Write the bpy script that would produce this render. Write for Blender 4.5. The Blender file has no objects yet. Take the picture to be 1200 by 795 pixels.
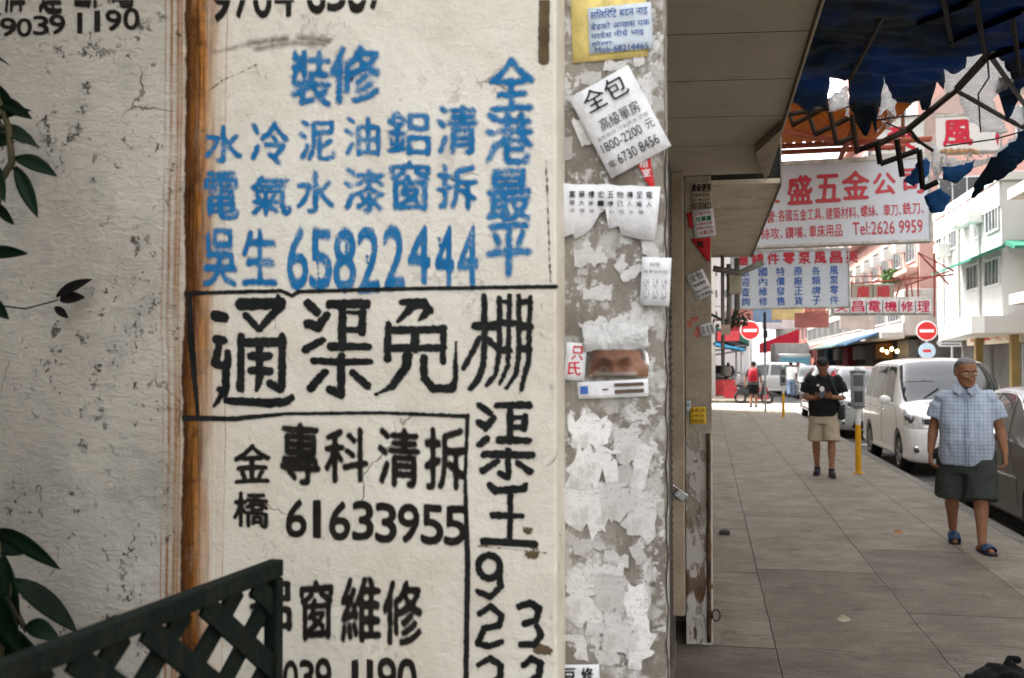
import bpy, bmesh, math, random
import numpy as np
from mathutils import Vector, Matrix, noise as mnoise
from mathutils.geometry import tessellate_polygon
random.seed(7); rng = np.random.default_rng(11)
C = bpy.context.scene.collection
SC = bpy.context.scene
R = math.radians
# ------------------------------------------------------------------ camera, world, sun
EYE = 1.62; F = 1167.0; YAW = math.atan(230 / F); PITCH = math.atan(29.5 / F)
cam = bpy.data.cameras.new('camera'); camo = bpy.data.objects.new('camera', cam); C.objects.link(camo)
cam.sensor_fit = 'HORIZONTAL'; cam.sensor_width = 36; cam.lens = 36 * F / 1200
camo.location = (0, 0, EYE); camo.rotation_euler = (math.pi / 2 + PITCH, 0, YAW)
cam.clip_start = 0.01; cam.clip_end = 3000
cam.dof.use_dof = True; cam.dof.focus_distance = 2.9; cam.dof.aperture_fstop = 7.5
SC.camera = camo
W = bpy.data.worlds.new('World'); SC.world = W; W.use_nodes = True
sky = W.node_tree.nodes.new('ShaderNodeTexSky'); sky.sky_type = 'NISHITA'; sky.sun_disc = False
SUN_EL, SUN_AZ = 54, -58          # azimuth measured from +Y towards +X
sky.sun_elevation = R(SUN_EL); sky.sun_rotation = R(SUN_AZ); sky.dust_density = 3.0; sky.air_density = 1.0; sky.ozone_density = 0.6
hs = W.node_tree.nodes.new('ShaderNodeHueSaturation'); hs.inputs['Saturation'].default_value = .12; W.node_tree.links.new(sky.outputs[0], hs.inputs['Color'])   # thin white overcast
hs.inputs['Hue'].default_value = .5
bg = W.node_tree.nodes['Background']; W.node_tree.links.new(hs.outputs[0], bg.inputs[0]); bg.inputs[1].default_value = 0.15
sl = bpy.data.lights.new('sun', 'SUN'); sl.energy = 2.3; sl.angle = R(3); sl.color = (1, .94, .84)
so = bpy.data.objects.new('sun', sl); C.objects.link(so)
sd = Vector((math.sin(R(SUN_AZ)) * math.cos(R(SUN_EL)), math.cos(R(SUN_AZ)) * math.cos(R(SUN_EL)), math.sin(R(SUN_EL))))
so.rotation_euler = (-sd).to_track_quat('-Z', 'Y').to_euler(); so.location = sd * 60
SC.view_settings.view_transform = 'Standard'; SC.view_settings.look = 'None'
SC.view_settings.exposure = 2.7; SC.view_settings.gamma = 1; SC.view_settings.use_curve_mapping = False
SC.render.engine = 'CYCLES'; SC.cycles.use_denoising = True; SC.cycles.max_bounces = 8
SC.cycles.transparent_max_bounces = 12

_cy, _sy, _cp, _sp = math.cos(YAW), math.sin(YAW), math.cos(PITCH), math.sin(PITCH)
_f = Vector((-_sy * _cp, _cy * _cp, _sp)); _r = Vector((_cy, _sy, 0)); _u = _r.cross(_f)
def ray(px, py): return _f + _r * ((px - 600) / F) + _u * ((397.5 - py) / F)
def at_y(px, py, Y):
    d = ray(px, py); return Vector((0, 0, EYE)) + d * (Y / d.y)
def at_z(px, py, Z):
    d = ray(px, py); return Vector((0, 0, EYE)) + d * ((Z - EYE) / d.z)
def at_x(px, py, X):
    d = ray(px, py); return Vector((0, 0, EYE)) + d * (X / d.x)
# ------------------------------------------------------------------ node helper
class G:
    def __init__(s, name):
        s.m = bpy.data.materials.new(name); s.m.use_nodes = True; s.t = s.m.node_tree
        s.b = s.t.nodes['Principled BSDF']; s.out = s.t.nodes['Material Output']
        tc = s.t.nodes.new('ShaderNodeTexCoord'); s.o = tc.outputs['Object']; s.tc = tc
    def n(s, ty): return s.t.nodes.new(ty)
    def l(s, a, i):
        if isinstance(a, (int, float)): i.default_value = a
        elif isinstance(a, (tuple, list)): i.default_value = tuple(a) + ((1,) if len(a) == 3 and i.type == 'RGBA' else ())
        else: s.t.links.new(a, i)
    def math(s, op, a, b=0.0, c=None, clamp=False):
        q = s.n('ShaderNodeMath'); q.operation = op; q.use_clamp = clamp
        s.l(a, q.inputs[0]); s.l(b, q.inputs[1])
        if c is not None: s.l(c, q.inputs[2])
        return q.outputs[0]
    def map(s, sc, v=None, loc=(0, 0, 0)):
        q = s.n('ShaderNodeMapping'); s.l(v or s.o, q.inputs[0]); q.inputs['Scale'].default_value = sc; q.inputs['Location'].default_value = loc
        return q.outputs[0]
    def noise(s, scale, v=None, det=4, rough=.55, dist=0):
        q = s.n('ShaderNodeTexNoise'); s.l(v or s.o, q.inputs['Vector']); q.inputs['Scale'].default_value = scale
        q.inputs['Detail'].default_value = det; q.inputs['Roughness'].default_value = rough; q.inputs['Distortion'].default_value = dist
        return q.outputs[0]
    def vor(s, scale, v=None, feat='F1', out='Distance'):
        q = s.n('ShaderNodeTexVoronoi'); q.feature = feat; s.l(v or s.o, q.inputs['Vector']); q.inputs['Scale'].default_value = scale
        return q.outputs[out]
    def rmp(s, f, a, b, lo=0.0, hi=1.0):        # clamped linear remap
        q = s.n('ShaderNodeMapRange'); q.clamp = True; s.l(f, q.inputs[0])
        for i, v in zip((1, 2, 3, 4), (a, b, lo, hi)): q.inputs[i].default_value = v
        return q.outputs[0]
    def mix(s, f, a, b):
        q = s.n('ShaderNodeMix'); q.data_type = 'RGBA'; s.l(f, q.inputs[0]); s.l(a, q.inputs[6]); s.l(b, q.inputs[7]); return q.outputs[2]
    def xyz(s, v=None):
        q = s.n('ShaderNodeSeparateXYZ'); s.l(v or s.o, q.inputs[0]); return q.outputs
    def bump(s, h, strength=.3, dist=.01, nrm=None):
        q = s.n('ShaderNodeBump'); q.inputs['Strength'].default_value = strength; q.inputs['Distance'].default_value = dist; s.l(h, q.inputs['Height'])
        if nrm is not None: s.l(nrm, q.inputs['Normal'])
        return q.outputs[0]
    def fin(s, col=None, rough=None, nrm=None, metal=None, alpha=None):
        for k, v in (('Base Color', col), ('Roughness', rough), ('Normal', nrm), ('Metallic', metal), ('Alpha', alpha)):
            if v is not None: s.l(v, s.b.inputs[k])
        if isinstance(rough, float) and rough >= .55: s.b.inputs['Specular IOR Level'].default_value = .15
        return s.m
MATS = {}
def pm(name, col, rough=.6, var=.2, scale=6, bump=.0, bscale=80, metal=0.0, dirt=0.0, dcol=(.06, .05, .04), emit=0, coat=0, trans=0):
    if name in MATS: return MATS[name]
    g = G(name); a = g.noise(scale, det=6)
    lo = tuple(max(0, c * (1 - var)) for c in col); hi = tuple(min(1, c * (1 + var)) for c in col)
    c = g.mix(g.rmp(a, .3, .7), lo, hi)
    if dirt: c = g.mix(g.math('MULTIPLY', g.rmp(g.noise(scale * 1.7, g.map((1, 1, .5), loc=(3, 1, 7)), 8, .65), .48, .68), dirt), c, dcol)
    nr = g.bump(g.noise(bscale, det=5), bump, .01) if bump else None
    m = g.fin(c, g.math('MULTIPLY_ADD', a, .2, rough - .1, clamp=True), nr, metal)
    g.b.inputs['Specular IOR Level'].default_value = .5 if rough < .5 or metal else .15
    if coat: g.b.inputs['Coat Weight'].default_value = coat; g.b.inputs['Coat Roughness'].default_value = .05
    if emit: g.l(c, g.b.inputs['Emission Color']); g.b.inputs['Emission Strength'].default_value = emit
    if trans: g.b.inputs['Transmission Weight'].default_value = trans
    MATS[name] = m; return m
# ------------------------------------------------------------------ mesh helpers
def tag(o, label=None, cat=None, group=None, kind=None):
    for k, v in (('label', label), ('category', cat), ('group', group), ('kind', kind)):
        if v: o[k] = v
    return o
def link(name, me, mat=None, parent=None, smooth=False):
    o = bpy.data.objects.new(name, me); C.objects.link(o)
    if mat is not None:
        for m in (mat if isinstance(mat, (list, tuple)) else [mat]): me.materials.append(m)
    if smooth: me.polygons.foreach_set('use_smooth', [True] * len(me.polygons))
    if parent is not None: o.parent = parent
    return o
def obj(name, bm, mat=None, parent=None, smooth=False, ang=None):
    me = bpy.data.meshes.new(name); bmesh.ops.recalc_face_normals(bm, faces=bm.faces[:]); bm.to_mesh(me); bm.free()
    o = link(name, me, mat, parent, smooth or ang is not None)
    if ang is not None: me.set_sharp_from_angle(angle=R(ang))
    return o
def empty(name, loc=(0, 0, 0), rz=0):
    o = bpy.data.objects.new(name, None); C.objects.link(o); o.location = loc; o.rotation_euler.z = rz; o.empty_display_size = .1; return o
def BM(): return bmesh.new()
def box(bm, x0, x1, y0, y1, z0, z1, bev=0.0, M=None):
    r = bmesh.ops.create_cube(bm, size=1)
    vs = r['verts']
    bmesh.ops.scale(bm, vec=(x1 - x0, y1 - y0, z1 - z0), verts=vs)
    bmesh.ops.translate(bm, vec=((x0 + x1) / 2, (y0 + y1) / 2, (z0 + z1) / 2), verts=vs)
    if bev:
        es = list({e for v in vs for e in v.link_edges})
        q = bmesh.ops.bevel(bm, geom=es, offset=bev, segments=2, affect='EDGES', profile=.5)
        vs = list({v for f in q['faces'] for v in f.verts} | {v for v in vs if v.is_valid})
    if M is not None: bmesh.ops.transform(bm, matrix=M, verts=vs)
    return vs
def ring(bm, c, t, r, n=10, up=None, sq=1.0):
    t = Vector(t).normalized(); up = Vector(up) if up else (Vector((0, 0, 1)) if abs(t.z) < .9 else Vector((0, 1, 0)))
    a = t.cross(up).normalized(); b = a.cross(t)
    return [bm.verts.new(Vector(c) + a * (math.cos(k * 2 * math.pi / n) * r) + b * (math.sin(k * 2 * math.pi / n) * r * sq)) for k in range(n)]
def tube(bm, pts, rad, n=10, up=None, sq=1.0, caps=True):
    pts = [Vector(p) for p in pts]
    if isinstance(rad, (int, float)): rad = [rad] * len(pts)
    rs = []
    for i, p in enumerate(pts):
        t = (pts[min(i + 1, len(pts) - 1)] - pts[max(i - 1, 0)])
        rs.append(ring(bm, p, t, rad[i], n, up, sq))
    for a, b in zip(rs, rs[1:]):
        for k in range(n): bm.faces.new((a[k], a[(k + 1) % n], b[(k + 1) % n], b[k]))
    if caps: bm.faces.new(rs[0][::-1]); bm.faces.new(rs[-1])
    return rs
def limb(bm, pts, rad, n=14, sq=1.0):     # round-ended tapered chain
    pts = [Vector(p) for p in pts]
    if isinstance(rad, (int, float)): rad = [rad] * len(pts)
    P, Q = [], []
    d = (pts[0] - pts[1]).normalized()
    for a in (80, 50, 25): P.append(pts[0] + d * rad[0] * math.sin(R(a))); Q.append(rad[0] * math.cos(R(a)))
    for i in range(len(pts)):
        P.append(pts[i]); Q.append(rad[i])
    d = (pts[-1] - pts[-2]).normalized()
    for a in (25, 50, 80): P.append(pts[-1] + d * rad[-1] * math.sin(R(a))); Q.append(rad[-1] * math.cos(R(a)))
    tube(bm, P, Q, n, None, sq)
def ball(bm, c, rx, ry, rz, M=None, seg=16):
    r = bmesh.ops.create_uvsphere(bm, u_segments=seg, v_segments=max(6, seg * 2 // 3), radius=1)
    bmesh.ops.scale(bm, vec=(rx, ry, rz), verts=r['verts'])
    if M is not None: bmesh.ops.transform(bm, matrix=M, verts=r['verts'])
    bmesh.ops.translate(bm, vec=c, verts=r['verts']); return r['verts']
def prism(bm, pts, d):                  # closed polygon (3-D points) extruded by vector d
    a = [bm.verts.new(p) for p in pts]; b = [bm.verts.new(Vector(p) + Vector(d)) for p in pts]
    n = len(a)
    f1 = bm.faces.new(a); f2 = bm.faces.new(b[::-1])
    for k in range(n): bm.faces.new((a[k], b[k], b[(k + 1) % n], a[(k + 1) % n]))
    bmesh.ops.triangulate(bm, faces=[f1, f2])
def ragged(pts, amp, step, seed=0, closed=True):   # subdivide an outline and jitter it
    rr = random.Random(seed); out = []
    n = len(pts)
    for i in range(n if closed else n - 1):
        a = Vector(pts[i]); b = Vector(pts[(i + 1) % n]); L = (b - a).length; k = max(1, int(L / step))
        nn = Vector((-(b - a).y, (b - a).x)) / max(L, 1e-6) if len(a) == 2 else None
        for j in range(k):
            p = a.lerp(b, (j + (rr.uniform(-.35, .35) if j else 0)) / k)
            if j: p = p + nn * (rr.gauss(0, .45) * amp + (rr.choice((-1, 1)) * amp * 1.3 if rr.random() < .12 else 0))
            out.append(p)
    return out
def eval_mesh(o):
    dg = bpy.context.evaluated_depsgraph_get(); dg.update()
    return bpy.data.meshes.new_from_object(o.evaluated_get(dg))
def remesh(bm, voxel, smooth=4, fac=.5):
    me = bpy.data.meshes.new('tmp'); bmesh.ops.recalc_face_normals(bm, faces=bm.faces[:]); bm.to_mesh(me); bm.free()
    o = bpy.data.objects.new('tmp', me); C.objects.link(o)
    md = o.modifiers.new('r', 'REMESH'); md.mode = 'VOXEL'; md.voxel_size = voxel
    if smooth: s = o.modifiers.new('s', 'SMOOTH'); s.iterations = smooth; s.factor = fac
    r = eval_mesh(o); bpy.data.objects.remove(o); bpy.data.meshes.remove(me); return r
def displace(me, fn):
    n = len(me.vertices); co = np.empty(n * 3); me.vertices.foreach_get('co', co); co = co.reshape(-1, 3)
    nr = np.empty(n * 3); me.vertices.foreach_get('normal', nr); nr = nr.reshape(-1, 3)
    d = np.array([fn(Vector(c)) for c in co]); co += nr * d[:, None]
    me.vertices.foreach_set('co', co.ravel()); me.update()
def copy_tree(o, parent=None):
    c = o.copy(); C.objects.link(c); c.parent = parent
    for ch in list(o.children): copy_tree(ch, c)
    return c
# ------------------------------------------------------------------ text
_tc = {}
def text_geo(s, bold=0.0):
    key = (s, bold)
    if key in _tc: return _tc[key]
    cu = bpy.data.curves.new('t', 'FONT'); cu.body = s; cu.size = 1; cu.resolution_u = 4; cu.offset = bold
    o = bpy.data.objects.new('t', cu); C.objects.link(o)
    me = eval_mesh(o); bpy.data.objects.remove(o); bpy.data.curves.remove(cu)
    me.calc_loop_triangles()
    v = np.array([(p.co.x, p.co.y) for p in me.vertices]); t = np.array([tuple(q.vertices) for q in me.loop_triangles])
    bpy.data.meshes.remove(me); _tc[key] = (v, t); return v, t
def text_to(bm, s, x0, y0, x1, y1, y=0.0, bold=0.02, vertical=False):
    """fit text s into local box x0..x1, z y0(bottom)..y1(top), on plane y; one face layer"""
    if vertical:
        h = (y1 - y0) / len(s)
        for i, ch in enumerate(s): text_to(bm, ch, x0, y1 - (i + 1) * h + h * .06, x1, y1 - i * h - h * .06, y, bold)
        return
    v, t = text_geo(s, bold); lo = v.min(0); hi = v.max(0); sz = np.maximum(hi - lo, 1e-6)
    vs = [bm.verts.new((x0 + (p[0] - lo[0]) / sz[0] * (x1 - x0), y, y0 + (p[1] - lo[1]) / sz[1] * (y1 - y0))) for p in v]
    for a, b, c in t:
        try: bm.faces.new((vs[a], vs[b], vs[c]))
        except ValueError: pass
def blur(a, s):
    r = int(s * 3) + 1; k = np.exp(-.5 * (np.arange(-r, r + 1) / s) ** 2); k /= k.sum()
    p = np.pad(a, r)
    p = sum(k[i] * p[i:i + a.shape[0], :] for i in range(2 * r + 1))
    return sum(k[i] * p[:, i:i + a.shape[1]] for i in range(2 * r + 1))
_rc = {}
def raster(s, nx=150, ny=150, pad=20):
    key = (s, nx, ny)
    if key in _rc: return _rc[key]
    v, t = text_geo(s, 0.0); lo = v.min(0); hi = v.max(0); v = (v - lo) / np.maximum(hi - lo, 1e-6)
    G_ = np.zeros((ny + 2 * pad, nx + 2 * pad), np.float32); v = v * (nx, ny) + pad; v[:, 1] = ny + 2 * pad - v[:, 1]
    for tri in t:
        p = v[tri]; x0, y0 = np.floor(p.min(0)).astype(int); x1, y1 = np.ceil(p.max(0)).astype(int) + 1
        xs, ys = np.meshgrid(np.arange(x0, x1) + .5, np.arange(y0, y1) + .5)
        def e(a, b): return (b[0] - a[0]) * (ys - a[1]) - (b[1] - a[1]) * (xs - a[0])
        w0, w1, w2 = e(p[0], p[1]), e(p[1], p[2]), e(p[2], p[0])
        m = ((w0 >= 0) & (w1 >= 0) & (w2 >= 0)) | ((w0 <= 0) & (w1 <= 0) & (w2 <= 0))
        G_[y0:y1, x0:x1][m] = 1
    _rc[key] = G_; return G_
def sample(G_, gy, gx):
    gy = np.clip(gy, 0, G_.shape[0] - 1.01); gx = np.clip(gx, 0, G_.shape[1] - 1.01)
    jy, jx = gy.astype(int), gx.astype(int); fy, fx = (gy - jy)[:, None], (gx - jx)[None]
    return (G_[jy][:, jx] * (1 - fx) + G_[jy][:, jx + 1] * fx) * (1 - fy) + (G_[jy + 1][:, jx] * (1 - fx) + G_[jy + 1][:, jx + 1] * fx) * fy
_cm = {}
def cover_mat(mat):                      # the same ink, present only where the printed coverage is
    if mat.name not in _cm:
        m = mat.copy(); b = m.node_tree.nodes['Principled BSDF']; at = m.node_tree.nodes.new('ShaderNodeAttribute'); at.attribute_name = 'cover'
        m.node_tree.links.new(at.outputs['Fac'], b.inputs['Alpha']); _cm[mat.name] = m
    return _cm[mat.name]
def cover_mesh(name, cv, co_fn, mat, parent):
    keep = np.zeros((cv.shape[0] - 1, cv.shape[1] - 1), bool); on = cv > .03
    keep |= on[:-1, :-1] | on[1:, :-1] | on[:-1, 1:] | on[1:, 1:]
    used = np.zeros(cv.shape, bool)
    for dy in (0, 1):
        for dx in (0, 1): used[dy:cv.shape[0] - 1 + dy, dx:cv.shape[1] - 1 + dx] |= keep
    idx = -np.ones(cv.shape, int); ys, xs = np.nonzero(used); idx[ys, xs] = np.arange(len(ys))
    co = co_fn(xs, ys)
    fy, fx = np.nonzero(keep); q = np.stack([idx[fy, fx], idx[fy + 1, fx], idx[fy + 1, fx + 1], idx[fy, fx + 1]], 1)
    me = bpy.data.meshes.new(name); me.vertices.add(len(co)); me.vertices.foreach_set('co', co.ravel())
    me.loops.add(q.size); me.loops.foreach_set('vertex_index', q.ravel().astype(np.int32)); me.polygons.add(len(q))
    me.polygons.foreach_set('loop_start', np.arange(0, q.size, 4, dtype=np.int32)); me.polygons.foreach_set('loop_total', np.full(len(q), 4, np.int32))
    at = me.attributes.new('cover', 'FLOAT', 'POINT'); at.data.foreach_set('value', cv[ys, xs].astype(np.float32)); me.update(); me.validate()
    return link(name, me, mat, parent)
def nosolve(name, bm, mat, parent):       # link without recalculating normals (flat lettering)
    me = bpy.data.meshes.new(name); bm.to_mesh(me); bm.free(); return link(name, me, mat, parent)
# ================================================================== SETTING
WY = 1.35            # front of the painted wall
def wx(px): return at_y(px, 427, WY).x
def wz(py): return at_y(430, py, WY).z
KX = 2.76            # kerb line
# ---- ground, road, pavement
def sheet(name, x0, x1, y0, y1, z, mat, kind='structure', label=None):
    bm = BM(); vs = [bm.verts.new(p) for p in ((x0, y0, z), (x1, y0, z), (x1, y1, z), (x0, y1, z))]; bm.faces.new(vs)
    return tag(obj(name, bm, mat), kind=kind, label=label)
sheet('ground', -400, 400, -60, 900, -.135, pm('ground_mat', (.16, .15, .14), .9, .2, .3, .3, 20))
g = G('asphalt'); a = g.noise(300, det=3); c = g.mix(a, (.035, .035, .036), (.07, .07, .068)); c = g.mix(g.rmp(g.noise(1.3, det=6), .4, .65), c, (.13, .125, .12))
g.fin(c, .85, g.bump(a, .4, .004)); ASPH = g.m
sheet('road', KX + .12, 9.0 - 1.9, -20, 400, -.125, ASPH)
sheet('side_street', -40, 40, 37.6, 45.5, -.121, pm('side_street_mat', (.30, .29, .27), .85, .15, 1, .2, 60))
g = G('pavement_concrete')
X, Y, Z = g.xyz()[0:3]
fine = g.noise(220, det=4, rough=.7); mid = g.noise(2.2, det=8, rough=.6); gro = g.noise(1, g.map((5, 46, 1)), det=5, rough=.6)
base = g.mix(g.rmp(mid, .3, .7), (.150, .126, .096), (.290, .255, .204))
base = g.mix(g.math('MULTIPLY', g.rmp(gro, .42, .62), .42), base, (.055, .045, .034))
base = g.mix(g.math('MULTIPLY', g.rmp(fine, .45, .75), .35), base, (.40, .37, .32))
def lines(coord, vals, wob, w):
    acc = None
    cw = g.math('ADD', coord, g.math('MULTIPLY', g.math('SUBTRACT', g.noise(1.7, det=5), .5), wob))
    for v in vals:
        d = g.math('LESS_THAN', g.math('ABSOLUTE', g.math('SUBTRACT', cw, v)), w)
        acc = d if acc is None else g.math('MAXIMUM', acc, d)
    return acc
jx = lines(X, (.37, 1.27, 2.15), .03, .004)
# cross joints are staggered per strip: a different row of joints left and right of X = 1.27
s1 = g.math('LESS_THAN', X, .37); s2 = g.math('MULTIPLY', g.math('GREATER_THAN', X, .37), g.math('LESS_THAN', X, 1.27)); s3 = g.math('GREATER_THAN', X, 1.27)
jy = g.math('MULTIPLY', lines(Y, (2.6, 5.9, 8.0, 10.1, 13.4, 16, 19.5, 23, 27, 32), .06, .008), s1)
jy = g.math('MAXIMUM', jy, g.math('MULTIPLY', lines(Y, (3.4, 8.15, 11.0, 14.6, 17.4, 21, 25, 30, 34), .06, .009), s2))
jy = g.math('MAXIMUM', jy, g.math('MULTIPLY', lines(Y, (4.4, 6.9, 9.2, 12, 15, 18.3, 22, 26.5, 31), .06, .008), s3))
jn = g.math('MAXIMUM', jx, jy)
# darker repair slabs; near ones also stand in for shade on the near pavement
def patch(x0, x1, y0, y1):
    q = g.math('MULTIPLY', g.math('MULTIPLY', g.math('GREATER_THAN', X, x0), g.math('LESS_THAN', X, x1)), g.math('MULTIPLY', g.math('GREATER_THAN', Y, y0), g.math('LESS_THAN', Y, y1))); return q
base = g.mix(g.math('MULTIPLY', patch(1.28, 2.14, 6.9, 9.2), .34), base, (0.046, 0.042, 0.038))
base = g.mix(g.math('MULTIPLY', patch(-.5, .36, 2.6, 5.9), .3), base, (0.037, 0.033, 0.030))
base = g.mix(g.math('MULTIPLY', patch(.38, 1.26, 3.4, 8.15), .3), base, (0.046, 0.039, 0.032))
base = g.mix(g.math('MULTIPLY', patch(1.28, 2.9, 4.4, 6.9), .3), base, (0.050, 0.045, 0.042))
base = g.mix(g.math('MULTIPLY', g.rmp(g.noise(3.5, det=9, rough=.75), .54, .66), .5), base, (.05, .042, .033))
groove = g.math('MULTIPLY_ADD', g.math('SINE', g.math('MULTIPLY', g.math('ADD', Y, g.math('MULTIPLY', g.noise(2.5, det=3), .05)), 150)), .5, .5)
gm_ = g.math('MULTIPLY', g.rmp(groove, .55, .95), g.rmp(g.noise(4, g.map((1, 2.5, 1), loc=(2, 1, 0)), 6, .7), .38, .6))
base = g.mix(g.math('MULTIPLY', gm_, .5), base, (.05, .042, .034))
base = g.mix(g.math('MULTIPLY', g.rmp(g.vor(9), .10, .07), .5), base, (.05, .045, .04)); base = g.mix(g.math('MULTIPLY', g.rmp(g.noise(45, det=6, rough=.8), .53, .62), .55), base, (.05, .043, .035))
base = g.mix(jn, base, (.018, .016, .015))
h = g.math('SUBTRACT', g.math('ADD', g.math('MULTIPLY', gro, .5), g.math('MULTIPLY', fine, .5)), g.math('MULTIPLY', jn, 1.2))
PAVE = g.fin(base, .82, g.bump(h, .8, .008))
def slab(name, x0, x1, y0, y1, z0, z1, mat):
    bm = BM(); box(bm, x0, x1, y0, y1, z0, z1); return tag(obj(name, bm, mat), kind='structure')
slab('pavement', -8, KX, -8, 37.4, -.13, 0, PAVE)
KERB = pm('kerb_stone', (.15, .14, .125), .8, .2, 4, .3, 90, dirt=.5)
bm = BM()
for i in range(42): box(bm, KX + .002, KX + .14, -4 + i * .99, -4 + i * .99 + .98, -.13, .004, .012)
tag(obj('kerb', bm, KERB), kind='structure')
slab('far_pavement', -30, KX, 45.6, 300, -.13, 0, PAVE)
slab('opposite_pavement', 7.1, 40, -8, 37.4, -.13, 0, PAVE); slab('opposite_pavement', 7.1, 40, 45.6, 300, -.13, 0, PAVE)
bm = BM()
box(bm, KX + 2.35, KX + 2.45, 2, 36, -.122, -.118)
for yy in (8.3, 14.9, 22.6, 29.6): box(bm, KX + .2, KX + 2.35, yy, yy + .1, -.122, -.118)
tag(obj('road_marking', bm, pm('road_paint', (.62, .61, .58), .7, .25, 12, dirt=.5)), kind='structure')

# ---- painted wall
g = G('wall_plaster'); X, Y, Z = g.xyz()[0:3]
big = g.noise(2.6, det=8, rough=.6); mid = g.noise(13, det=8, rough=.65); fine = g.noise(90, det=6, rough=.7); spk = g.noise(260, det=3)
hor = g.noise(1, g.map((34, 1, 80)), det=8, rough=.72, dist=.5)
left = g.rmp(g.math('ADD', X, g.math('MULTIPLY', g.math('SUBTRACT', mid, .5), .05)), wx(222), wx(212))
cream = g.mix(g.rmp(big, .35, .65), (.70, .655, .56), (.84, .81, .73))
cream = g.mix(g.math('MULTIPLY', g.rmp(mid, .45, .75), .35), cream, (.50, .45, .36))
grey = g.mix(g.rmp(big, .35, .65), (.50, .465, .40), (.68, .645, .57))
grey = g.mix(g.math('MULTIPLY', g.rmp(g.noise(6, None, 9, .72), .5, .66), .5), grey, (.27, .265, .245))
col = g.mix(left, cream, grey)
# warm staining next to the rusted strip, both sides, with vertical runs
run = g.noise(1, g.map((85, 1, 2.2)), det=6, rough=.6); run2 = g.noise(1, g.map((210, 1, 1.6), loc=(2, 0, 5)), det=5)
dr = g.math('ABSOLUTE', g.math('SUBTRACT', X, wx(230)))
halo = g.math('MULTIPLY', g.math('POWER', g.rmp(dr, .055, .008), 1.5), g.rmp(g.math('ADD', g.math('MULTIPLY', run, .6), g.math('MULTIPLY', run2, .4)), .36, .56))
col = g.mix(g.math('MULTIPLY', halo, .9), col, (.42, .20, .055))
for pxx, w_, k in ((197, .0034, .9), (205, .0042, .8), (209, .0020, .9), (190, .0018, .7), (262, .0012, .6), (658, .004, .55)):
    wob = g.math('MULTIPLY', g.math('SUBTRACT', g.noise(5, det=6), .5), .014)
    d = g.math('ABSOLUTE', g.math('SUBTRACT', g.math('ADD', X, wob), wx(pxx)))
    col = g.mix(g.math('MULTIPLY', g.math('MULTIPLY', g.rmp(d, w_, w_ * .2), g.rmp(g.noise(7, det=5), .34, .55)), k), col, (.32, .13, .03))
# blackened chips where the paint has come off
spots = g.math('MULTIPLY', g.rmp(g.noise(70, g.map((1, 1, .8)), 6, .75), .595, .625), g.rmp(g.noise(8, g.map((1, 1, 1), loc=(4, 2, 1)), 5, .65), .50, .56))
col = g.mix(g.math('MULTIPLY', spots, g.math('MULTIPLY_ADD', left, .8, .01)), col, (.045, .038, .03))
big_sp = g.math('MULTIPLY', g.rmp(g.noise(30, None, 8, .8), .58, .61), g.rmp(g.noise(4, g.map((1, 1, 1), loc=(1.3, 0, 4.2)), 5), .51, .57))
col = g.mix(g.math('MULTIPLY', big_sp, g.math('MULTIPLY_ADD', left, .85, .02)), col, (.07, .06, .045))
col = g.mix(g.math('MULTIPLY', g.rmp(spk, .66, .72), .35), col, (.22, .16, .1))
col = g.mix(g.math('MULTIPLY', g.rmp(g.noise(34, g.map((1, 1, .5)), 8, .7), .60, .70), .2), col, (.26, .19, .11))
# the rusted seam itself: sharp dark left edge, streaked orange body, right edge running out in drips
e1 = g.math('MULTIPLY', g.math('SUBTRACT', g.noise(1, g.map((12, 1, 11)), 9, .72), .5), .022)
e2 = g.math('MULTIPLY', g.math('SUBTRACT', g.noise(1, g.map((60, 1, 6), loc=(3, 0, 0)), 8, .7), .5), .055)
rs1 = g.noise(1, g.map((90, 1, 6)), 9, .72, .5); rs2 = g.noise(1, g.map((330, 1, 14)), 7, .7); rs3 = g.noise(24, None, 9, .75)
XL_ = g.math('ADD', X, e1); XR_ = g.math('ADD', X, e2)
rust = g.math('MULTIPLY', g.rmp(XL_, wx(213.5), wx(215.5)), g.rmp(XR_, wx(251), wx(230)))
rc = g.mix(g.rmp(rs1, .42, .58), (.22, .072, .012), (.62, .245, .045)); rc = g.mix(g.math('MULTIPLY', g.rmp(rs2, .5, .66), .55), rc, (.50, .27, .09))
rc = g.mix(g.math('MULTIPLY', g.rmp(g.math('ADD', XL_, g.math('MULTIPLY', g.math('SUBTRACT', rs3, .5), .014)), wx(233), wx(216)), .88), rc, (.05, .016, .005))
rc = g.mix(g.math('MULTIPLY', g.rmp(rs3, .50, .60), .75), rc, (.055, .02, .008)); rc = g.mix(g.math('MULTIPLY', g.rmp(g.noise(1, g.map((520, 1, 7), loc=(1, 0, 1)), 4), .55, .62), .8), rc, (.06, .02, .007)); rc = g.mix(g.math('MULTIPLY', g.rmp(g.noise(3, g.map((1, 1, 1), loc=(0, 2, 9)), 5, .7), .45, .62), .5), rc, (.12, .04, .012)); rc = g.mix(g.math('MULTIPLY', g.rmp(g.noise(7, g.map((1, 1, .5), loc=(0, 0, 3)), 7, .75), .58, .66), .5), rc, (.52, .40, .29))
col = g.mix(rust, col, rc)
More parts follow.
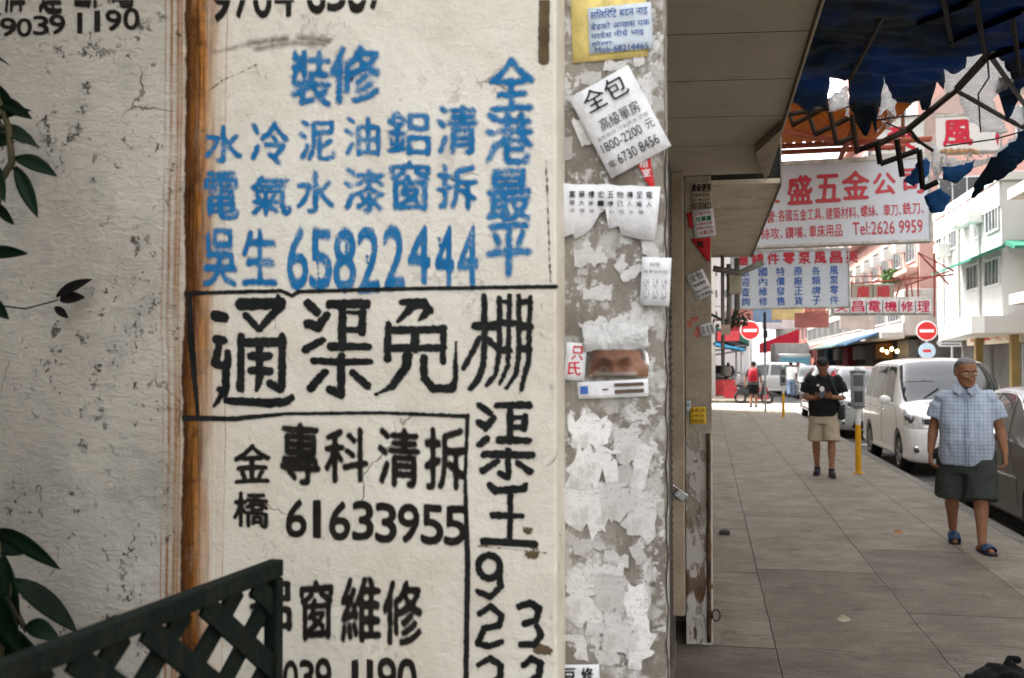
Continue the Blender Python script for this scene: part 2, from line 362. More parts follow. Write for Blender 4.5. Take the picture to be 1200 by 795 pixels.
# hairline cracks
crk = g.vor(4.5, g.map((1, 1, 1)), 'DISTANCE_TO_EDGE'); 
wv = g.n('ShaderNodeVectorMath'); wv.operation = 'MULTIPLY_ADD'
nz = g.n('ShaderNodeTexNoise'); g.l(g.o, nz.inputs['Vector']); nz.inputs['Scale'].default_value = 9; nz.inputs['Detail'].default_value = 6
g.l(nz.outputs['Color'], wv.inputs[0]); wv.inputs[1].default_value = (.16, .16, .16); g.l(g.o, wv.inputs[2])
crk = g.vor(4.2, wv.outputs[0], 'DISTANCE_TO_EDGE')
crack = g.math('MULTIPLY', g.rmp(crk, .006, .0015), g.rmp(g.noise(4.5, g.map((1, 1, 1), loc=(7, 1, 2)), 3), .54, .62))
col = g.mix(g.math('MULTIPLY', crack, .75), col, (.20, .13, .075))
h = g.math('ADD', g.math('MULTIPLY', hor, g.math('MULTIPLY_ADD', left, .6, .1)), g.math('ADD', g.math('MULTIPLY', mid, .55), g.math('MULTIPLY', fine, .25)))
h = g.math('ADD', h, g.math('MULTIPLY', rust, g.math('MULTIPLY_ADD', rs1, 1.4, g.math('MULTIPLY_ADD', rs3, .8, -.9))))
h = g.math('SUBTRACT', h, g.math('ADD', g.math('MULTIPLY', g.math('MULTIPLY', g.math('ADD', spots, big_sp, clamp=True), g.math('MULTIPLY_ADD', left, .9, .1)), .6), g.math('MULTIPLY', crack, .5)))
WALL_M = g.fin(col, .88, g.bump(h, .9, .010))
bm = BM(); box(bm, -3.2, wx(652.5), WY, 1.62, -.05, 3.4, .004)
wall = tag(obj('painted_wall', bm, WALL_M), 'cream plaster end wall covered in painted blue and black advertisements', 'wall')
# ---- painted lettering on the wall: coverage rasters in wall space, built as sheets of small faces
CS = 1.3
def canvas(): return np.zeros((int(800 * CS) + 1, int(660 * CS) + 1), np.float32)
def vnoise(shape, cell):
    gh, gw = int(shape[0] / cell) + 3, int(shape[1] / cell) + 3
    q = rng.random((gh, gw)); yy = np.arange(shape[0]) / cell; xx = np.arange(shape[1]) / cell
    iy = yy.astype(int); ix = xx.astype(int); fy = (yy - iy)[:, None]; fx = (xx - ix)[None]
    fy = fy * fy * (3 - 2 * fy); fx = fx * fx * (3 - 2 * fx)
    a = q[iy][:, ix]; b = q[iy][:, ix + 1]; c_ = q[iy + 1][:, ix]; d = q[iy + 1][:, ix + 1]
    return (a * (1 - fx) + b * fx) * (1 - fy) + (c_ * (1 - fx) + d * fx) * fy
NZ = None
def glyph(cv, s, bx, thr=.42, soft=.22, bl=.028, amp=.22, bold=0.0, skew=0.0):
    global NZ
    if NZ is None: NZ = .6 * vnoise(cv.shape, 5) + .4 * vnoise(cv.shape, 2.2) - .5
    if s == '1': w_ = bx[2] - bx[0]; bx = (bx[0] + w_ * .2, bx[1], bx[2] - w_ * .28, bx[3])
    n, pad = 150, 20; G_ = blur(raster(s), n * bl); thr = thr - bold * 3.2
    x0, y0, x1, y1 = [q * CS for q in bx]; sx, sy = n / (x1 - x0), n / (y1 - y0)
    iy = np.arange(max(0, int(y0 - pad / sy)), min(cv.shape[0], int(y1 + pad / sy) + 1)); ix = np.arange(max(0, int(x0 - pad / sx)), min(cv.shape[1], int(x1 + pad / sx) + 1))
    if len(iy) == 0 or len(ix) == 0: return
    q = rng.uniform(-1, 1, 6) * .035 * n; uy = np.linspace(-1, 1, len(iy)); ux = np.linspace(-1, 1, len(ix))     # each stamp sits a little crooked and bowed
    S = np.stack([sample(G_, (iy - y0) * sy + pad + q[0] * a_ + q[1] * (1 - a_ * a_) + q[2] * np.sin(uy * 3), np.array([b_]))[:, 0] for a_, b_ in zip(ux, (ix - x0) * sx + pad)], 1)
    nz = NZ[iy[0]:iy[-1] + 1, ix[0]:ix[-1] + 1]
    cov = np.clip((S - thr + nz * amp) / soft + .5, 0, 1) * np.clip(S * 8, 0, 1)
    v = cv[iy[0]:iy[-1] + 1, ix[0]:ix[-1] + 1]; np.maximum(v, cov, out=v)
def stroke(cv, pts, r, org, s, soft=1.3, amp=1.6):
    P = [((org[0] + p[0] / s) * CS, (org[1] + p[1] / s) * CS) for p in pts]
    if isinstance(r, (int, float)): r = [r] * len(P)
    r = [q / s * CS for q in r]
    if len(P) > 2:                      # round the corners a little
        Q, q = [P[0]], [r[0]]
        for i in range(1, len(P) - 1):
            for t in (-.3, 0, .3):
                o = P[i + 1] if t > 0 else P[i - 1]; a = abs(t); k = .92 if t == 0 else 1
                b = (P[i][0] * (1 - a) + o[0] * a, P[i][1] * (1 - a) + o[1] * a)
                Q.append(b); q.append(r[i] * (1 - a) + (r[i + 1] if t > 0 else r[i - 1]) * a)
        Q.append(P[-1]); q.append(r[-1]); P, r = Q, q
    m = max(r) + 4; xs = [p[0] for p in P]; ys = [p[1] for p in P]
    x0, x1 = max(0, int(min(xs) - m)), min(cv.shape[1], int(max(xs) + m) + 1); y0, y1 = max(0, int(min(ys) - m)), min(cv.shape[0], int(max(ys) + m) + 1)
    if x1 <= x0 or y1 <= y0: return
    gx, gy = np.meshgrid(np.arange(x0, x1), np.arange(y0, y1)); best = np.full(gx.shape, 1e9)
    for i in range(len(P) - 1):
        ax, ay = P[i]; dx, dy = P[i + 1][0] - ax, P[i + 1][1] - ay; L = dx * dx + dy * dy + 1e-9
        t = np.clip(((gx - ax) * dx + (gy - ay) * dy) / L, 0, 1)
        best = np.minimum(best, np.hypot(gx - ax - t * dx, gy - ay - t * dy) - (r[i] + (r[i + 1] - r[i]) * t))
    nz = NZ[y0:y1, x0:x1]
    cov = np.clip((-best + nz * amp * 2) / soft + .5, 0, 1)
    v = cv[y0:y1, x0:x1]; np.maximum(v, cov, out=v)
def lettering(cv, name, mat, off=.0008):
    def co_fn(xs, ys):
        px, py = xs / CS, ys / CS
        d = np.array(_f)[None] + np.outer((px - 600) / F, np.array(_r)) + np.outer((397.5 - py) / F, np.array(_u))
        co = d * ((WY - off) / d[:, 1])[:, None]; co[:, 2] += EYE; return co
    return cover_mesh(name, cv, co_fn, mat, wall)
def paint(name, c0, c1, wear=(.62, .74), op=1.0, rough=.6):
    g = G(name); at = g.n('ShaderNodeAttribute'); at.attribute_name = 'cover'
    n1 = g.noise(140, det=6, rough=.7); n2 = g.noise(30, det=5)
    col = g.mix(g.rmp(n2, .35, .65), c0, c1)
    a = g.math('MULTIPLY', at.outputs['Fac'], g.rmp(g.math('ADD', g.math('MULTIPLY', n1, .6), g.math('MULTIPLY', n2, .4)), wear[0], wear[1], op, .3))
    return g.fin(col, rough, g.bump(g.noise(90, det=6, rough=.7), .4, .004), None, a)
BLUE_P = paint('blue_spray_paint', (.004, .14, .36), (.010, .20, .47), (.48, .66), .95, .7)
BRUSH_P = paint('black_brush_paint', (.007, .008, .008), (.016, .017, .017), (.63, .72), 1, .6)
STEN_P = paint('black_stencil_paint', (.009, .008, .006), (.02, .017, .014), (.6, .75), .97, .7)
cv = canvas()
for s, b in (('裝', (341, 60, 389, 125)), ('修', (387, 56, 447, 121)), ('全', (572, 68, 627, 131)), ('港', (568, 131, 625, 195)), ('最', (570, 199, 623, 260)), ('平', (570, 264, 623, 326)),
             ('水', (240, 147, 284, 191)), ('冷', (294, 143, 339, 193)), ('泥', (350, 141, 393, 187)), ('油', (403, 137, 445, 183)), ('鋁', (454, 131, 504, 181)), ('清', (512, 123, 560, 179)),
             ('電', (240, 203, 280, 257)), ('氣', (294, 203, 341, 253)), ('水', (347, 203, 393, 251)), ('漆', (403, 195, 451, 249)), ('窗', (457, 191, 504, 247)), ('拆', (512, 191, 560, 245)),
             ('吳', (238, 272, 278, 336)), ('生', (284, 272, 325, 334))):
    glyph(cv, s, b, thr=.33, soft=.48, bl=.040, amp=.34, bold=.012)
for s, b in zip('65822444', ((337, 266, 361, 342), (363, 268, 389, 338), (391, 268, 417, 342), (419, 268, 445, 342), (449, 267, 474, 340), (478, 266, 504, 332), (510, 266, 532, 336), (536, 266, 560, 338))):
    glyph(cv, s, b, thr=.34, soft=.48, bl=.040, amp=.34, bold=.02)
for x, a, b in ((372, 300, 340), (404, 268, 300), (430, 300, 330), (515, 280, 300)):   # bridges left by the number stencil are bare; overspray beside them
    stroke(cv, [(x, a), (x + 2, b)], 1.2, (0, 0), 1, 3, 2.5)
lettering(cv, 'blue_lettering', BLUE_P)
# big brushed characters, stroke by stroke
cv = canvas()
def B(org, s, L):
    for pts, r in L: stroke(cv, pts, r, org, s)
B((240, 340), 5.676, [
 ([(68, 172), (125, 182)], 36), ([(240, 95), (500, 88)], [42, 40]), ([(508, 100), (360, 262)], [34, 20]), ([(270, 165), (360, 262)], 23), ([(488, 40), (490, 90)], 16),
 ([(242, 310), (240, 500), (236, 655)], [26, 25, 28]), ([(245, 350), (515, 348)], 32), ([(515, 310), (512, 640)], [25, 27]), ([(505, 662), (435, 625)], [24, 30]),
 ([(362, 360), (366, 580), (345, 668)], [28, 27, 15]), ([(305, 440), (425, 440)], 29), ([(310, 535), (430, 540)], 29),
 ([(78, 330), (122, 335)], 31), ([(100, 350), (70, 480)], [24, 30]), ([(70, 492), (130, 505)], 27), ([(150, 415), (152, 500)], [22, 28]), ([(140, 480), (140, 660)], 27), ([(95, 660), (135, 700)], 20), ([(62, 772), (118, 690)], [10, 24]),
 ([(145, 735), (420, 752), (535, 745), (578, 718)], [26, 30, 30, 24]),
 ([(682, 88), (745, 145)], [30, 30]), ([(690, 225), (755, 250), (810, 165)], [34, 32, 26]), ([(672, 392), (785, 332)], [30, 22]),
 ([(830, 95), (1075, 93)], [30, 32]), ([(915, 100), (915, 385)], 29), ([(930, 148), (1050, 148)], 14), ([(1050, 150), (1045, 285)], 27), ([(930, 262), (1050, 268)], 21), ([(840, 375), (1085, 378)], [30, 24]),
 ([(722, 470), (900, 480), (1100, 475)], [24, 25, 20]), ([(910, 440), (905, 690)], 27), ([(905, 700), (832, 662)], 29), ([(800, 545), (705, 650)], [24, 30]), ([(978, 548), (1082, 638)], [22, 29])])
B((440, 340), 5.676, [
 ([(175, 82), (320, 78)], [20, 28]), ([(320, 80), (365, 140)], [28, 24]), ([(260, 95), (150, 208)], [34, 12]), ([(345, 145), (292, 200)], [30, 12]), ([(250, 105), (330, 105)], 24),
 ([(85, 228), (80, 455)], [22, 27]), ([(85, 268), (450, 262)], 26), ([(452, 250), (450, 478)], [24, 20]), ([(262, 270), (265, 390)], 30), ([(90, 386), (450, 386)], 26),
 ([(212, 440), (205, 510), (110, 640), (0, 697)], [34, 32, 24, 8]), ([(322, 455), (322, 580), (385, 655), (510, 655), (533, 590), (535, 350)], [28, 26, 30, 28, 20, 8]),
 ([(722, 42), (728, 240), (718, 500), (680, 600), (632, 655)], [20, 23, 21, 22, 20]), ([(665, 240), (795, 238)], [30, 32]), ([(692, 320), (588, 518)], [20, 18]), ([(740, 325), (830, 405)], [24, 18]),
 ([(825, 55), (825, 420), (800, 560), (742, 632)], [19, 20, 18, 16]), ([(892, 38), (882, 500), (828, 622)], [17, 17, 13]), ([(825, 78), (890, 75)], 16), ([(830, 218), (910, 222)], 24), ([(825, 400), (885, 402)], 26),
 ([(955, 42), (953, 450), (930, 570), (868, 652)], [17, 18, 16, 12]), ([(1030, 48), (1018, 470), (970, 662)], [17, 20, 16]), ([(955, 78), (1030, 78)], 20), ([(960, 240), (1030, 242)], 26), ([(952, 390), (1020, 392)], 24), ([(900, 215), (962, 222)], 18)])
B((540, 460), 3.975, [
 ([(88, 60), (135, 95)], 16), ([(85, 140), (118, 162), (155, 118)], [18, 19, 15]), ([(88, 243), (120, 215)], 16), ([(168, 60), (318, 58)], [14, 19]), ([(230, 60), (230, 230)], 16), ([(245, 118), (300, 115)], 11), ([(300, 112), (295, 168)], 16), ([(240, 162), (298, 165)], 14),
 ([(178, 222), (318, 225)], [19, 15]), ([(108, 288), (332, 293)], 18), ([(220, 270), (222, 390)], 15), ([(220, 394), (182, 378)], 16), ([(168, 322), (102, 364)], [14, 18]), ([(265, 328), (322, 368)], [14, 18]),
 ([(133, 430), (160, 457), (295, 450), (302, 430)], [14, 19, 18, 14]), ([(232, 460), (228, 700)], 14), ([(152, 572), (285, 578)], [18, 12]), ([(104, 692), (345, 708)], 18)])
B((540, 630), 4.818, [
 ([(160 + 60 * math.cos(k * .42), 165 + 66 * math.sin(k * .42)) for k in range(16)], 20), ([(218, 190), (225, 280), (165, 338), (96, 305)], [20, 18, 19, 17]),
 ([(108, 430), (168, 390), (230, 440), (218, 497), (130, 512), (98, 600), (160, 615), (228, 592)], [17, 20, 18, 20, 18, 20, 19, 17]),
 ([(330, 390), (390, 368), (442, 402), (425, 468), (362, 487)], [18, 22, 20, 19, 20]), ([(428, 498), (455, 550), (415, 605), (342, 605)], [17, 20, 19, 20]),
 ([(102, 718), (165, 682), (225, 722), (220, 790), (150, 850)], [16, 20, 19, 20, 18]), ([(352, 725), (400, 682), (452, 712), (440, 780), (370, 830)], [17, 20, 20, 21, 18])])
for pts, r in (([(218, 344), (330, 341), (342, 347), (350, 342), (450, 339), (652, 336)], 2.3), ([(216, 490), (275, 491), (335, 485), (450, 484), (548, 488)], [3, 3, 2, 2, 2.4]),
               ([(548, 487), (545, 560), (548, 660), (546, 800)], [2.2, 2.2, 3.4, 3.2]), ([(222, 345), (224, 400), (232, 490)], [2.5, 4, 2])):
    stroke(cv, pts, r, (0, 0), 1, 1.2, .9)
lettering(cv, 'brush_lettering', BRUSH_P, .0012)
def stencil(L, name='stencil_lettering', **k):
    global cv
    cv = canvas()
    for s, b in L: glyph(cv, s, b, **{**dict(thr=.28, soft=.30, bl=.030, amp=.26, bold=.018), **k})
    lettering(cv, name, STEN_P, .0010)
D = [(274, 523, 317, 566), (274, 578, 315, 620), (329, 497, 375, 566), (381, 503, 431, 568), (443, 501, 492, 570), (498, 503, 546, 572)]
L = list(zip('金橋專科清拆', D))
Z3 = ((262, 640, 320, 745), (332, 640, 374, 745), (388, 640, 447, 750), (455, 643, 515, 755), (522, 645, 582, 757), (588, 648, 648, 760), (655, 652, 718, 765), (722, 655, 785, 770))
L2 = [(s, (230 + b[0] / 2.483, 330 + b[1] / 2.483, 230 + b[2] / 2.483, 330 + b[3] / 2.483)) for s, b in zip('61633955', Z3)]
stencil(L); stencil(L2, bold=.045, bl=.03)
stencil([('鋁', (292, 682, 341, 740)), ('窗', (352, 677, 390, 750)), ('維', (400, 680, 446, 753)), ('修', (449, 682, 495, 755))], bold=.02)
stencil(list(zip('90391190', ((313, 774, 330, 817), (332, 774, 349, 817), (351, 774, 368, 817), (370, 774, 388, 817), (409, 774, 424, 817), (427, 774, 441, 817), (443, 773, 464, 817), (466, 773, 488, 817)))), bold=.045)
stencil(list(zip('97046387', ((247, -26, 270, 24), (275, -27, 294, 22), (297, -28, 318, 20), (322, -29, 344, 18), (360, -31, 381, 15), (384, -32, 405, 13), (408, -33, 429, 12), (432, -34, 452, 11)))), bold=.05, amp=.3)
stencil(list(zip('90391190', ((0, 22, 19, 43), (20, 22, 37, 42), (39, 20, 57, 41), (58, 18, 76, 40), (88, 15, 100, 39), (108, 14, 121, 37), (124, 12, 142, 36), (145, 10, 163, 34)))) +
        list(zip('牌運斷電', ((6, -28, 29, 15), (46, -30, 72, 14), (88, -32, 115, 9), (129, -35, 156, 7)))), bold=.05, amp=.25)

# grey smudges rubbed into the wall under the top number, and a few brown marks
SMUDGE = paint('grey_smudge', (.06, .055, .05), (.09, .08, .07), (.62, .8), .55, .9)
cv = canvas()
for pts, r in (([(292, 51), (335, 46)], 3), ([(350, 44), (385, 48)], 3), ([(250, 62), (290, 52)], .3), ([(300, 57), (345, 50), (380, 52)], 2)): stroke(cv, pts, r, (0, 0), 1, 9, 3)
lettering(cv, 'smudge', SMUDGE, .0006)
cv = canvas()
stroke(cv, [(638, -8), (637, 70)], 6.5, (0, 0), 1, 1.2, 1.5)
for q in ((616, 622, 4), (621, 650, 5), (624, 641, 3), (630, 760, 6), (640, 762, 4), (268, 240, 1.6), (410, 92, 2)): stroke(cv, [(q[0], q[1]), (q[0] + q[2], q[1] + 1)], q[2], (0, 0), 1, 1.3, 4)
for L in (([(244, 107), (262, 93), (281, 86), (300, 76)], .35), ([(520, 205), (545, 218)], .5), ([(640, 190), (645, 330)], .6), ([(560, 640), (640, 648)], .4)): stroke(cv, *L, (0, 0), 1, 1.4, 1.6)
lettering(cv, 'brown_mark', paint('brown_mark_paint', (.10, .065, .035), (.17, .12, .07), (.6, .75), .9, .9), .0007)
# ================================================================== PILLAR WITH PASTED PAPER
PY_ = 1.43
def pil(px): return at_y(px, 427, PY_).x
g = G('pillar_residue'); X, Y, Z = g.xyz()[0:3]
n1 = g.noise(24, None, 8, .68); n2 = g.noise(60, None, 8, .7); n3 = g.noise(9, g.map((1, 1, 1), loc=(3, 2, 8)), 6, .6); run = g.noise(1, g.map((60, 1, 7)), 6, .65)
c = g.mix(g.rmp(n3, .35, .65), (.20, .175, .145), (.33, .30, .26))
c = g.mix(g.math('MULTIPLY', g.rmp(n1, .5, .56), .8), c, (.56, .55, .52))
c = g.mix(g.math('MULTIPLY', g.rmp(g.noise(36, g.map((1, 1, 1), loc=(9, 4, 1)), 8, .7), .54, .58), .85), c, (.72, .72, .71))
c = g.mix(g.math('MULTIPLY', g.rmp(run, .54, .66), .4), c, (.12, .10, .08))
c = g.mix(g.math('MULTIPLY', g.rmp(n2, .60, .66), .5), c, (.08, .065, .05))
PILLAR_M = g.fin(c, .8, g.bump(g.math('ADD', n1, g.math('MULTIPLY', n2, .5)), .7, .006))
CONC = pm('side_concrete', (.27, .25, .22), .9, .25, 6, .5, 60, dirt=.5)
bm = BM(); box(bm, pil(652) - .03, pil(779), PY_, PY_ + .14, -.05, 3.2, .004)
pillar = tag(obj('pillar', bm, PILLAR_M), 'grey pillar thick with torn paper scraps beside the painted wall', 'pillar')
g = G('scrap_paper'); 
oi = g.n('ShaderNodeObjectInfo'); a = g.noise(22, None, 7, .7); b = g.noise(75, g.map((1, 1, .6)), 6, .7)
c = g.mix(oi.outputs['Random'], (.44, .425, .40), (.84, .84, .83)); pr = g.math('MULTIPLY', g.math('MULTIPLY', g.rmp(g.noise(1, g.map((420, 1, 260)), 2), .56, .6), g.math('LESS_THAN', g.math('FRACT', g.math('MULTIPLY', g.xyz()[2], 95)), .6)), g.rmp(g.noise(28, g.map((1, 1, 1), loc=(5, 5, 5)), 3), .5, .54))
c = g.mix(g.math('MULTIPLY', pr, .65), c, (.16, .15, .15)); c = g.mix(g.math('MULTIPLY', g.rmp(a, .5, .62), .55), c, (.42, .40, .37)); c = g.mix(g.math('MULTIPLY', g.rmp(b, .62, .66), .7), c, (.30, .28, .27))
SCRAP = g.fin(c, .75, g.bump(a, .7, .006))
def plane_scale(px, py, Y):
    a = at_y(px - .5, py, Y); b = at_y(px + .5, py, Y); c_ = at_y(px, py - .5, Y); d = at_y(px, py + .5, Y); return b.x - a.x, c_.z - d.z
def sheet_mesh(pts, thick=.0006, wave=.002, seed=0, n=None):
    """thin paper from a local x,z outline (metres): a slightly wavy sheet with thickness"""
    bm = BM(); vs = [bm.verts.new((p[0], 0, p[1])) for p in pts]; f = bm.faces.new(vs)
    bmesh.ops.triangulate(bm, faces=[f]); bmesh.ops.subdivide_edges(bm, edges=bm.edges[:], cuts=3 if len(pts) < 12 else 1, use_grid_fill=True)
    for v in bm.verts: v.co.y -= abs(mnoise.noise((v.co.x * 14 + seed * 3.1, seed, v.co.z * 14))) * wave
    r = bmesh.ops.extrude_face_region(bm, geom=bm.faces[:]); bmesh.ops.translate(bm, vec=(0, -thick, 0), verts=[e for e in r['geom'] if isinstance(e, bmesh.types.BMVert)])
    return bm
def scrap(cx, cy, w, h, rot, seed, name='paper_scrap', mat=None, parent=None, Y=PY_, off=.0015, amp=.16):
    sx, sz = plane_scale(cx, cy, Y); rr = random.Random(seed)
    q = [(-w / 2, -h / 2), (w / 2, -h / 2), (w / 2, h / 2), (-w / 2, h / 2)]
    q = [(x * rr.uniform(.7, 1.05), z * rr.uniform(.7, 1.05)) for x, z in q]
    pts = ragged([Vector(p) for p in q], min(w, h) * amp * 1.1, 4.5, seed)
    o = obj(name, sheet_mesh([(p[0] * sx, p[1] * sz) for p in pts], .0004, .0012, seed), mat or SCRAP, parent or pillar)
    o.location = at_y(cx, cy, Y) - Vector((0, off, 0)); o.rotation_euler.y = -R(rot); return o
SCR = [(692, 92, 26, 14, 0), (722, 78, 30, 12, -4), (748, 72, 14, 14, 8), (690, 150, 30, 40, 10), (757, 120, 18, 80, 0), (664, 175, 14, 30, 0),
       (740, 320, 30, 14, 22), (728, 312, 16, 12, 40), (690, 300, 44, 24, 4), (762, 292, 18, 26, 12), (683, 320, 12, 10, 0), (700, 345, 40, 16, -6), (720, 380, 90, 18, 6),
       (690, 505, 54, 40, 3), (700, 540, 60, 44, -8), (738, 520, 34, 44, 12), (752, 548, 20, 56, -16), (690, 590, 50, 66, 4), (722, 585, 40, 50, 14), (680, 560, 30, 24, 0), (728, 560, 30, 30, 20),
       (753, 605, 34, 62, -6), (690, 640, 40, 16, 10), (722, 655, 36, 18, -12), (748, 650, 16, 24, 24), (682, 700, 44, 64, -2), (716, 694, 46, 54, 4), (706, 668, 60, 12, 6), (748, 730, 26, 96, 4),
       (724, 740, 34, 50, -10), (755, 700, 14, 20, 0), (671, 748, 26, 9, -2), (682, 762, 14, 28, 8), (712, 770, 28, 24, 8), (745, 775, 20, 22, -12), (699, 735, 30, 22, 0)]
for i, q in enumerate(SCR): scrap(*q, seed=i + 5, off=.0012 + .0006 * (i % 5))
cab = BM()
pts = [Vector((pil(779) + .0022 + .0016 * math.sin(i * 1.9), PY_ - .001 + .003 * math.cos(i * 2.3), 1.95 - i * .025)) for i in range(40)]
tube(cab, pts, .0011, 6); obj('loose_wire', cab, pm('black_wire', (.02, .02, .02), .5), pillar, True)
# ---- notices: each a thing of its own with its lettering as parts
def paper(name, label, cat, px, py, w, h, rot, Y, mat, off=.003, thick=.0006, outline=None, wave=.0015, group=None, seed=1):
    sx, sz = plane_scale(px, py, Y); s = (sx, sz)
    pts = outline or [(-w / 2, -h / 2), (w / 2, -h / 2), (w / 2, h / 2), (-w / 2, h / 2)]
    o = obj(name, sheet_mesh([(p[0] * sx, p[1] * sz) for p in pts], thick, wave, seed), mat, None, True)
    o.location = at_y(px, py, Y) - Vector((0, off, 0)); o.rotation_euler.y = -R(rot); tag(o, label, cat, group); o['sx'] = sx; o['sz'] = sz; o['th'] = thick + wave
    return o
def write(o, rows, mat, name='lettering', bold=.02, y=None):
    """rows: (text, x0, top, x1, bottom) in the paper's local photo pixels, x right, y down from its centre"""
    sx, sz = o['sx'], o['sz']; K = 2.6; m = 3
    X0 = min(r[1] for r in rows) - m; X1 = max(r[3] for r in rows) + m; Y0 = min(r[2] for r in rows) - m; Y1 = max(r[4] for r in rows) + m
    cv = np.zeros((int((Y1 - Y0) * K) + 2, int((X1 - X0) * K) + 2), np.float32)
    for r in rows:
        t, x0, y0, x1, y1 = r[:5]; bo = r[5] if len(r) > 5 else bold; nx, ny, pad = 64 * len(t), 64, 14
        G_ = blur(raster(t, nx, ny, pad), 1.6 + 18 * bo); thr = .5 - min(.27, 5.5 * bo)
        X0c, Y0c, X1c, Y1c = [(q - o_) * K for q, o_ in ((x0, X0), (y0, Y0), (x1, X0), (y1, Y0))]; fx, fy = nx / (X1c - X0c), ny / (Y1c - Y0c)
        iy = np.arange(max(0, int(Y0c - pad / fy)), min(cv.shape[0], int(Y1c + pad / fy) + 1)); ix = np.arange(max(0, int(X0c - pad / fx)), min(cv.shape[1], int(X1c + pad / fx) + 1))
        S = sample(G_, (iy - Y0c) * fy + pad, (ix - X0c) * fx + pad); v = cv[iy[0]:iy[-1] + 1, ix[0]:ix[-1] + 1]; np.maximum(v, np.clip((S - thr) / .2 + .5, 0, 1), out=v)
    yy = -(o['th'] + .0004) if y is None else y
    def co_fn(xs, ys): return np.stack([(xs / K + X0) * sx, np.full(len(xs), yy), -(ys / K + Y0) * sz], 1).astype(np.float64)
    return cover_mesh(name, cv, co_fn, cover_mat(mat), o)
WHITE = pm('white_paper', (.80, .81, .84), .7, .06, 30, .3, 60, dirt=.15, dcol=(.45, .43, .4)); YEL = pm('yellow_paper', (.74, .60, .22), .7, .12, 20, .2, 60, dirt=.4)
PALE = pm('pale_blue_paper', (.62, .70, .78), .7, .1, 20, .2, 60, dirt=.2); REDP = pm('red_sticker', (.60, .035, .04), .5, .2, 20, .2, 60)
INK = pm('black_ink', (.018, .018, .02), .6, .3, 40); BINK = pm('blue_ink', (.03, .09, .32), .6, .3, 40); RINK = pm('red_ink', (.55, .02, .035), .55, .2, 40); GREYINK = pm('faded_ink', (.22, .22, .23), .6, .3, 40)
o = paper('notice', 'yellowed sheet behind the blue handwritten note at the pillar top', 'notice', 714, 34, 88, 74, 2, PY_, YEL, .0025)
o = paper('notice', 'pale blue note with handwritten blue script at the pillar top', 'notice', 727, 35, 74, 54, 2, PY_, PALE, .006)
write(o, [('सिलिरिट बदन नाइ', -34, -24, 33, -12), ('बेडको आवास पक', -34, -9, 35, 0), ('परदेश नीचे भाइ', -34, 2, 28, 11), ('होला:', -34, 13, -8, 19), ('Mob-68214465', -30, 20, 32, 27)], BINK, bold=.012)
o = paper('notice', 'large tilted white room rental notice glued to the pillar top', 'notice', 727, 145, 78, 108, 27, PY_, WHITE, .010, .0008, wave=.004)
write(o, [('全包', -27, -50, 27, -24, .015), ('高級單房', -22, -13, 28, 2, .005), ('1800-2200', -33, 14, 18, 25, .01), ('元', 24, 14, 34, 25, .005), ('6730 8456', -22, 33, 30, 45, .01), ('電', -34, 36, -26, 44, 0)], INK)
write(o, [('全新裝修 冷氣熱水 近鐵', -33, 5, 33, 10, 0)], GREYINK, 'fine_print')
out = [(-9, 22), (10, 24), (12, -20), (9, -26), (-3, 6)]
o = paper('sticker', 'narrow red sticker under the tilted white notice', 'sticker', 754, 205, 20, 44, 6, PY_, REDP, .006, outline=out)
write(o, [('租', -3, -16, 7, -7), ('室', -1, -5, 9, 4)], WHITE)
out = [(-58, 32), (58, 24), (52, -38), (38, -37), (12, -30), (10, -20), (-2, -24), (-6, 0), (-13, -6), (-22, -22), (-32, -30), (-42, -34), (-44, -28), (-58, -33)]
out = [tuple(p) for p in ragged([Vector(p) for p in out], .8, 8, 3)]
o = paper('flyer', 'torn white flyer with tear off strips and smeared black rows', 'flyer', 716, 246, 116, 66, 0, PY_, WHITE, .007, outline=out, wave=.005)
rw = []
for i, chs in enumerate(('富單', '華大', '樓米', '宏一', '五樓', '物已', '傳人', '至電', '電人')):
    x = -48 + i * 11.2
    rw += [(chs[0], x, -22 + i * .55, x + 7.5, -14 + i * .5, .03), (chs[1], x, -11 + i * .6, x + 7, -5 + i * .6, .02)]
for i, ch in enumerate('天張安二心名水電'):
    x = -47 + i * 11.4; rw.append((ch, x, -1 + i * .6, x + 6, 3.5 + i * .6, .01))
write(o, rw, INK)
o = paper('flyer', 'small white flyer with faint printed columns at the pillar edge', 'flyer', 769, 331, 34, 56, -3, PY_, WHITE, .012, wave=.004)
write(o, [('招租', -8, -22, 4, -17, 0), ('有單位出租', -14, -13, 13, -9, 0), ('電六七三零八', -14, -3, -6, 22, 0), ('電六七三零八', -3, -3, 4, 22, 0), ('電六七三零八', 7, -3, 14, 22, 0)], GREYINK)
o = paper('plastic_tape', 'crumpled clear plastic strip taped just above the small mirror', 'plastic tape', 722, 396, 78, 34, 2, PY_,
          pm('crumpled_plastic', (.58, .585, .58), .2, .25, 30, 1.8, 24), .006, outline=[tuple(p) for p in ragged([Vector(p) for p in ((-39, -16), (38, -15), (39, 16), (-39, 15))], 2, 8, 4)], wave=.012)
o = paper('sticker', 'white sticker with red scribbled strokes left of the mirror', 'sticker', 675, 424, 24, 44, -4, PY_, WHITE, .006)
write(o, [('只', -5, -18, 9, -2, .03), ('氏', -8, 0, 7, 16, .03)], RINK)
o = paper('label_strip', 'white label strip with a blue square under the mirror', 'label', 719, 456, 82, 20, 3, PY_, WHITE, .009, wave=.002)
bm = BM(); y_ = -(o['th'] + .0006); s_ = o['sx']
box(bm, -38 * s_, -29 * s_, y_ - .0004, y_, -4 * s_, 5 * s_); obj('blue_mark', bm, pm('label_blue', (.05, .13, .45), .5), o)
bm = BM()
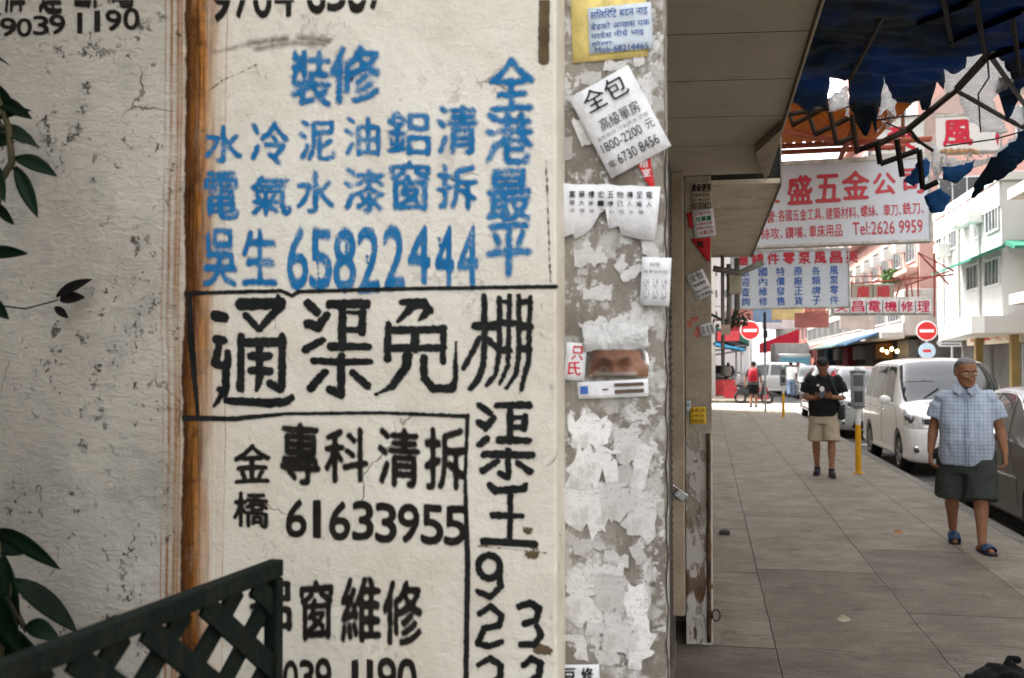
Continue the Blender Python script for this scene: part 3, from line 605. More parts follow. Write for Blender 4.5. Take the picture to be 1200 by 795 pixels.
for q in ((2, 36, 2.5, 6.5), (2, 36, -5.5, -1), (-12, -5, -1, 1)): box(bm, q[0] * s_, q[1] * s_, y_ - .0004, y_, q[2] * s_, q[3] * s_)
obj('brown_mark', bm, pm('label_brown', (.12, .08, .065), .5), o)
o = paper('notice', 'scrap of white notice with black characters at the pillar foot', 'notice', 680, 790, 46, 24, 4, PY_, WHITE, .004)
write(o, [('豆', -20, -8, -4, 9, .04), ('修', 2, -9, 16, 8, .04)], INK)
# small mirror: its plane faces the photographer
mc = at_y(725, 426, PY_ - .012); nrm = (Vector((0.004, 0, EYE + .024)) - mc).normalized()
g = G('mirror_silver'); g.fin((.72, .68, .66), .04, None, 1.0); MIR = g.m
bm = BM(); sx, sz = plane_scale(725, 426, PY_); hw, hh = 34 * sx, 15.5 * sz
prism(bm, [Vector((x, 0, z)) for x, z in ((-hw, -hh), (hw, -hh), (hw + .002, 0), (hw - .001, hh - .004), (hw - .006, hh), (-hw + .006, hh), (-hw + .001, hh - .004), (-hw - .002, 0))], (0, .003, 0))
mir = tag(obj('mirror', bm, MIR), 'small rounded mirror reflecting the photographer on the scrap covered pillar', 'mirror')
mir.location = mc; mir.rotation_euler = (nrm).to_track_quat('-Y', 'Z').to_euler()

# ================================================================== SHUTTER, SECOND PILLAR, SHOP BLOCK
DARKM = pm('dark_shutter', (.055, .055, .056), .5, .3, 8, .2, 90, .6, dirt=.4)
BEIGE = pm('beige_metal', (.46, .385, .29), .6, .15, 4, .25, 90, dirt=.35, dcol=(.12, .09, .06))
shut = empty('roller_shutter', (-.21, 3.6, 0)); tag(shut, 'dark ribbed roller shutter seen edge on behind the pasted pillar', 'shutter')
bm = BM()
P = []
for i in range(62):
    z = .06 + i * .043
    for a in range(5): P.append((.012 * math.sin(math.pi * a / 4), z + .036 * a / 4))
    P.append((-.004, z + .04))
vs0 = [bm.verts.new((p[0], -2.0, p[1])) for p in P]; vs1 = [bm.verts.new((p[0], 2.14, p[1])) for p in P]
for k in range(len(P) - 1): bm.faces.new((vs0[k], vs0[k + 1], vs1[k + 1], vs1[k]))
obj('slat_curtain', bm, DARKM, shut, True)
bm = BM(); box(bm, 0, .075, 2.13, 2.2, .2, 2.72, .006); obj('side_rail', bm, BEIGE, shut)
bm = BM(); box(bm, -.01, .02, 2.12, 2.17, 0, .2, .004); box(bm, -.012, .03, -2, 2.12, 0, .06, .006); obj('bottom_rail', bm, pm('rail_grey', (.14, .12, .1), .6, .3, 8, .2, 60), shut)
# padlock
STEEL = pm('padlock_steel', (.55, .57, .58), .25, .15, 20, .1, 90, .95)
pl = at_y(795, 578, 5.68); lk = empty('padlock', pl); lk.rotation_euler = (0, R(35), 0)
tag(lk, 'steel padlock hanging tilted from the beige shutter rail', 'padlock')
bm = BM(); box(bm, -.016, .052, -.02, .02, -.026, .024, .006); obj('lock_body', bm, STEEL, lk)
bm = BM(); tube(bm, [(-.012, 0, .018), (-.05, 0, .018), (-.068, 0, .008), (-.068, 0, -.01), (-.05, 0, -.018), (-.012, 0, -.018)], .0055, 8); obj('shackle', bm, STEEL, lk, True)
P2 = 5.9
g = G('peeling_pillar'); X, Y, Z = g.xyz()[0:3]
n1 = g.noise(5, None, 8, .65); n2 = g.noise(30, None, 8, .7)
c = g.mix(g.rmp(n1, .35, .65), (.34, .295, .235), (.50, .45, .375)); c = g.mix(g.math('MULTIPLY', g.rmp(n2, .55, .65), .45), c, (.13, .105, .075))
low = g.rmp(Z, 1.25, 1.15); whit = g.math('MULTIPLY', low, g.rmp(g.noise(7, g.map((1, 1, .6), loc=(2, 0, 6)), 6, .6), .40, .43))
c = g.mix(g.math('MULTIPLY', whit, .9), c, (.62, .60, .56))
ru = g.math('MULTIPLY', g.rmp(Z, 1.2, .3), g.rmp(g.noise(9, g.map((1.6, 1, .55), loc=(6, 0, 2)), 7, .6), .52, .56)); c = g.mix(g.math('MULTIPLY', ru, .9), c, (.13, .062, .028))
PP = g.fin(c, .9, g.bump(g.math('ADD', n2, whit), .8, .012))
def p2x(px): return at_y(px, 500, P2).x
bm = BM(); box(bm, p2x(803), p2x(834.5), P2, P2 + .5, -.05, 2.72, .006)
pil2 = tag(obj('pillar', bm, PP), 'peeling brown pillar with small stickers beside the open pavement', 'pillar')
bm = BM(); x = p2x(830)
pts = [Vector((x + .004 * mnoise.noise((0, 0, i * .7)), P2 - .018, .02 + i * .06)) for i in range(21)]; tube(bm, pts, [.012 + .004 * mnoise.noise((3, 0, i * 1.3)) for i in range(21)], 8)
obj('rusty_pipe', bm, pm('dark_rust', (.085, .05, .03), .85, .6, 20, .8, 60), pil2, True)
bm = BM(); bmesh.ops.create_cone(bm, segments=8, radius1=.001, radius2=.001, depth=.001, cap_ends=True)
bm.free(); bm = BM()
tube(bm, [(p2x(838) + .022 * math.cos(a * .5), P2 - .03 + .01 * math.sin(a * .5), .18 + .03 * math.sin(a * .5)) for a in range(14)], .005, 6, caps=True); obj('iron_ring', bm, pm('dark_iron', (.05, .04, .035), .7, .3), pil2, True)
CREAM = pm('faded_paper', (.50, .44, .33), .8, .15, 30, .2, 60, dirt=.3); 
o = paper('notice', 'beige notice in black type at the top of the peeling pillar', 'notice', 822, 230, 25, 34, 0, P2, CREAM, .004); write(o, [('高級便房', -11, -14, 11, -5, .05), ('全新裝修冷氣', -10, -3, 10, 1, .02), ('單人雙人電視', -10, 3, 10, 6, .02), ('60783823', -11, 8, 11, 15, .04)], INK)
o = paper('notice', 'white notice with green heading and red rows on peeling pillar', 'notice', 825, 262, 25, 32, 6, P2, WHITE, .012); write(o, [('吉屋出租', -10, -13, 10, -10, .01), ('電話查詢服務', -10, -1, 10, 2, .01), ('冷氣裝修工程', -10, 4, 10, 7, .01), ('水電工程', -6, 9, 10, 13, .02)], RINK); write(o, [('光華樓', -9, -8, 9, -2, .05)], pm('green_ink', (.03, .22, .1), .6), 'heading')
o = paper('sticker', 'triangular red sticker under the red and green notice', 'sticker', 821, 293, 22, 28, 0, P2, REDP, .006, outline=[(-12, 13), (12, 14), (11, -14), (8, -14)]); write(o, [('售', -5, -10, 4, -2, .03)], INK)
o = paper('sticker', 'small torn red sticker sticking out behind the white notice', 'sticker', 812, 258, 12, 18, 12, P2, REDP, .005)
o = paper('notice', 'small tilted white room rental card halfway up peeling pillar', 'notice', 820, 334, 22, 32, 24, P2, WHITE, .006); write(o, [('全包', -8, -14, 8, -6, .02), ('高級單房', -7, -3, 8, 1, .02), ('1800-2200', -9, 5, 9, 8, .03), ('6730 8456', -8, 10, 9, 14, .03)], INK)
o = paper('notice', 'small white card with grey columns low on peeling pillar', 'notice', 829, 386, 18, 14, 14, P2, WHITE, .008); write(o, [('電話電話電話', -6, -4, -3, 5, .02), ('電話電話電話', -1, -4, 2, 5, .02), ('電話電話電話', 4, -4, 7, 5, .02)], GREYINK)
for i, q in enumerate(((814, 374, 10, 7, 10), (818, 388, 8, 16, -20), (808, 380, 6, 9, 0))): scrap(*q, seed=70 + i, mat=pm('pink_scrap', (.55, .18, .15), .7, .4, 30), parent=pil2, Y=P2, name='red_scrap')
o = paper('sticker', 'square yellow sticker with red type on the peeling pillar', 'sticker', 818, 487, 19, 20, 2, P2, pm('yellow_sticker', (.70, .48, .04), .5, .15, 20), .006); write(o, [('清潔公司', -8, -8, 8, -4, .02), ('冷氣工程', -7, -1, 7, 2, .02), ('電話2323', -7, 4, 7, 8, .02)], pm('brown_ink', (.30, .06, .02), .6))
o = paper('sticker', 'tiny pale blue sticker next to the yellow square one', 'sticker', 807, 476, 5, 13, 0, P2, PALE, .006); write(o, [('水', -1.6, -3, 1.6, 1)], BINK)
# shop block behind: upper floors over the shutter
BLK = pm('shophouse_wall', (.42, .40, .36), .9, .15, 1.2, .3, 30, dirt=.4)
bm = BM(); box(bm, -9, -.26, 1.64, 36.5, 0, 14.0); box(bm, -9, -.09, 6.42, 36.5, 0, 14.0)
sh = tag(obj('shophouse', bm, BLK), 'long shophouse block running down the left of the pavement', 'building')
for yy in (12, 17, 22, 27, 32):
    for z in (4.6, 8, 11.2):
        bm = BM(); box(bm, -.1, -.05, yy, yy + 1.8, z, z + 1.4); f = obj('window', bm, pm('window_frame_grey', (.45, .46, .46), .5, .1, 4), sh)
        bm = BM(); box(bm, -.049, -.044, yy + .08, yy + 1.72, z + .08, z + 1.32); obj('pane', bm, pm('dark_glass', (.03, .035, .04), .08, .2, 2), f)
# ---- canopies
HS = at_y(850, 205, 5.9).z
xe = at_z(912, 160, HS).x; 
g = G('soffit_panel'); n1 = g.noise(120, None, 5, .7); n2 = g.noise(1.6, None, 7, .6)
c = g.mix(g.rmp(n2, .3, .7), (.62, .55, .455), (.74, .67, .565)); c = g.mix(g.math('MULTIPLY', n1, .2), c, (.2, .16, .12))
X, Y, Z = g.xyz()[0:3]
jj = None
for v in (2.2, 2.78, 3.36, 3.92, 4.5, 5.1): 
    d = g.math('LESS_THAN', g.math('ABSOLUTE', g.math('SUBTRACT', g.math('SUBTRACT', Y, g.math('MULTIPLY', X, .10)), v)), .004); jj = d if jj is None else g.math('MAXIMUM', jj, d)
c = g.mix(jj, c, (.07, .055, .04)); c = g.mix(g.math('MULTIPLY', g.rmp(g.noise(4, None, 8, .7), .58, .7), .35), c, (.14, .09, .05))
SOF = g.fin(c, .85, g.bump(g.math('SUBTRACT', n1, jj), .4, .006))
can = empty('canopy', (0, 3.6, HS)); tag(can, 'beige panelled concrete canopy over the shutter at top centre', 'canopy')
bm = BM(); box(bm, -.24, xe, -2.0, 2.3, 0, .34, .006); obj('slab', bm, SOF, can).data.transform(Matrix.Identity(4))
# material joints use object space, so shift the slab mesh to world-like coordinates
s_ = can.children[0]; s_.data.transform(Matrix.Translation((0, 3.6, 0))); s_.location.y = -3.6
bm = BM(); box(bm, xe + .001, xe + .012, -2.0, 2.31, -.012, .36, .003); obj('edge_trim', bm, BEIGE, can)
bm = BM(); prism(bm, [(xe - .1, 1.5, -.001), (xe - .006, 1.0, -.001), (xe - .006, 2.3, -.001), (xe - .006, 2.3, -.05), (xe - .13, 2.3, -.05)][:3], (0, 0, -.045)); obj('bracket', bm, BEIGE, can)
HS2 = at_y(850, 217, 6.0).z; xe2 = at_z(910, 225, HS2).x
c2 = empty('canopy', (0, 8, HS2)); tag(c2, 'lower beige canopy of the next shop behind the first', 'canopy')
bm = BM(); box(bm, -.2, xe2, -2.0, 2.1, 0, .03, .004); obj('slab', bm, pm('soffit_beige', (.66, .585, .475), .85, .12, 3, .2, 60, dirt=.4, dcol=(.2, .14, .08)), c2)
bm = BM(); box(bm, xe2 + .001, xe2 + .012, -2.0, 2.1, -.01, .3, .003); obj('fascia', bm, pm('fascia_grey', (.20, .18, .15), .7, .2, 6, .2, 60), c2)
bm = BM(); box(bm, -.2, xe2, -1.98, -1.94, .03, .3); obj('gap_board', bm, pm('dark_gap', (.03, .028, .026), .8), c2)  # near-black board standing in for the dark gap between the canopies
# pipes and meter boxes hanging below the lower canopy
pp = empty('pipe_cluster', (.1, 9.9, 0)); tag(pp, 'dirty pipes and a meter box under the end of the lower canopy', 'pipes')
GP = pm('grey_pipe', (.20, .19, .17), .7, .3, 10, .2, 60)
for k, (x, z0, z1) in enumerate(((.04, 1.5, 2.7), (.10, 2.0, 2.6), (.18, 2.15, 2.66))):
    bm = BM(); tube(bm, [(x, .05 * k, z0), (x, .05 * k, z1)], .018 + .004 * k, 8); obj('pipe', bm, GP, pp, True)
bm = BM(); tube(bm, [(-.05, -.05, 2.55), (.2, -.06, 2.5), (.42, -.04, 2.6)], .03, 8); obj('pipe', bm, GP, pp, True)
bm = BM(); box(bm, .1, .22, -.06, .06, 2.3, 2.5, .01); obj('meter_box', bm, pm('box_beige', (.40, .37, .3), .7, .2, 6), pp)
bm = BM(); box(bm, .02, .11, -.12, -.1, 1.9, 2.0, .004); obj('small_plate', bm, pm('plate_pale', (.55, .4, .36), .6, .1, 6), pp)

# ================================================================== SHOP SIGNS OVER THE PAVEMENT
SIGNW = pm('sign_white', (.60, .64, .70), .35, .05, 2, .05, 30, dirt=.12, dcol=(.35, .33, .3)); SIGNF = pm('sign_frame', (.60, .58, .54), .5, .25, 8, .3, 60, dirt=.6, dcol=(.2, .15, .1))
SRED = pm('sign_red', (.52, .022, .04), .45, .1, 4); SBLUE = pm('sign_blue', (.03, .12, .42), .45, .1, 4)
def sign(name, label, px0, py0, px1, py1, Y, depth=.14, tilt=0, mat=None, frame=.025, legs=()):
    a = at_y(px0, py1, Y); b = at_y(px1, py0, Y); w, h = b.x - a.x, b.z - a.z
    s = empty(name, ((a.x + b.x) / 2, Y, (a.z + b.z) / 2)); s.rotation_euler.y = R(tilt); tag(s, label, 'shop sign')
    bm = BM(); box(bm, -w / 2, w / 2, 0, depth, -h / 2, h / 2, .004); obj('board', bm, mat or SIGNW, s)
    if frame:
        bm = BM()
        for q in ((-w / 2 - frame, w / 2 + frame, h / 2, h / 2 + frame * 1.8), (-w / 2 - frame, w / 2 + frame, -h / 2 - frame, -h / 2)): box(bm, q[0], q[1], -.012, depth + .01, q[2], q[3], .003)
        for q in ((-w / 2 - frame, -w / 2), (w / 2, w / 2 + frame)): box(bm, q[0], q[1], -.012, depth + .01, -h / 2, h / 2)
        obj('frame', bm, SIGNF, s)
    for x, L_ in legs:
        bm = BM(); tube(bm, [(x, depth / 2, h / 2), (x, depth / 2, h / 2 + L_)], .018, 8); obj('hanger', bm, pm('rusty_steel', (.16, .07, .04), .8, .4, 12, .4, 60), s)
    s['sx'] = w / (px1 - px0); s['sz'] = h / (py1 - py0); s['th'] = 0; s['cx'] = (px0 + px1) / 2; s['cy'] = (py0 + py1) / 2
    return s
def swrite(s, rows, mat, name='lettering', bold=.03):
    cx, cy = s['cx'], s['cy']
    return write(s, [(r[0], r[1] - cx, r[2] - cy, r[3] - cx, r[4] - cy) for r in rows], mat, name, bold, -.004)
s = sign('shop_sign', 'large white hardware shop sign in red characters above the pavement', 868, 187, 1088, 287, 10.4, .16, -1.0, legs=((-.6, 1.2), (.7, 1.2)))
swrite(s, [('永', 880, 210, 916, 236), ('盛', 925, 201, 954, 237), ('五', 958, 202, 987, 236), ('金', 989, 199, 1021, 234), ('公', 1025, 203, 1051, 230), ('司', 1058, 200, 1083, 230)], SRED, 'shop_name', .045)
swrite(s, [('專營:', 889, 243, 911, 259), ('各國五金工具、', 913, 243, 967, 258), ('建築材料、', 969, 243, 1008, 258), ('螺絲、車刀、', 1010, 242, 1056, 257), ('銑刀、', 1058, 241, 1082, 256),
           ('絲攻、', 892, 265, 918, 280), ('鑽嘴、', 921, 265, 946, 280), ('車床用品', 949, 264, 988, 280), ('Tel:2626 9959', 1000, 263, 1080, 279)], SRED, 'small_print', .025)
s = sign('shop_sign', 'lower white pump parts sign with red heading and blue columns', 858, 293, 994, 361, 11.6, .1, -.4, frame=.014)
swrite(s, [(ch, 864 + i * 18.2, 295, 864 + i * 18.2 + 14, 309) for i, ch in enumerate('滙總件零泵風昌英')], SRED, 'shop_name', .05)
for i, col_ in enumerate(('歡迎查詢', '國內維修', '特價發售', '原廠正貨', '各類牌子', '風泵零件')):
    swrite(s, [(ch, 869 + i * 20.7, 312.5 + j * 11.9, 879 + i * 20.7, 322.8 + j * 11.9) for j, ch in enumerate(col_)], SBLUE, 'lettering_column', .03)
# row of small white boxes: electric motor repair
YS = 17.0
s = empty('shop_sign', (0, YS, 0)); tag(s, 'row of small white box signs for motor repair in red', 'shop sign')
W2 = pm('box_white', (.78, .76, .78), .4, .05, 4)
for i, ch in enumerate('英昌電機修理'):
    x0 = 977.5 + i * 19.2; a = at_y(x0, 367, YS); b = at_y(x0 + 17.8, 351.5, YS)
    bm = BM(); box(bm, a.x, b.x, 0, .12, a.z, b.z, .006); p = obj('letter_box', bm, W2, s)
    p['sx'] = (b.x - a.x) / 17.8; p['sz'] = (b.z - a.z) / 15.5; p['th'] = 0; p.location = ((a.x + b.x) / 2, 0, (a.z + b.z) / 2); p.data.transform(Matrix.Translation(-p.location)); write(p, [(ch, -7.2, -6.4, 7.2, 6.4)], pm('pinkish_red', (.62, .03, .09), .5), 'lettering', .03, -.004)
a = at_y(975, 350, YS); b = at_y(1094, 367.5, YS); bm = BM(); box(bm, a.x, b.x, .12, .16, b.z - .02, a.z + .02); obj('back_rail', bm, SIGNF, s)
BEIGE_T = pm('tan_board', (.42, .36, .28), .6, .1, 6)
for ch, x0, lab in (('廣', 1000, 'square tan box sign with the first red character'), ('順', 1024, 'square tan box sign with the second red character')):
    s2 = sign('shop_sign', lab + ' above the motor repair row', x0, 334, x0 + 23, 350.5, YS + .3, .1, 0, BEIGE_T, .01); swrite(s2, [(ch, x0 + 4, 335.5, x0 + 19, 350)], SRED, 'lettering', .05)
# red steel gantry that carries them
bm = BM(); RS = pm('red_steel', (.36, .09, .08), .6, .25, 10, .2, 60)
def bar(bm, pxs, Y, r=.012, n=6):
    q = [at_y(p[0], p[1], p[2] if len(p) > 2 else Y) for p in pxs]
    tube(bm, q, r, n); return q
for pts in (((1095, 372), (1095, 297)), ((1076, 350), (1076, 296), (1118, 318)), ((1076, 296), (1112, 334)), ((1060, 335), (1112, 318)), ((1062, 351), (1066, 322), (1070, 351)), ((1050, 348), (1060, 322), (1064, 350)), ((998, 333), (1118, 322)), ((998, 351), (998, 330))):
    bar(bm, pts, YS + .6, .016)
tag(obj('sign_gantry', bm, RS), 'thin red steel gantry holding the box signs over the street', 'sign frame')
# white sign with pink top and the brush character for wind
YW = 15.0
s = sign('shop_sign', 'large white sign with red brush characters beyond the torn awning', 1022, 134, 1172, 181, YW, .2, 0, pm('sign_plain_white', (.78, .76, .74), .5, .05, 3), .02)
swrite(s, [('泵', 1040, 146, 1074, 178), ('風', 1106, 140, 1140, 174), ('零', 1166, 146, 1171, 176)], pm('brush_red', (.62, .03, .06), .5, .1), 'lettering', .05)
bm = BM(); a = at_y(1084, 181, YW); b = at_y(1096, 134, YW); box(bm, a.x - s.location.x, b.x - s.location.x, -.02, .0, a.z - s.location.z, b.z - s.location.z); obj('divider', bm, pm('pinkish_wood', (.55, .42, .38), .6), s)
bm = BM()
prism(bm, [at_y(p[0], p[1], YW + .1) - s.location for p in ((1084, 133), (1150, 133), (1128, 112), (1108, 106), (1090, 120))], (0, .1, 0)); obj('gable_panel', bm, pm('dusty_pink', (.62, .47, .43), .7, .08, 4), s)
bm = BM()
for i in range(14): 
    q = at_y(1105 + i * 3.1, 178 + random.uniform(-2, 2), YW - .06) - s.location; ball(bm, q, .04, .03, .03, None, 6)
obj('peeling_edge', bm, pm('peel_brown', (.45, .28, .16), .8, .4, 8), s)
# ---- orange awning over the hardware sign
ZO = at_y(950, 184, 10.2).z
aw = empty('orange_awning', (0, 9.2, ZO)); tag(aw, 'orange brown corrugated awning above the white hardware sign', 'awning')
bm = BM(); n = 60; x0, x1 = at_z(905, 150, ZO).x, at_z(1052, 150, ZO).x
ra = [[bm.verts.new((x0 + (x1 - x0) * k / n, y + (.1 * mnoise.noise((k * .3, 0, 0)) if y > .9 or y < -.9 else 0), .02 * math.sin(k * 1.2) + .03 + (y + 1) * .06)) for k in range(n + 1)] for y in (-1.05, 0, 1.1)]
for a, b in zip(ra, ra[1:]):
    for k in range(n): bm.faces.new((a[k], a[k + 1], b[k + 1], b[k]))
r = bmesh.ops.extrude_face_region(bm, geom=bm.faces[:]); bmesh.ops.translate(bm, vec=(0, 0, .006), verts=[e for e in r['geom'] if isinstance(e, bmesh.types.BMVert)])
g = G('orange_sheet'); a = g.noise(5, None, 6, .6); c = g.mix(g.rmp(a, .35, .65), (.46, .18, .04), (.62, .29, .08)); g.fin(c, .6)
tr = g.n('ShaderNodeBsdfTranslucent'); g.l(c, tr.inputs[0]); ms = g.n('ShaderNodeMixShader'); ms.inputs[0].default_value = .45
g.t.links.new(g.b.outputs[0], ms.inputs[1]); g.t.links.new(tr.outputs[0], ms.inputs[2]); g.t.links.new(ms.outputs[0], g.out.inputs[0])
obj('sheet', bm, g.m, aw, True)
PIPER = pm('red_oxide', (.33, .09, .055), .6, .2, 8, .2, 60)
for a, b in (((914, 152, 8.6), (990, 168, 9.6)), ((914, 172, 9.7), (1092, 163, 9.7)), ((914, 179, 10.0), (1060, 172, 10.0)), ((985, 185, 10.1), (1000, 150, 8.8))):
    bm = BM(); q = [at_y(*a) - aw.location, at_y(*b) - aw.location]; tube(bm, q, .026, 8); obj('pipe', bm, PIPER, aw, True)
# ---- torn blue awning on folding arms
tn = empty('torn_awning', (1.2, 4.0, 2.85)); tag(tn, 'torn dark blue awning on folding scissor arms over the pavement', 'awning')
def yq(py): return 3.2 + 1.7 * py / 130 if py < 150 else 3.2 + 1.7 * 150 / 130 + (py - 150) * .002
ZS = 3.613
def zp(x, y, dy=0): 
    px, py = 900 + x / ZS, y / ZS; return at_y(px, py, yq(py) + dy)
g = G('tarpaulin'); a = g.noise(2.2, g.map((1, .6, 1)), 6, .6); b = g.noise(14, None, 6)
c = g.mix(g.rmp(a, .4, .62), (.006, .016, .034), (.014, .075, .20)); g.fin(c, .55, g.bump(g.math('ADD', a, g.math('MULTIPLY', b, .3)), .6, .03))
tr = g.n('ShaderNodeBsdfTranslucent'); g.l(g.mix(g.rmp(a, .44, .60), (.0, .001, .003), (.015, .12, .42)), tr.inputs[0]); ms = g.n('ShaderNodeMixShader'); ms.inputs[0].default_value = .28
g.t.links.new(g.b.outputs[0], ms.inputs[1]); g.t.links.new(tr.outputs[0], ms.inputs[2]); g.t.links.new(ms.outputs[0], g.out.inputs[0]); TARP = g.m
BTARP = pm('blue_tarp', (.02, .10, .30), .6, .4, 9, .5, 20)
g = G('torn_lining'); a = g.noise(9, g.map((1, 1, 2)), 7, .7); wv = g.noise(130, None, 3)
c = g.mix(g.rmp(a, .35, .65), (.68, .68, .68), (.88, .88, .88))
al = g.math('MULTIPLY_ADD', g.rmp(g.math('ADD', g.math('MULTIPLY', wv, .5), g.math('MULTIPLY', a, .5)), .42, .52), .45, .5)
g.fin(c, .85, g.bump(a, .8, .02), None, al)
tr = g.n('ShaderNodeBsdfTranslucent'); g.l(c, tr.inputs[0]); ms = g.n('ShaderNodeMixShader'); ms.inputs[0].default_value = .55
g.t.links.new(g.b.outputs[0], ms.inputs[1]); g.t.links.new(tr.outputs[0], ms.inputs[2]); tp = g.n('ShaderNodeBsdfTransparent'); m2 = g.n('ShaderNodeMixShader'); g.l(al, m2.inputs[0]); g.b.inputs['Alpha'].default_value = 1
for q in list(g.b.inputs['Alpha'].links): g.t.links.remove(q)
g.t.links.new(tp.outputs[0], m2.inputs[1]); g.t.links.new(ms.outputs[0], m2.inputs[2]); g.t.links.new(m2.outputs[0], g.out.inputs[0]); MESH = g.m
def cloth(name, pts, mat, seed, dy=0, amp=3.5, step=16, wav=.06, thick=.002, drop=None):
    P = ragged([Vector(p) for p in pts], amp, step, seed)
    bm = BM(); vs = [bm.verts.new((p[0], p[1], 0)) for p in P]
    for t in tessellate_polygon([[Vector((p[0], p[1], 0)) for p in P]]):
        try: bm.faces.new([vs[i] for i in t])
        except ValueError: pass
    for _ in range(4):
        bmesh.ops.subdivide_edges(bm, edges=[e for e in bm.edges if e.calc_length() > 40], cuts=1); bmesh.ops.triangulate(bm, faces=bm.faces[:])
    for v in bm.verts: v.co = zp(v.co.x, v.co.y, dy) - tn.location
    for v in bm.verts:
        q = v.co; v.co.z += wav * mnoise.noise((q.x * 2.2 + seed, q.y * 2.6, seed)) + .4 * wav * mnoise.noise((q.x * 9, q.y * 9, seed))
    r = bmesh.ops.extrude_face_region(bm, geom=bm.faces[:]); bmesh.ops.translate(bm, vec=(0, .0, thick), verts=[e for e in r['geom'] if isinstance(e, bmesh.types.BMVert)])
    return obj(name, bm, mat, tn, True)
cloth('tarpaulin', [(215, -30), (260, -500), (2500, -560), (2450, 300), (1300, 480), (1084, 400), (1030, 465), (1010, 480), (990, 440), (960, 400), (980, 330), (1040, 340), (1000, 250), (960, 215), (850, 215), (835, 265), (790, 300), (745, 270), (750, 330), (745, 385), (715, 355), (690, 440), (655, 480),
   (640, 430), (600, 450), (545, 440), (490, 330), (480, 420), (455, 560), (440, 520), (415, 575), (385, 540), (365, 500), (350, 480), (340, 335), (262, 345), (245, 445), (205, 430), (180, 450), (140, 440), (80, 410), (120, 280)], TARP, 1, amp=5)
cloth('torn_lining', [(850, 215), (900, 205), (960, 215), (1000, 250), (1040, 340), (975, 400), (950, 430), (1005, 520), (1012, 570), (950, 560), (905, 570), (860, 500), (800, 400), (750, 380), (745, 290), (800, 310)], MESH, 2, .03, 6, 12)
cloth('torn_lining', [(690, 600), (720, 650), (830, 680), (940, 650), (1075, 545), (1084, 565), (1000, 635), (880, 695), (800, 720), (775, 790), (745, 720), (710, 740), (690, 700)], MESH, 3, .05, 6, 12)
cloth('torn_lining', [(1010, 490), (1062, 432), (1084, 500), (1055, 530), (1020, 510)], MESH, 4, .03, 5, 12)
cloth('torn_lining', [(258, 385), (335, 345), (345, 420), (345, 500), (325, 430), (255, 440)], MESH, 5, .03, 5, 10)
cloth('torn_lining', [(490, 330), (545, 440), (540, 480), (500, 470), (465, 510), (478, 440)], MESH, 6, .03, 5, 10)
cloth('tarp_scrap', [(575, 740), (635, 648), (670, 642), (688, 665), (682, 712), (620, 762)], BTARP, 7, .02, 5, 14)
cloth('tarp_scrap', [(735, 690), (830, 680), (880, 650), (860, 700), (790, 750), (740, 740)], BTARP, 9, .03, 5, 14)
cloth('tarp_scrap', [(660, 830), (730, 795), (775, 830), (740, 895), (690, 900), (670, 860)], BTARP, 10, .02, 5, 14)
cloth('tarp_scrap', [(1140, 470), (1084, 545), (1000, 620), (930, 680), (870, 770), (860, 820), (900, 800), (960, 745), (1000, 730), (1084, 660), (1200, 560)], TARP, 8, .0, 6, 14)
ARM = pm('dark_arm', (.010, .008, .007), .55, .4, 12, .3, 60); ARM2 = pm('brown_arm', (.05, .034, .025), .6, .3, 12, .3, 60)
def armbar(L, mat, w=.016, dy=-.04):
    bm = BM()
    for a, b in zip(L, L[1:]):
        p, q = zp(*a, dy) - tn.location, zp(*b, dy) - tn.location
        tube(bm, [p, q], w, 4, (0, 1, 0), .5)
    obj('folding_arm', bm, mat, tn)
for L in ([(735, -60), (780, 185)], [(870, -60), (920, 242)], [(1035, 60), (1065, 300)], [(640, 92), (860, 5), (960, -40)], [(770, 172), (1084, 40), (1180, 0)], [(915, 245), (1084, 185), (1180, 150)], [(1084, 440), (940, 235)]): armbar(L, ARM, .019)
for L in ([(70, 420), (105, 530), (255, 448)], [(165, 460), (200, 570), (345, 500)], [(260, 460), (290, 610), (375, 575)], [(355, 490), (378, 650)], [(50, 490), (370, 440)]): armbar(L, ARM2, .013)
for L in ([(460, 600), (475, 695), (640, 635), (655, 800), (720, 770)], [(545, 590), (568, 748)], [(375, 640), (470, 605)]): armbar(L, ARM, .014)
armbar([(935, 230), (800, 378), (700, 460), (590, 550), (465, 612)], ARM2, .016)
armbar([(800, 385), (1000, 500), (1084, 540)], ARM, .012); armbar([(490, 60), (435, 170), (345, 340)], ARM2, .009); armbar([(600, 550), (640, 600), (700, 640)], ARM, .008)
bm = BM()
rr = random.Random(5)
for i in range(26):
    x, y = rr.uniform(690, 800), rr.uniform(640, 720); L = [zp(x + k * rr.uniform(-9, 9), y + k * rr.uniform(10, 22), .03) - tn.location for k in range(5)]; tube(bm, L, .003, 4)
for i in range(8):
    x, y = rr.uniform(470, 530), rr.uniform(460, 520); L = [zp(x + k * rr.uniform(-4, 8), y + k * rr.uniform(6, 18), .03) - tn.location for k in range(5)]; tube(bm, L, .003, 4)
for i in range(14):
    x, y = rr.uniform(820, 1000), rr.uniform(640, 690) - 0; L = [zp(x + k * rr.uniform(-5, 5), y + k * rr.uniform(5, 12), .03) - tn.location for k in range(4)]; tube(bm, L, .0025, 4)
obj('frayed_threads', bm, pm('thread_white', (.72, .72, .7), .8, .1), tn)
bm = BM()
for L in ([(930, 260), (935, 330), (890, 400), (900, 560)], [(1084, 555), (960, 590), (745, 620)], [(460, 510), (560, 495), (640, 490)], [(500, 520), (590, 560), (640, 610)]): tube(bm, [zp(a[0], a[1], -.02) - tn.location for a in L], .004, 5)
obj('wire', bm, ARM, tn)
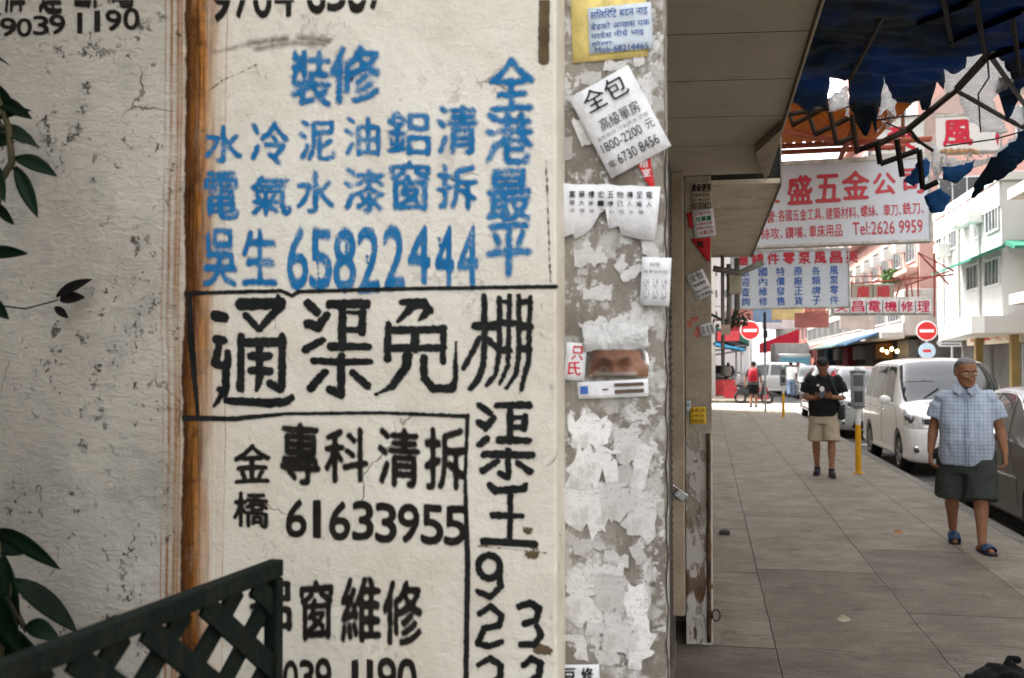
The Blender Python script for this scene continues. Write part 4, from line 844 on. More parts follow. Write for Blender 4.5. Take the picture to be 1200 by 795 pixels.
# ================================================================== CARS
RZ = -.125
GLASS = G('car_glass'); GLASS.fin((.022, .026, .028), .04); GLASS.b.inputs['Specular IOR Level'].default_value = .8; GLASS = GLASS.m
BLKPL = pm('black_plastic', (.02, .02, .021), .5, .2, 10); CHROME = pm('chrome', (.78, .79, .8), .12, .05, 5, 0, 50, 1.0)
TYRE = pm('tyre_rubber', (.022, .022, .022), .8, .2, 20, .2, 80); RIM = pm('alloy_rim', (.42, .43, .44), .3, .1, 8, 0, 50, .9)
LAMP = pm('lamp_lens', (.62, .64, .66), .1, .3, 30, .3, 40, .6, coat=1)
def paintm(n, c): return pm(n, c, .32, .03, 1.5, coat=1.0, dirt=.06)
VREL_F = dict(x=(0, .93, 1, 1, .95, .88, .55, 0))
def cr(p0, p1, p2, p3, t, k=.38):
    m1 = (p2 - p0) * k; m2 = (p3 - p1) * k; t2, t3 = t * t, t * t * t
    return p1 * (2 * t3 - 3 * t2 + 1) + m1 * (t3 - 2 * t2 + t) + p2 * (-2 * t3 + 3 * t2) + m2 * (t3 - t2)
class Car:
    def __init__(s, w, st):
        # station: (sx, y, dy profile or 0, x-rel 8, z 8)
        A = []
        for sx, y, dy, xr, z in st:
            A.append([(sx * w * xr[i], y + (dy[i] if dy else 0), z[i]) for i in range(8)])
        s.A = np.array(A, float); s.w = w
    def S(s, u, v):
        def row(i):
            i = min(max(i, 0), len(s.A) - 1); a = s.A[i]; j = int(min(max(math.floor(v), 0), 6)); t = v - j
            g_ = lambda q: a[min(max(q, 0), 7)]
            return cr(g_(j - 1), g_(j), g_(j + 1), g_(j + 2), t)
        i = int(min(max(math.floor(u), 0), len(s.A) - 2)); t = u - i
        return Vector(cr(row(i - 1), row(i), row(i + 1), row(i + 2), t))
    def N(s, u, v):
        e = .02; a = s.S(min(u + e, len(s.A) - 1), v) - s.S(max(u - e, 0), v); b = s.S(u, min(v + e, 7)) - s.S(u, max(v - e, 0))
        n = a.cross(b); 
        if n.length < 1e-9: return Vector((0, -1, 0))
        n.normalize(); return -n if n.dot(s.S(u, v) - Vector((0, s.S(u, v).y * .6 + 1.0, .8))) < 0 else n
    def body(s, nu=9, nv=6):
        bm = BM(); us = [i / nu for i in range((len(s.A) - 1) * nu + 1)]; vs = [i / nv for i in range(7 * nv + 1)]
        for sg in (1, -1):
            grid = [[bm.verts.new((lambda p: (p.x * sg, p.y, p.z))(s.S(u, v))) for v in vs] for u in us]
            for a, b in zip(grid, grid[1:]):
                for k in range(len(vs) - 1): bm.faces.new((a[k], a[k + 1], b[k + 1], b[k]))
        bmesh.ops.remove_doubles(bm, verts=bm.verts[:], dist=.0015); bmesh.ops.dissolve_degenerate(bm, edges=bm.edges[:], dist=.0005)
        return bm
    def panel(s, c, sg=1, off=.004, n=14, both=False, th=0.0, rnd=.0):
        bm = BM()
        for g_ in ((1, -1) if both else (sg,)):
            gr = []
            for i in range(n + 1):
                r_ = []
                for j in range(n + 1):
                    a, b = i / n, j / n
                    u = (c[0][0] * (1 - a) + c[1][0] * a) * (1 - b) + (c[3][0] * (1 - a) + c[2][0] * a) * b
                    v = (c[0][1] * (1 - a) + c[1][1] * a) * (1 - b) + (c[3][1] * (1 - a) + c[2][1] * a) * b
                    p = s.S(u, v) + s.N(u, v) * off; r_.append(bm.verts.new((p.x * g_, p.y, p.z)))
                gr.append(r_)
            for a, b in zip(gr, gr[1:]):
                for k in range(n): bm.faces.new((a[k], a[k + 1], b[k + 1], b[k]))
        bmesh.ops.remove_doubles(bm, verts=bm.verts[:], dist=.001)
        return bm
    def line(s, L, sg, r=.006, off=.001, n=12):
        bm = BM(); P = []
        for (a, b) in zip(L, L[1:]):
            for k in range(n): t = k / n; u, v = a[0] + (b[0] - a[0]) * t, a[1] + (b[1] - a[1]) * t; p = s.S(u, v) + s.N(u, v) * off; P.append(Vector((p.x * sg, p.y, p.z)))
        u, v = L[-1]; p = s.S(u, v) + s.N(u, v) * off; P.append(Vector((p.x * sg, p.y, p.z))); tube(bm, P, r, 5); return bm
XF = (0, .93, 1, 1, .95, .86, .52, 0); XB = (0, .94, 1, 1.01, .985, .86, .52, 0); XG = (0, .94, 1, 1.01, .985, .80, .52, 0)
def make_car(kind, label, cat, paint_, loc, rz=0, group='cars parked along the kerb', hub=True):
    if kind == 'mpv':
        w = .87; fz = (.22, .22, .38, .68, .92, .99, 1.02, 1.03); dy = (.06, .06, 0, .02, .13, .22, .28, .30)
        st = [(0, 0, dy, XF, fz), (.55, .02, dy, XF, fz), (.86, .10, dy, XF, fz), (.98, .26, dy, XF, fz),
              (1, .66, 0, XB, (.24, .24, .38, .70, 1.00, 1.06, 1.10, 1.11)), (1, .98, 0, XB, (.24, .24, .38, .71, 1.03, 1.10, 1.15, 1.16)),
              (1, 1.36, 0, (0, .94, 1, 1.01, .985, .86, .54, 0), (.24, .24, .38, .71, 1.05, 1.44, 1.50, 1.51)), (1, 1.78, 0, XG, (.24, .24, .38, .72, 1.06, 1.70, 1.79, 1.81)),
              (1, 2.6, 0, XG, (.24, .24, .38, .72, 1.07, 1.735, 1.84, 1.86)), (1, 3.8, 0, XG, (.24, .24, .38, .72, 1.08, 1.72, 1.82, 1.84)), (1, 4.3, 0, XG, (.26, .26, .40, .73, 1.09, 1.68, 1.77, 1.79)),
              (.98, 4.5, 0, XG, (.3, .3, .45, .74, 1.09, 1.58, 1.66, 1.67)), (.85, 4.58, 0, XG, (.32, .32, .46, .74, 1.09, 1.54, 1.6, 1.61)), (.5, 4.6, 0, XG, (.32, .32, .46, .74, 1.09, 1.54, 1.6, 1.61)), (0, 4.6, 0, XG, (.32, .32, .46, .74, 1.09, 1.54, 1.6, 1.61))]
        wheels = (.95, 3.72); wr = .325
        side = [((6.25, 3.0 + .12), (7.72, 3.12), (7.82, 3.93), (7.02, 3.93)), ((7.84, 3.12), (8.72, 3.12), (8.72, 3.93), (7.92, 3.93)), ((8.82, 3.12), (9.9, 3.12), (9.8, 3.93), (8.82, 3.93))]
        seams = [[(4.9, 1.05), (5.1, 2), (5.6, 3.0)], [(7.78, 1.1), (7.78, 3.1)], [(8.78, 1.1), (8.78, 3.1)], [(7.8, 2.75), (9.9, 2.75)]]; handles = (7.5, 8.05); wsh = ((5.14, 4.10), (6.92, 4.12), (6.95, 6), (5.10, 6)) if False else None
    else:
        H = {'sedan': 0, 'suv': .18}[kind]
        w = .90; fz = (.2, .2, .34, .58 + H * .3, .78 + H * .5, .85 + H * .5, .88 + H * .5, .89 + H * .5); dy = (.08, .08, 0, .01, .1, .22, .30, .33)
        def zz(b, e, t): return (.2 + H * .3, .2 + H * .3, .34 + H * .3, .62 + H * .4, b + H * .5, e + H, t + H, t + .015 + H)
        def zh(b, e, t): return (.2 + H * .3, .2 + H * .3, .34 + H * .3, .62 + H * .4, b + H * .5, e + H * .5, t + H * .5, t + .015 + H * .5)
        st = [(0, 0, dy, XF, fz), (.55, .02, dy, XF, fz), (.86, .13, dy, XF, fz), (.98, .32, dy, XF, fz),
              (1, .75, 0, XB, zh(.88, .93, .97)), (1, 1.28, 0, XB, zh(.92, .99, 1.02)), (1, 1.72, 0, (0, .94, 1, 1.01, .98, .80, .5, 0), zz(.94, 1.24, 1.3)), (1, 2.15, 0, (0, .94, 1, 1.01, .98, .72, .46, 0), zz(.95, 1.41, 1.475)),
              (1, 2.75, 0, (0, .94, 1, 1.01, .98, .70, .46, 0), zz(.96, 1.43, 1.50)), (1, 3.45, 0, (0, .94, 1, 1.01, .98, .71, .46, 0), zz(.97, 1.38, 1.45)), (1, 4.0, 0, (0, .94, 1, 1.01, .97, .80, .5, 0), zz(.98, 1.14 + H * .6, 1.2 + H * .6)),
              (.97, 4.35, 0, XB, zh(.95, 1.0, 1.03)), (.85, 4.5, 0, XB, zh(.9, .96, .98)), (.5, 4.55, 0, XB, zh(.9, .96, .98)), (0, 4.56, 0, XB, zh(.9, .96, .98))]
        wheels = (.88, 3.6); wr = .31 + H * .15
        side = [((6.15, 3.1), (7.95, 3.1), (8.0, 3.93), (7.02, 3.93)), ((8.08, 3.1), (9.35, 3.1), (9.0, 3.93), (8.1, 3.93)), ((9.45, 3.1), (9.95, 3.1), (9.5, 3.75), (9.15, 3.93))]
        seams = [[(5.2, 1.05), (5.3, 2), (5.9, 3.0)], [(8.03, 1.1), (8.03, 3.1)], [(9.4, 1.6), (9.4, 3.1)]]; handles = (7.75, 9.1)
    car = Car(w, st); root = empty('parked_car', (loc[0], loc[1], RZ), rz); tag(root, label, cat, group)
    me = bpy.data.meshes.new('body'); bm = car.body(); bmesh.ops.recalc_face_normals(bm, faces=bm.faces[:]); bm.to_mesh(me); bm.free()
    o = bpy.data.objects.new('body', me); C.objects.link(o)
    cb = BM()
    for wy in wheels:
        bmesh.ops.create_cone(cb, cap_ends=True, segments=40, radius1=wr + .055, radius2=wr + .055, depth=4 * w, matrix=Matrix.Translation((0, wy, wr + .01)) @ Matrix.Rotation(math.pi / 2, 4, 'Y'))
    cm = bpy.data.meshes.new('cut'); cb.to_mesh(cm); cb.free(); co = bpy.data.objects.new('cut', cm); C.objects.link(co)
    md = o.modifiers.new('b', 'BOOLEAN'); md.object = co; md.operation = 'DIFFERENCE'; md.solver = 'EXACT'
    try: m2 = eval_mesh(o)
    except Exception: m2 = me.copy()
    if len(m2.polygons) < 200: m2 = me.copy()
    bpy.data.objects.remove(o); bpy.data.objects.remove(co)
    body = link('body', m2, paint_, root, True); m2.set_sharp_from_angle(angle=R(38))
    obj('windscreen', car.panel(((5.10, 4.96) if kind == 'mpv' else (5.08, 5.0), (6.93, 5.05), (6.95, 7), (5.06, 7)), both=True), GLASS, root, True)
    obj('rear_window', car.panel(((10.1, 5.1), (11.5 if kind == 'mpv' else 10.9, 5.1), (11.5 if kind == 'mpv' else 10.9, 7), (10.1, 7)) if kind != 'mpv' else ((12.0, 4.2), (14, 4.2), (14, 4.9), (12.0, 4.9)), both=True), GLASS, root, True)
    for c in side:
        for sg in (1, -1): obj('side_window', car.panel(tuple((q[0], q[1] + 1) for q in c), sg), GLASS, root, True)
    for sg in (1, -1):
        h = obj('headlight', car.panel(((1.55, 3.30), (3.55, 3.52), (3.95, 4.42), (1.62, 4.02)), sg, .006), LAMP, root, True)
        p = car.S(2.5, 3.75); n_ = car.N(2.5, 3.75); bm = BM(); q = p + n_ * .012; ball(bm, (q.x * sg, q.y, q.z), .065, .03, .06); q = car.S(3.1, 3.85) + car.N(3.1, 3.85) * .008; ball(bm, (q.x * sg, q.y, q.z), .05, .03, .05); obj('bulb_housing', bm, pm('lamp_dark', (.08, .08, .085), .12, .3, 10, 0, 50, .5, coat=1), h, True)
        p = car.S(2.0, 2.2); n_ = car.N(2.0, 2.2); bm = BM(); q = p + n_ * .006; ball(bm, (q.x * sg, q.y, q.z), .055, .02, .055); f = obj('fog_light', bm, CHROME, root, True)
        bm = BM(); q = p + n_ * .02; ball(bm, (q.x * sg, q.y, q.z), .04, .02, .04); obj('lens', bm, pm('lamp_dark', (.08, .08, .085), .12), f, True)
        for L in seams: obj('door_gap', car.line([(a, b + 1) for a, b in L], sg, .004, -.001), BLKPL, root)
        for hu in handles:
            p = car.S(hu, 3.72); bm = BM(); tube(bm, [(p.x * sg, p.y - .09, p.z), ((p.x + .025) * sg, p.y - .07, p.z), ((p.x + .025) * sg, p.y + .07, p.z), (p.x * sg, p.y + .09, p.z)], .012, 8); obj('door_handle', bm, CHROME if kind != 'mpv' else paint_, root, True)
        p = car.S(6.2, 4.05); bm = BM(); ball(bm, ((p.x + .13) * sg, p.y + .02, p.z + .08), .10, .06, .075); tube(bm, [(p.x * sg * .98, p.y + .03, p.z), ((p.x + .1) * sg, p.y + .03, p.z + .04)], .022, 8)
        mo = obj('side_mirror', bm, CHROME if kind == 'sedan' else paint_, root, True)
        bm = BM(); ball(bm, ((p.x + .13) * sg, p.y + .065, p.z + .08), .085, .02, .062); obj('mirror_glass', bm, pm('lamp_dark', (.08, .08, .085), .12), mo, True)
    obj('bumper_seam', car.line([(0, 3.28), (2, 3.28), (3.6, 3.40)], 1, .004, 0), BLKPL, root); obj('bumper_seam', car.line([(0, 3.28), (2, 3.28), (3.6, 3.40)], -1, .004, 0), BLKPL, root)
    obj('grille', car.panel(((0, 3.4), (1.65, 3.5), (1.7, 3.85), (0, 3.8)), both=True, off=.006), BLKPL, root, True)
    obj('air_intake', car.panel(((0, 1.5), (1.35, 1.55), (1.2, 2.3), (0, 2.35)), both=True, off=.004), BLKPL, root, True)
    bm = BM(); q = car.S(0, 2.75); box(bm, -.26, .26, q.y - .025, q.y - .01, q.z - .055, q.z + .055, .004); obj('number_plate', bm, pm('plate_white', (.75, .75, .72), .4, .05), root)
    bm = BM()
    for sx in (-.45, .3): 
        a, b = car.S(5.3, 6.2), car.S(5.5, 6.2); tube(bm, [(sx, car.S(5.08, 6.5).y + .02, car.S(5.08, 6.5).z + .02), (sx + .25, car.S(5.5, 6.5).y, car.S(5.5, 6.5).z + .03)], .009, 6)
    obj('wiper', bm, BLKPL, root)
    if kind == 'sedan':
        for sg in (1, -1): obj('side_trim', car.line([(5.2, 3.0), (9.6, 3.0)], sg, .014, .004), CHROME, root); obj('window_trim', car.line([(6.2, 4.99), (7.02, 4.96), (8, 4.96), (9.1, 4.95), (9.9, 4.1)], sg, .009, .004), CHROME, root)
    for wy in wheels:
        for sg in (1, -1):
            wh = empty('wheel', (sg * (w - .10), wy, wr)); wh.parent = root
            prof = [(.62, -.09), (.8, -.1), (.95, -.095), (1, -.075), (1, .075), (.95, .095), (.8, .1), (.66, .095), (.62, .07)]
            bm = BM(); n = 36; rs = [[bm.verts.new((sg * x, r_ * wr * math.cos(2 * math.pi * k / n), r_ * wr * math.sin(2 * math.pi * k / n))) for k in range(n)] for r_, x in prof]
            for a, b in zip(rs, rs[1:]):
                for k in range(n): bm.faces.new((a[k], a[(k + 1) % n], b[(k + 1) % n], b[k]))
            bm.faces.new(rs[0]); obj('tyre', bm, TYRE, wh, True)
            bm = BM()
            for k in range(7):
                a = 2 * math.pi * k / 7; tube(bm, [(sg * .078, 0, 0), (sg * .07, .63 * wr * math.cos(a), .63 * wr * math.sin(a))], [.03, .022], 6)
            tube(bm, [(sg * .085, .63 * wr * math.cos(2 * math.pi * k / 24), .63 * wr * math.sin(2 * math.pi * k / 24)) for k in range(25)], .012, 6, caps=False); ball(bm, (sg * .08, 0, 0), .012, .045, .045); obj('rim', bm, RIM, wh, True)
    return root
WHITEP = paintm('white_pearl_paint', (.82, .82, .80)); GREYP = pm('bronze_grey_paint', (.045, .041, .035), .4, .05, 1.5, coat=.25, dirt=.1); SILV = paintm('silver_paint', (.40, .41, .42)); DKP = paintm('dark_grey_paint', (.12, .125, .13))
CX = KX + .28 + .88
make_car('mpv', 'white people carrier parked at the kerb behind the parking meter', 'van', WHITEP, (CX - .02, 16.2), R(.5))
make_car('sedan', 'dark bronze grey car at the right edge beside the older man', 'car', GREYP, (CX - .03, 9.25))
make_car('suv', 'silver car parked behind the white people carrier', 'car', SILV, (CX - .05, 24.2))
make_car('suv', 'dark grey car parked farthest along the kerb by the meter', 'car', DKP, (CX + .05, 31.2))
fv = make_car('mpv', 'white van crossing far down the street behind the walker', 'van', WHITEP, (.9, 58), R(-90), 'vehicles far down the street')
# delivery truck far along the road
tk = empty('truck', (CX + 1.0, 60.0, RZ)); tag(tk, 'small lorry with wide blue windscreen far down the road', 'truck', 'vehicles far down the street')
bm = BM(); box(bm, -.95, .95, 0, 1.7, .35, 2.35, .12); obj('cab', bm, paintm('truck_white', (.36, .38, .39)), tk, ang=40)
bm = BM(); box(bm, -1.0, 1.0, 1.8, 6, .5, 3.0, .04); obj('cargo_box', bm, pm('cargo_white', (.36, .36, .35), .6, .08, 2, dirt=.2), tk, ang=40)
bm = BM(); box(bm, -.82, .82, -.012, .02, 1.35, 2.15, .01); obj('windscreen', bm, pm('blue_glass', (.12, .38, .5), .08, .1, 2), tk)
bm = BM(); box(bm, -.7, .7, -.014, .01, .75, 1.1, .01); obj('grille', bm, BLKPL, tk)
for sg in (-1, 1):
    bm = BM(); box(bm, sg * .78 - .12, sg * .78 + .12, -.02, .02, .75, 1.0, .01); obj('headlight', bm, LAMP, tk)
    bm = BM(); box(bm, sg * 1.1 - .06, sg * 1.1 + .06, -.1, 0, 1.4, 1.85, .02); obj('side_mirror', bm, BLKPL, tk)
    for wy in (.9, 4.8):
        bm = BM(); bmesh.ops.create_cone(bm, cap_ends=True, segments=24, radius1=.4, radius2=.4, depth=.25, matrix=Matrix.Translation((sg * .82, wy, .4)) @ Matrix.Rotation(math.pi / 2, 4, 'Y')); obj('wheel', bm, TYRE, tk, ang=40)
for src, x, y, rz_, lab in (('dark grey car parked farthest along the kerb by the meter', CX + 1.3, 51, 0, 'dark car beyond the junction behind the man in black'), ('silver car parked behind the white people carrier', CX - .1, 66, 0, 'silver car far down the street in front of the lorry'), ('dark grey car parked farthest along the kerb by the meter', 1.1, 70, 0, 'dark car far off behind the crossing white van')):
    c_ = copy_tree(next(q for q in bpy.data.objects if q.get('label') == src)); c_.location = (x, y, RZ); c_.rotation_euler.z = rz_; c_['label'] = lab; c_['group'] = 'vehicles far down the street'
# scooter
sc = empty('scooter', (1.95, 45.2, RZ)); sc.rotation_euler.z = R(70); tag(sc, 'black motor scooter parked across the side street', 'scooter')
for y in (-.6, .6):
    bm = BM(); rs = [(0, y + .24 * math.cos(a * .3), .27 + .24 * math.sin(a * .3)) for a in range(22)]; tube(bm, rs, .055, 6); obj('wheel', bm, TYRE, sc, True)
bm = BM(); limb(bm, [(0, -.1, .38), (0, .3, .45), (0, .65, .62)], [.12, .17, .12]); limb(bm, [(0, -.1, .36), (0, -.35, .4), (0, -.5, .95)], [.12, .1, .09]); obj('fairing', bm, BLKPL, sc, True)
bm = BM(); limb(bm, [(0, .05, .78), (0, .6, .82)], [.1, .1], sq=.5); obj('seat', bm, pm('seat_black', (.015, .015, .015), .7), sc, True)
bm = BM(); tube(bm, [(-.32, -.45, 1.02), (0, -.5, .98), (.32, -.45, 1.02)], .02, 6); tube(bm, [(0, -.5, .98), (0, -.6, .4)], .03, 6); obj('handlebar', bm, BLKPL, sc, True)

# ================================================================== PEOPLE
SKIN = {}
def skin(n, c): return pm(n, c, .55, .12, 18, .15, 160)
def stack(bm, secs, n=32):
    rs = []
    for cx, cy, z, rx, ry, *p in secs:
        e = 2 / (p[0] if p else 2.3); r = []
        for k in range(n):
            a = 2 * math.pi * k / n; c, s = math.cos(a), math.sin(a)
            r.append(bm.verts.new((cx + rx * math.copysign(abs(c) ** e, c), cy + ry * math.copysign(abs(s) ** e, s), z)))
        rs.append(r)
    for a, b in zip(rs, rs[1:]):
        for k in range(n): bm.faces.new((a[k], a[(k + 1) % n], b[(k + 1) % n], b[k]))
    bm.faces.new(rs[0][::-1]); bm.faces.new(rs[-1])
def hand(bm, w, d, up, curl=.5, s=1.0, thumb=1, splay=1.0):
    """w wrist, d direction of the fingers, up = back of the hand; thumb: +-1 side along d x up"""
    d = Vector(d).normalized(); up = (Vector(up) - d * d.dot(Vector(up))).normalized(); sd_ = d.cross(up).normalized() * thumb
    w = Vector(w)
    for k, o in enumerate((.028, .009, -.010, -.028)):
        limb(bm, [w + sd_ * o * .6 * s, w + d * .085 * s + sd_ * o * s], [.016 * s, .0155 * s], 8)
    for k, (o, L) in enumerate(((.031, .072), (.0105, .080), (-.0105, .074), (-.031, .058))):
        p = w + d * .085 * s + sd_ * o * s; P = [p]; a = .15 + .1 * k * .3; dd = d + sd_ * o * 2.2 * splay
        for seg in (.42, .32, .26):
            a += curl * (.9 if seg > .4 else 1.1); q = (dd * math.cos(a) - up * math.sin(a)).normalized(); p = p + q * L * seg * s; P.append(p)
        limb(bm, P, [.0098 * s, .0092 * s, .0085 * s, .0075 * s], 8)
    p = w + d * .022 * s + sd_ * .03 * s
    limb(bm, [p, p + (d * .5 + sd_ * .7 - up * .25).normalized() * .042 * s, p + (d * .5 + sd_ * .7 - up * .25).normalized() * .042 * s + (d * .9 + sd_ * .2 - up * .4).normalized() * .034 * s], [.014 * s, .0115 * s, .009 * s], 8)
def head_mat(c, yaw, pitch, s=1.0):
    return Matrix.Translation(c) @ Matrix.Rotation(yaw, 4, 'Z') @ Matrix.Rotation(pitch, 4, 'X') @ Matrix.Diagonal((s, s, s, 1))
def head_geo(bm, M, jowl=1.0):
    secs = []        # (z, half width, front y, back y)
    for z, hw, fy, by in ((-.118, .026, -.080, -.035), (-.110, .040, -.088, -.012), (-.095, .052 * jowl, -.092, .02), (-.07, .062 * jowl, -.092, .05), (-.04, .070, -.090, .075), (-.01, .074, -.089, .09), (.02, .076, -.088, .098), (.045, .077, -.091, .100), (.07, .074, -.084, .096), (.092, .064, -.068, .083), (.108, .046, -.045, .06), (.117, .02, -.015, .03)):
        secs.append((0, (fy + by) / 2, z, hw, (by - fy) / 2, 2.15))
    k0 = len(bm.verts); bm.verts.ensure_lookup_table(); stack(bm, secs, 28)
    limb(bm, [(0, -.086, .012), (0, -.102, -.012), (0, -.108, -.030)], [.009, .012, .0155], 10)      # nose
    for sx in (-1, 1):
        limb(bm, [(sx * .008, -.1, -.033), (sx * .016, -.093, -.034)], [.010, .009], 8)
        limb(bm, [(sx * .012, -.088, .032), (sx * .040, -.081, .034), (sx * .056, -.066, .024)], [.011, .012, .009], 8)   # brow ridge
        limb(bm, [(sx * .035, -.078, -.018), (sx * .052, -.062, -.012)], [.02, .018], 8)               # cheek
        ball(bm, (sx * .079, .012, -.004), .011, .022, .034, Matrix.Rotation(R(-12), 4, 'X'))           # ear
    limb(bm, [(-.022, -.087, -.058), (0, -.094, -.055), (.022, -.087, -.058)], [.006, .0085, .006], 8)  # lips
    limb(bm, [(-.018, -.086, -.071), (0, -.092, -.072), (.018, -.086, -.071)], [.007, .009, .007], 8)
    ball(bm, (0, -.082, -.1), .024, .016, .016)
    bm.verts.ensure_lookup_table(); bmesh.ops.transform(bm, matrix=M, verts=bm.verts[k0:])
def face_bits(root, M, brow=(.03, .025, .02), eyes=True):
    WE = pm('eye_white', (.6, .57, .53), .3, .05); IR = pm('iris_dark', (.02, .013, .01), .2, .1)
    for sx in (-1, 1):
        bm = BM(); ball(bm, (sx * .032, -.0775, .008), .0145, .011, .0085, None, 12); bmesh.ops.transform(bm, matrix=M, verts=bm.verts[:]); e = obj('eye', bm, WE, root, True)
        bm = BM(); ball(bm, (sx * .032, -.086, .0075), .006, .004, .006, None, 10); bmesh.ops.transform(bm, matrix=M, verts=bm.verts[:]); obj('iris', bm, IR, e, True)
        bm = BM(); limb(bm, [(sx * .014, -.097, .034), (sx * .034, -.094, .040), (sx * .054, -.078, .033)], [.0035, .0045, .003], 8); bmesh.ops.transform(bm, matrix=M, verts=bm.verts[:]); obj('eyebrow', bm, pm('brow', (.03, .025, .022), .8), root, True)
    bm = BM(); limb(bm, [(-.021, -.0915, -.064), (0, -.098, -.0635), (.021, -.0915, -.064)], [.0016, .0022, .0016], 6); bmesh.ops.transform(bm, matrix=M, verts=bm.verts[:]); obj('mouth', bm, pm('mouth_dark', (.12, .04, .03), .6), root, True)
def hair_geo(root, M, mat, front=.0, thick=1.0, voxel=.006, amp=.004):
    bm = BM()
    secs = []
    for z, hw, fy, by in ((-.045, .066, .045, .085), (-.02, .0785, .020, .100), (.015, .0815, .005, .106), (.045, .0825, -.012 + front, .108), (.064, .0818, -.045 + front, .106), (.084, .077, -.076 + front, .099), (.103, .065, -.069, .084), (.120, .045, -.048, .06), (.1275, .02, -.015, .03)):
        secs.append((0, (fy + by) / 2, z, hw * thick, (by - fy) / 2 * thick, 2.2))
    stack(bm, secs, 30); me = remesh(bm, voxel, 2)
    displace(me, lambda c: amp * mnoise.noise(c * 55) + amp * .7 * mnoise.noise(c * 120)); me.transform(M)
    return link('hair', me, mat, root, True)
def folds(amp, f=(9, 9, 5), seed=0):
    return lambda c: amp * (mnoise.noise((c.x * f[0] + seed, c.y * f[1], c.z * f[2] + 2 * c.x)) + .5 * mnoise.noise((c.x * f[0] * 2.3, c.y * f[1] * 2 + seed, c.z * f[2] * 2.5)))
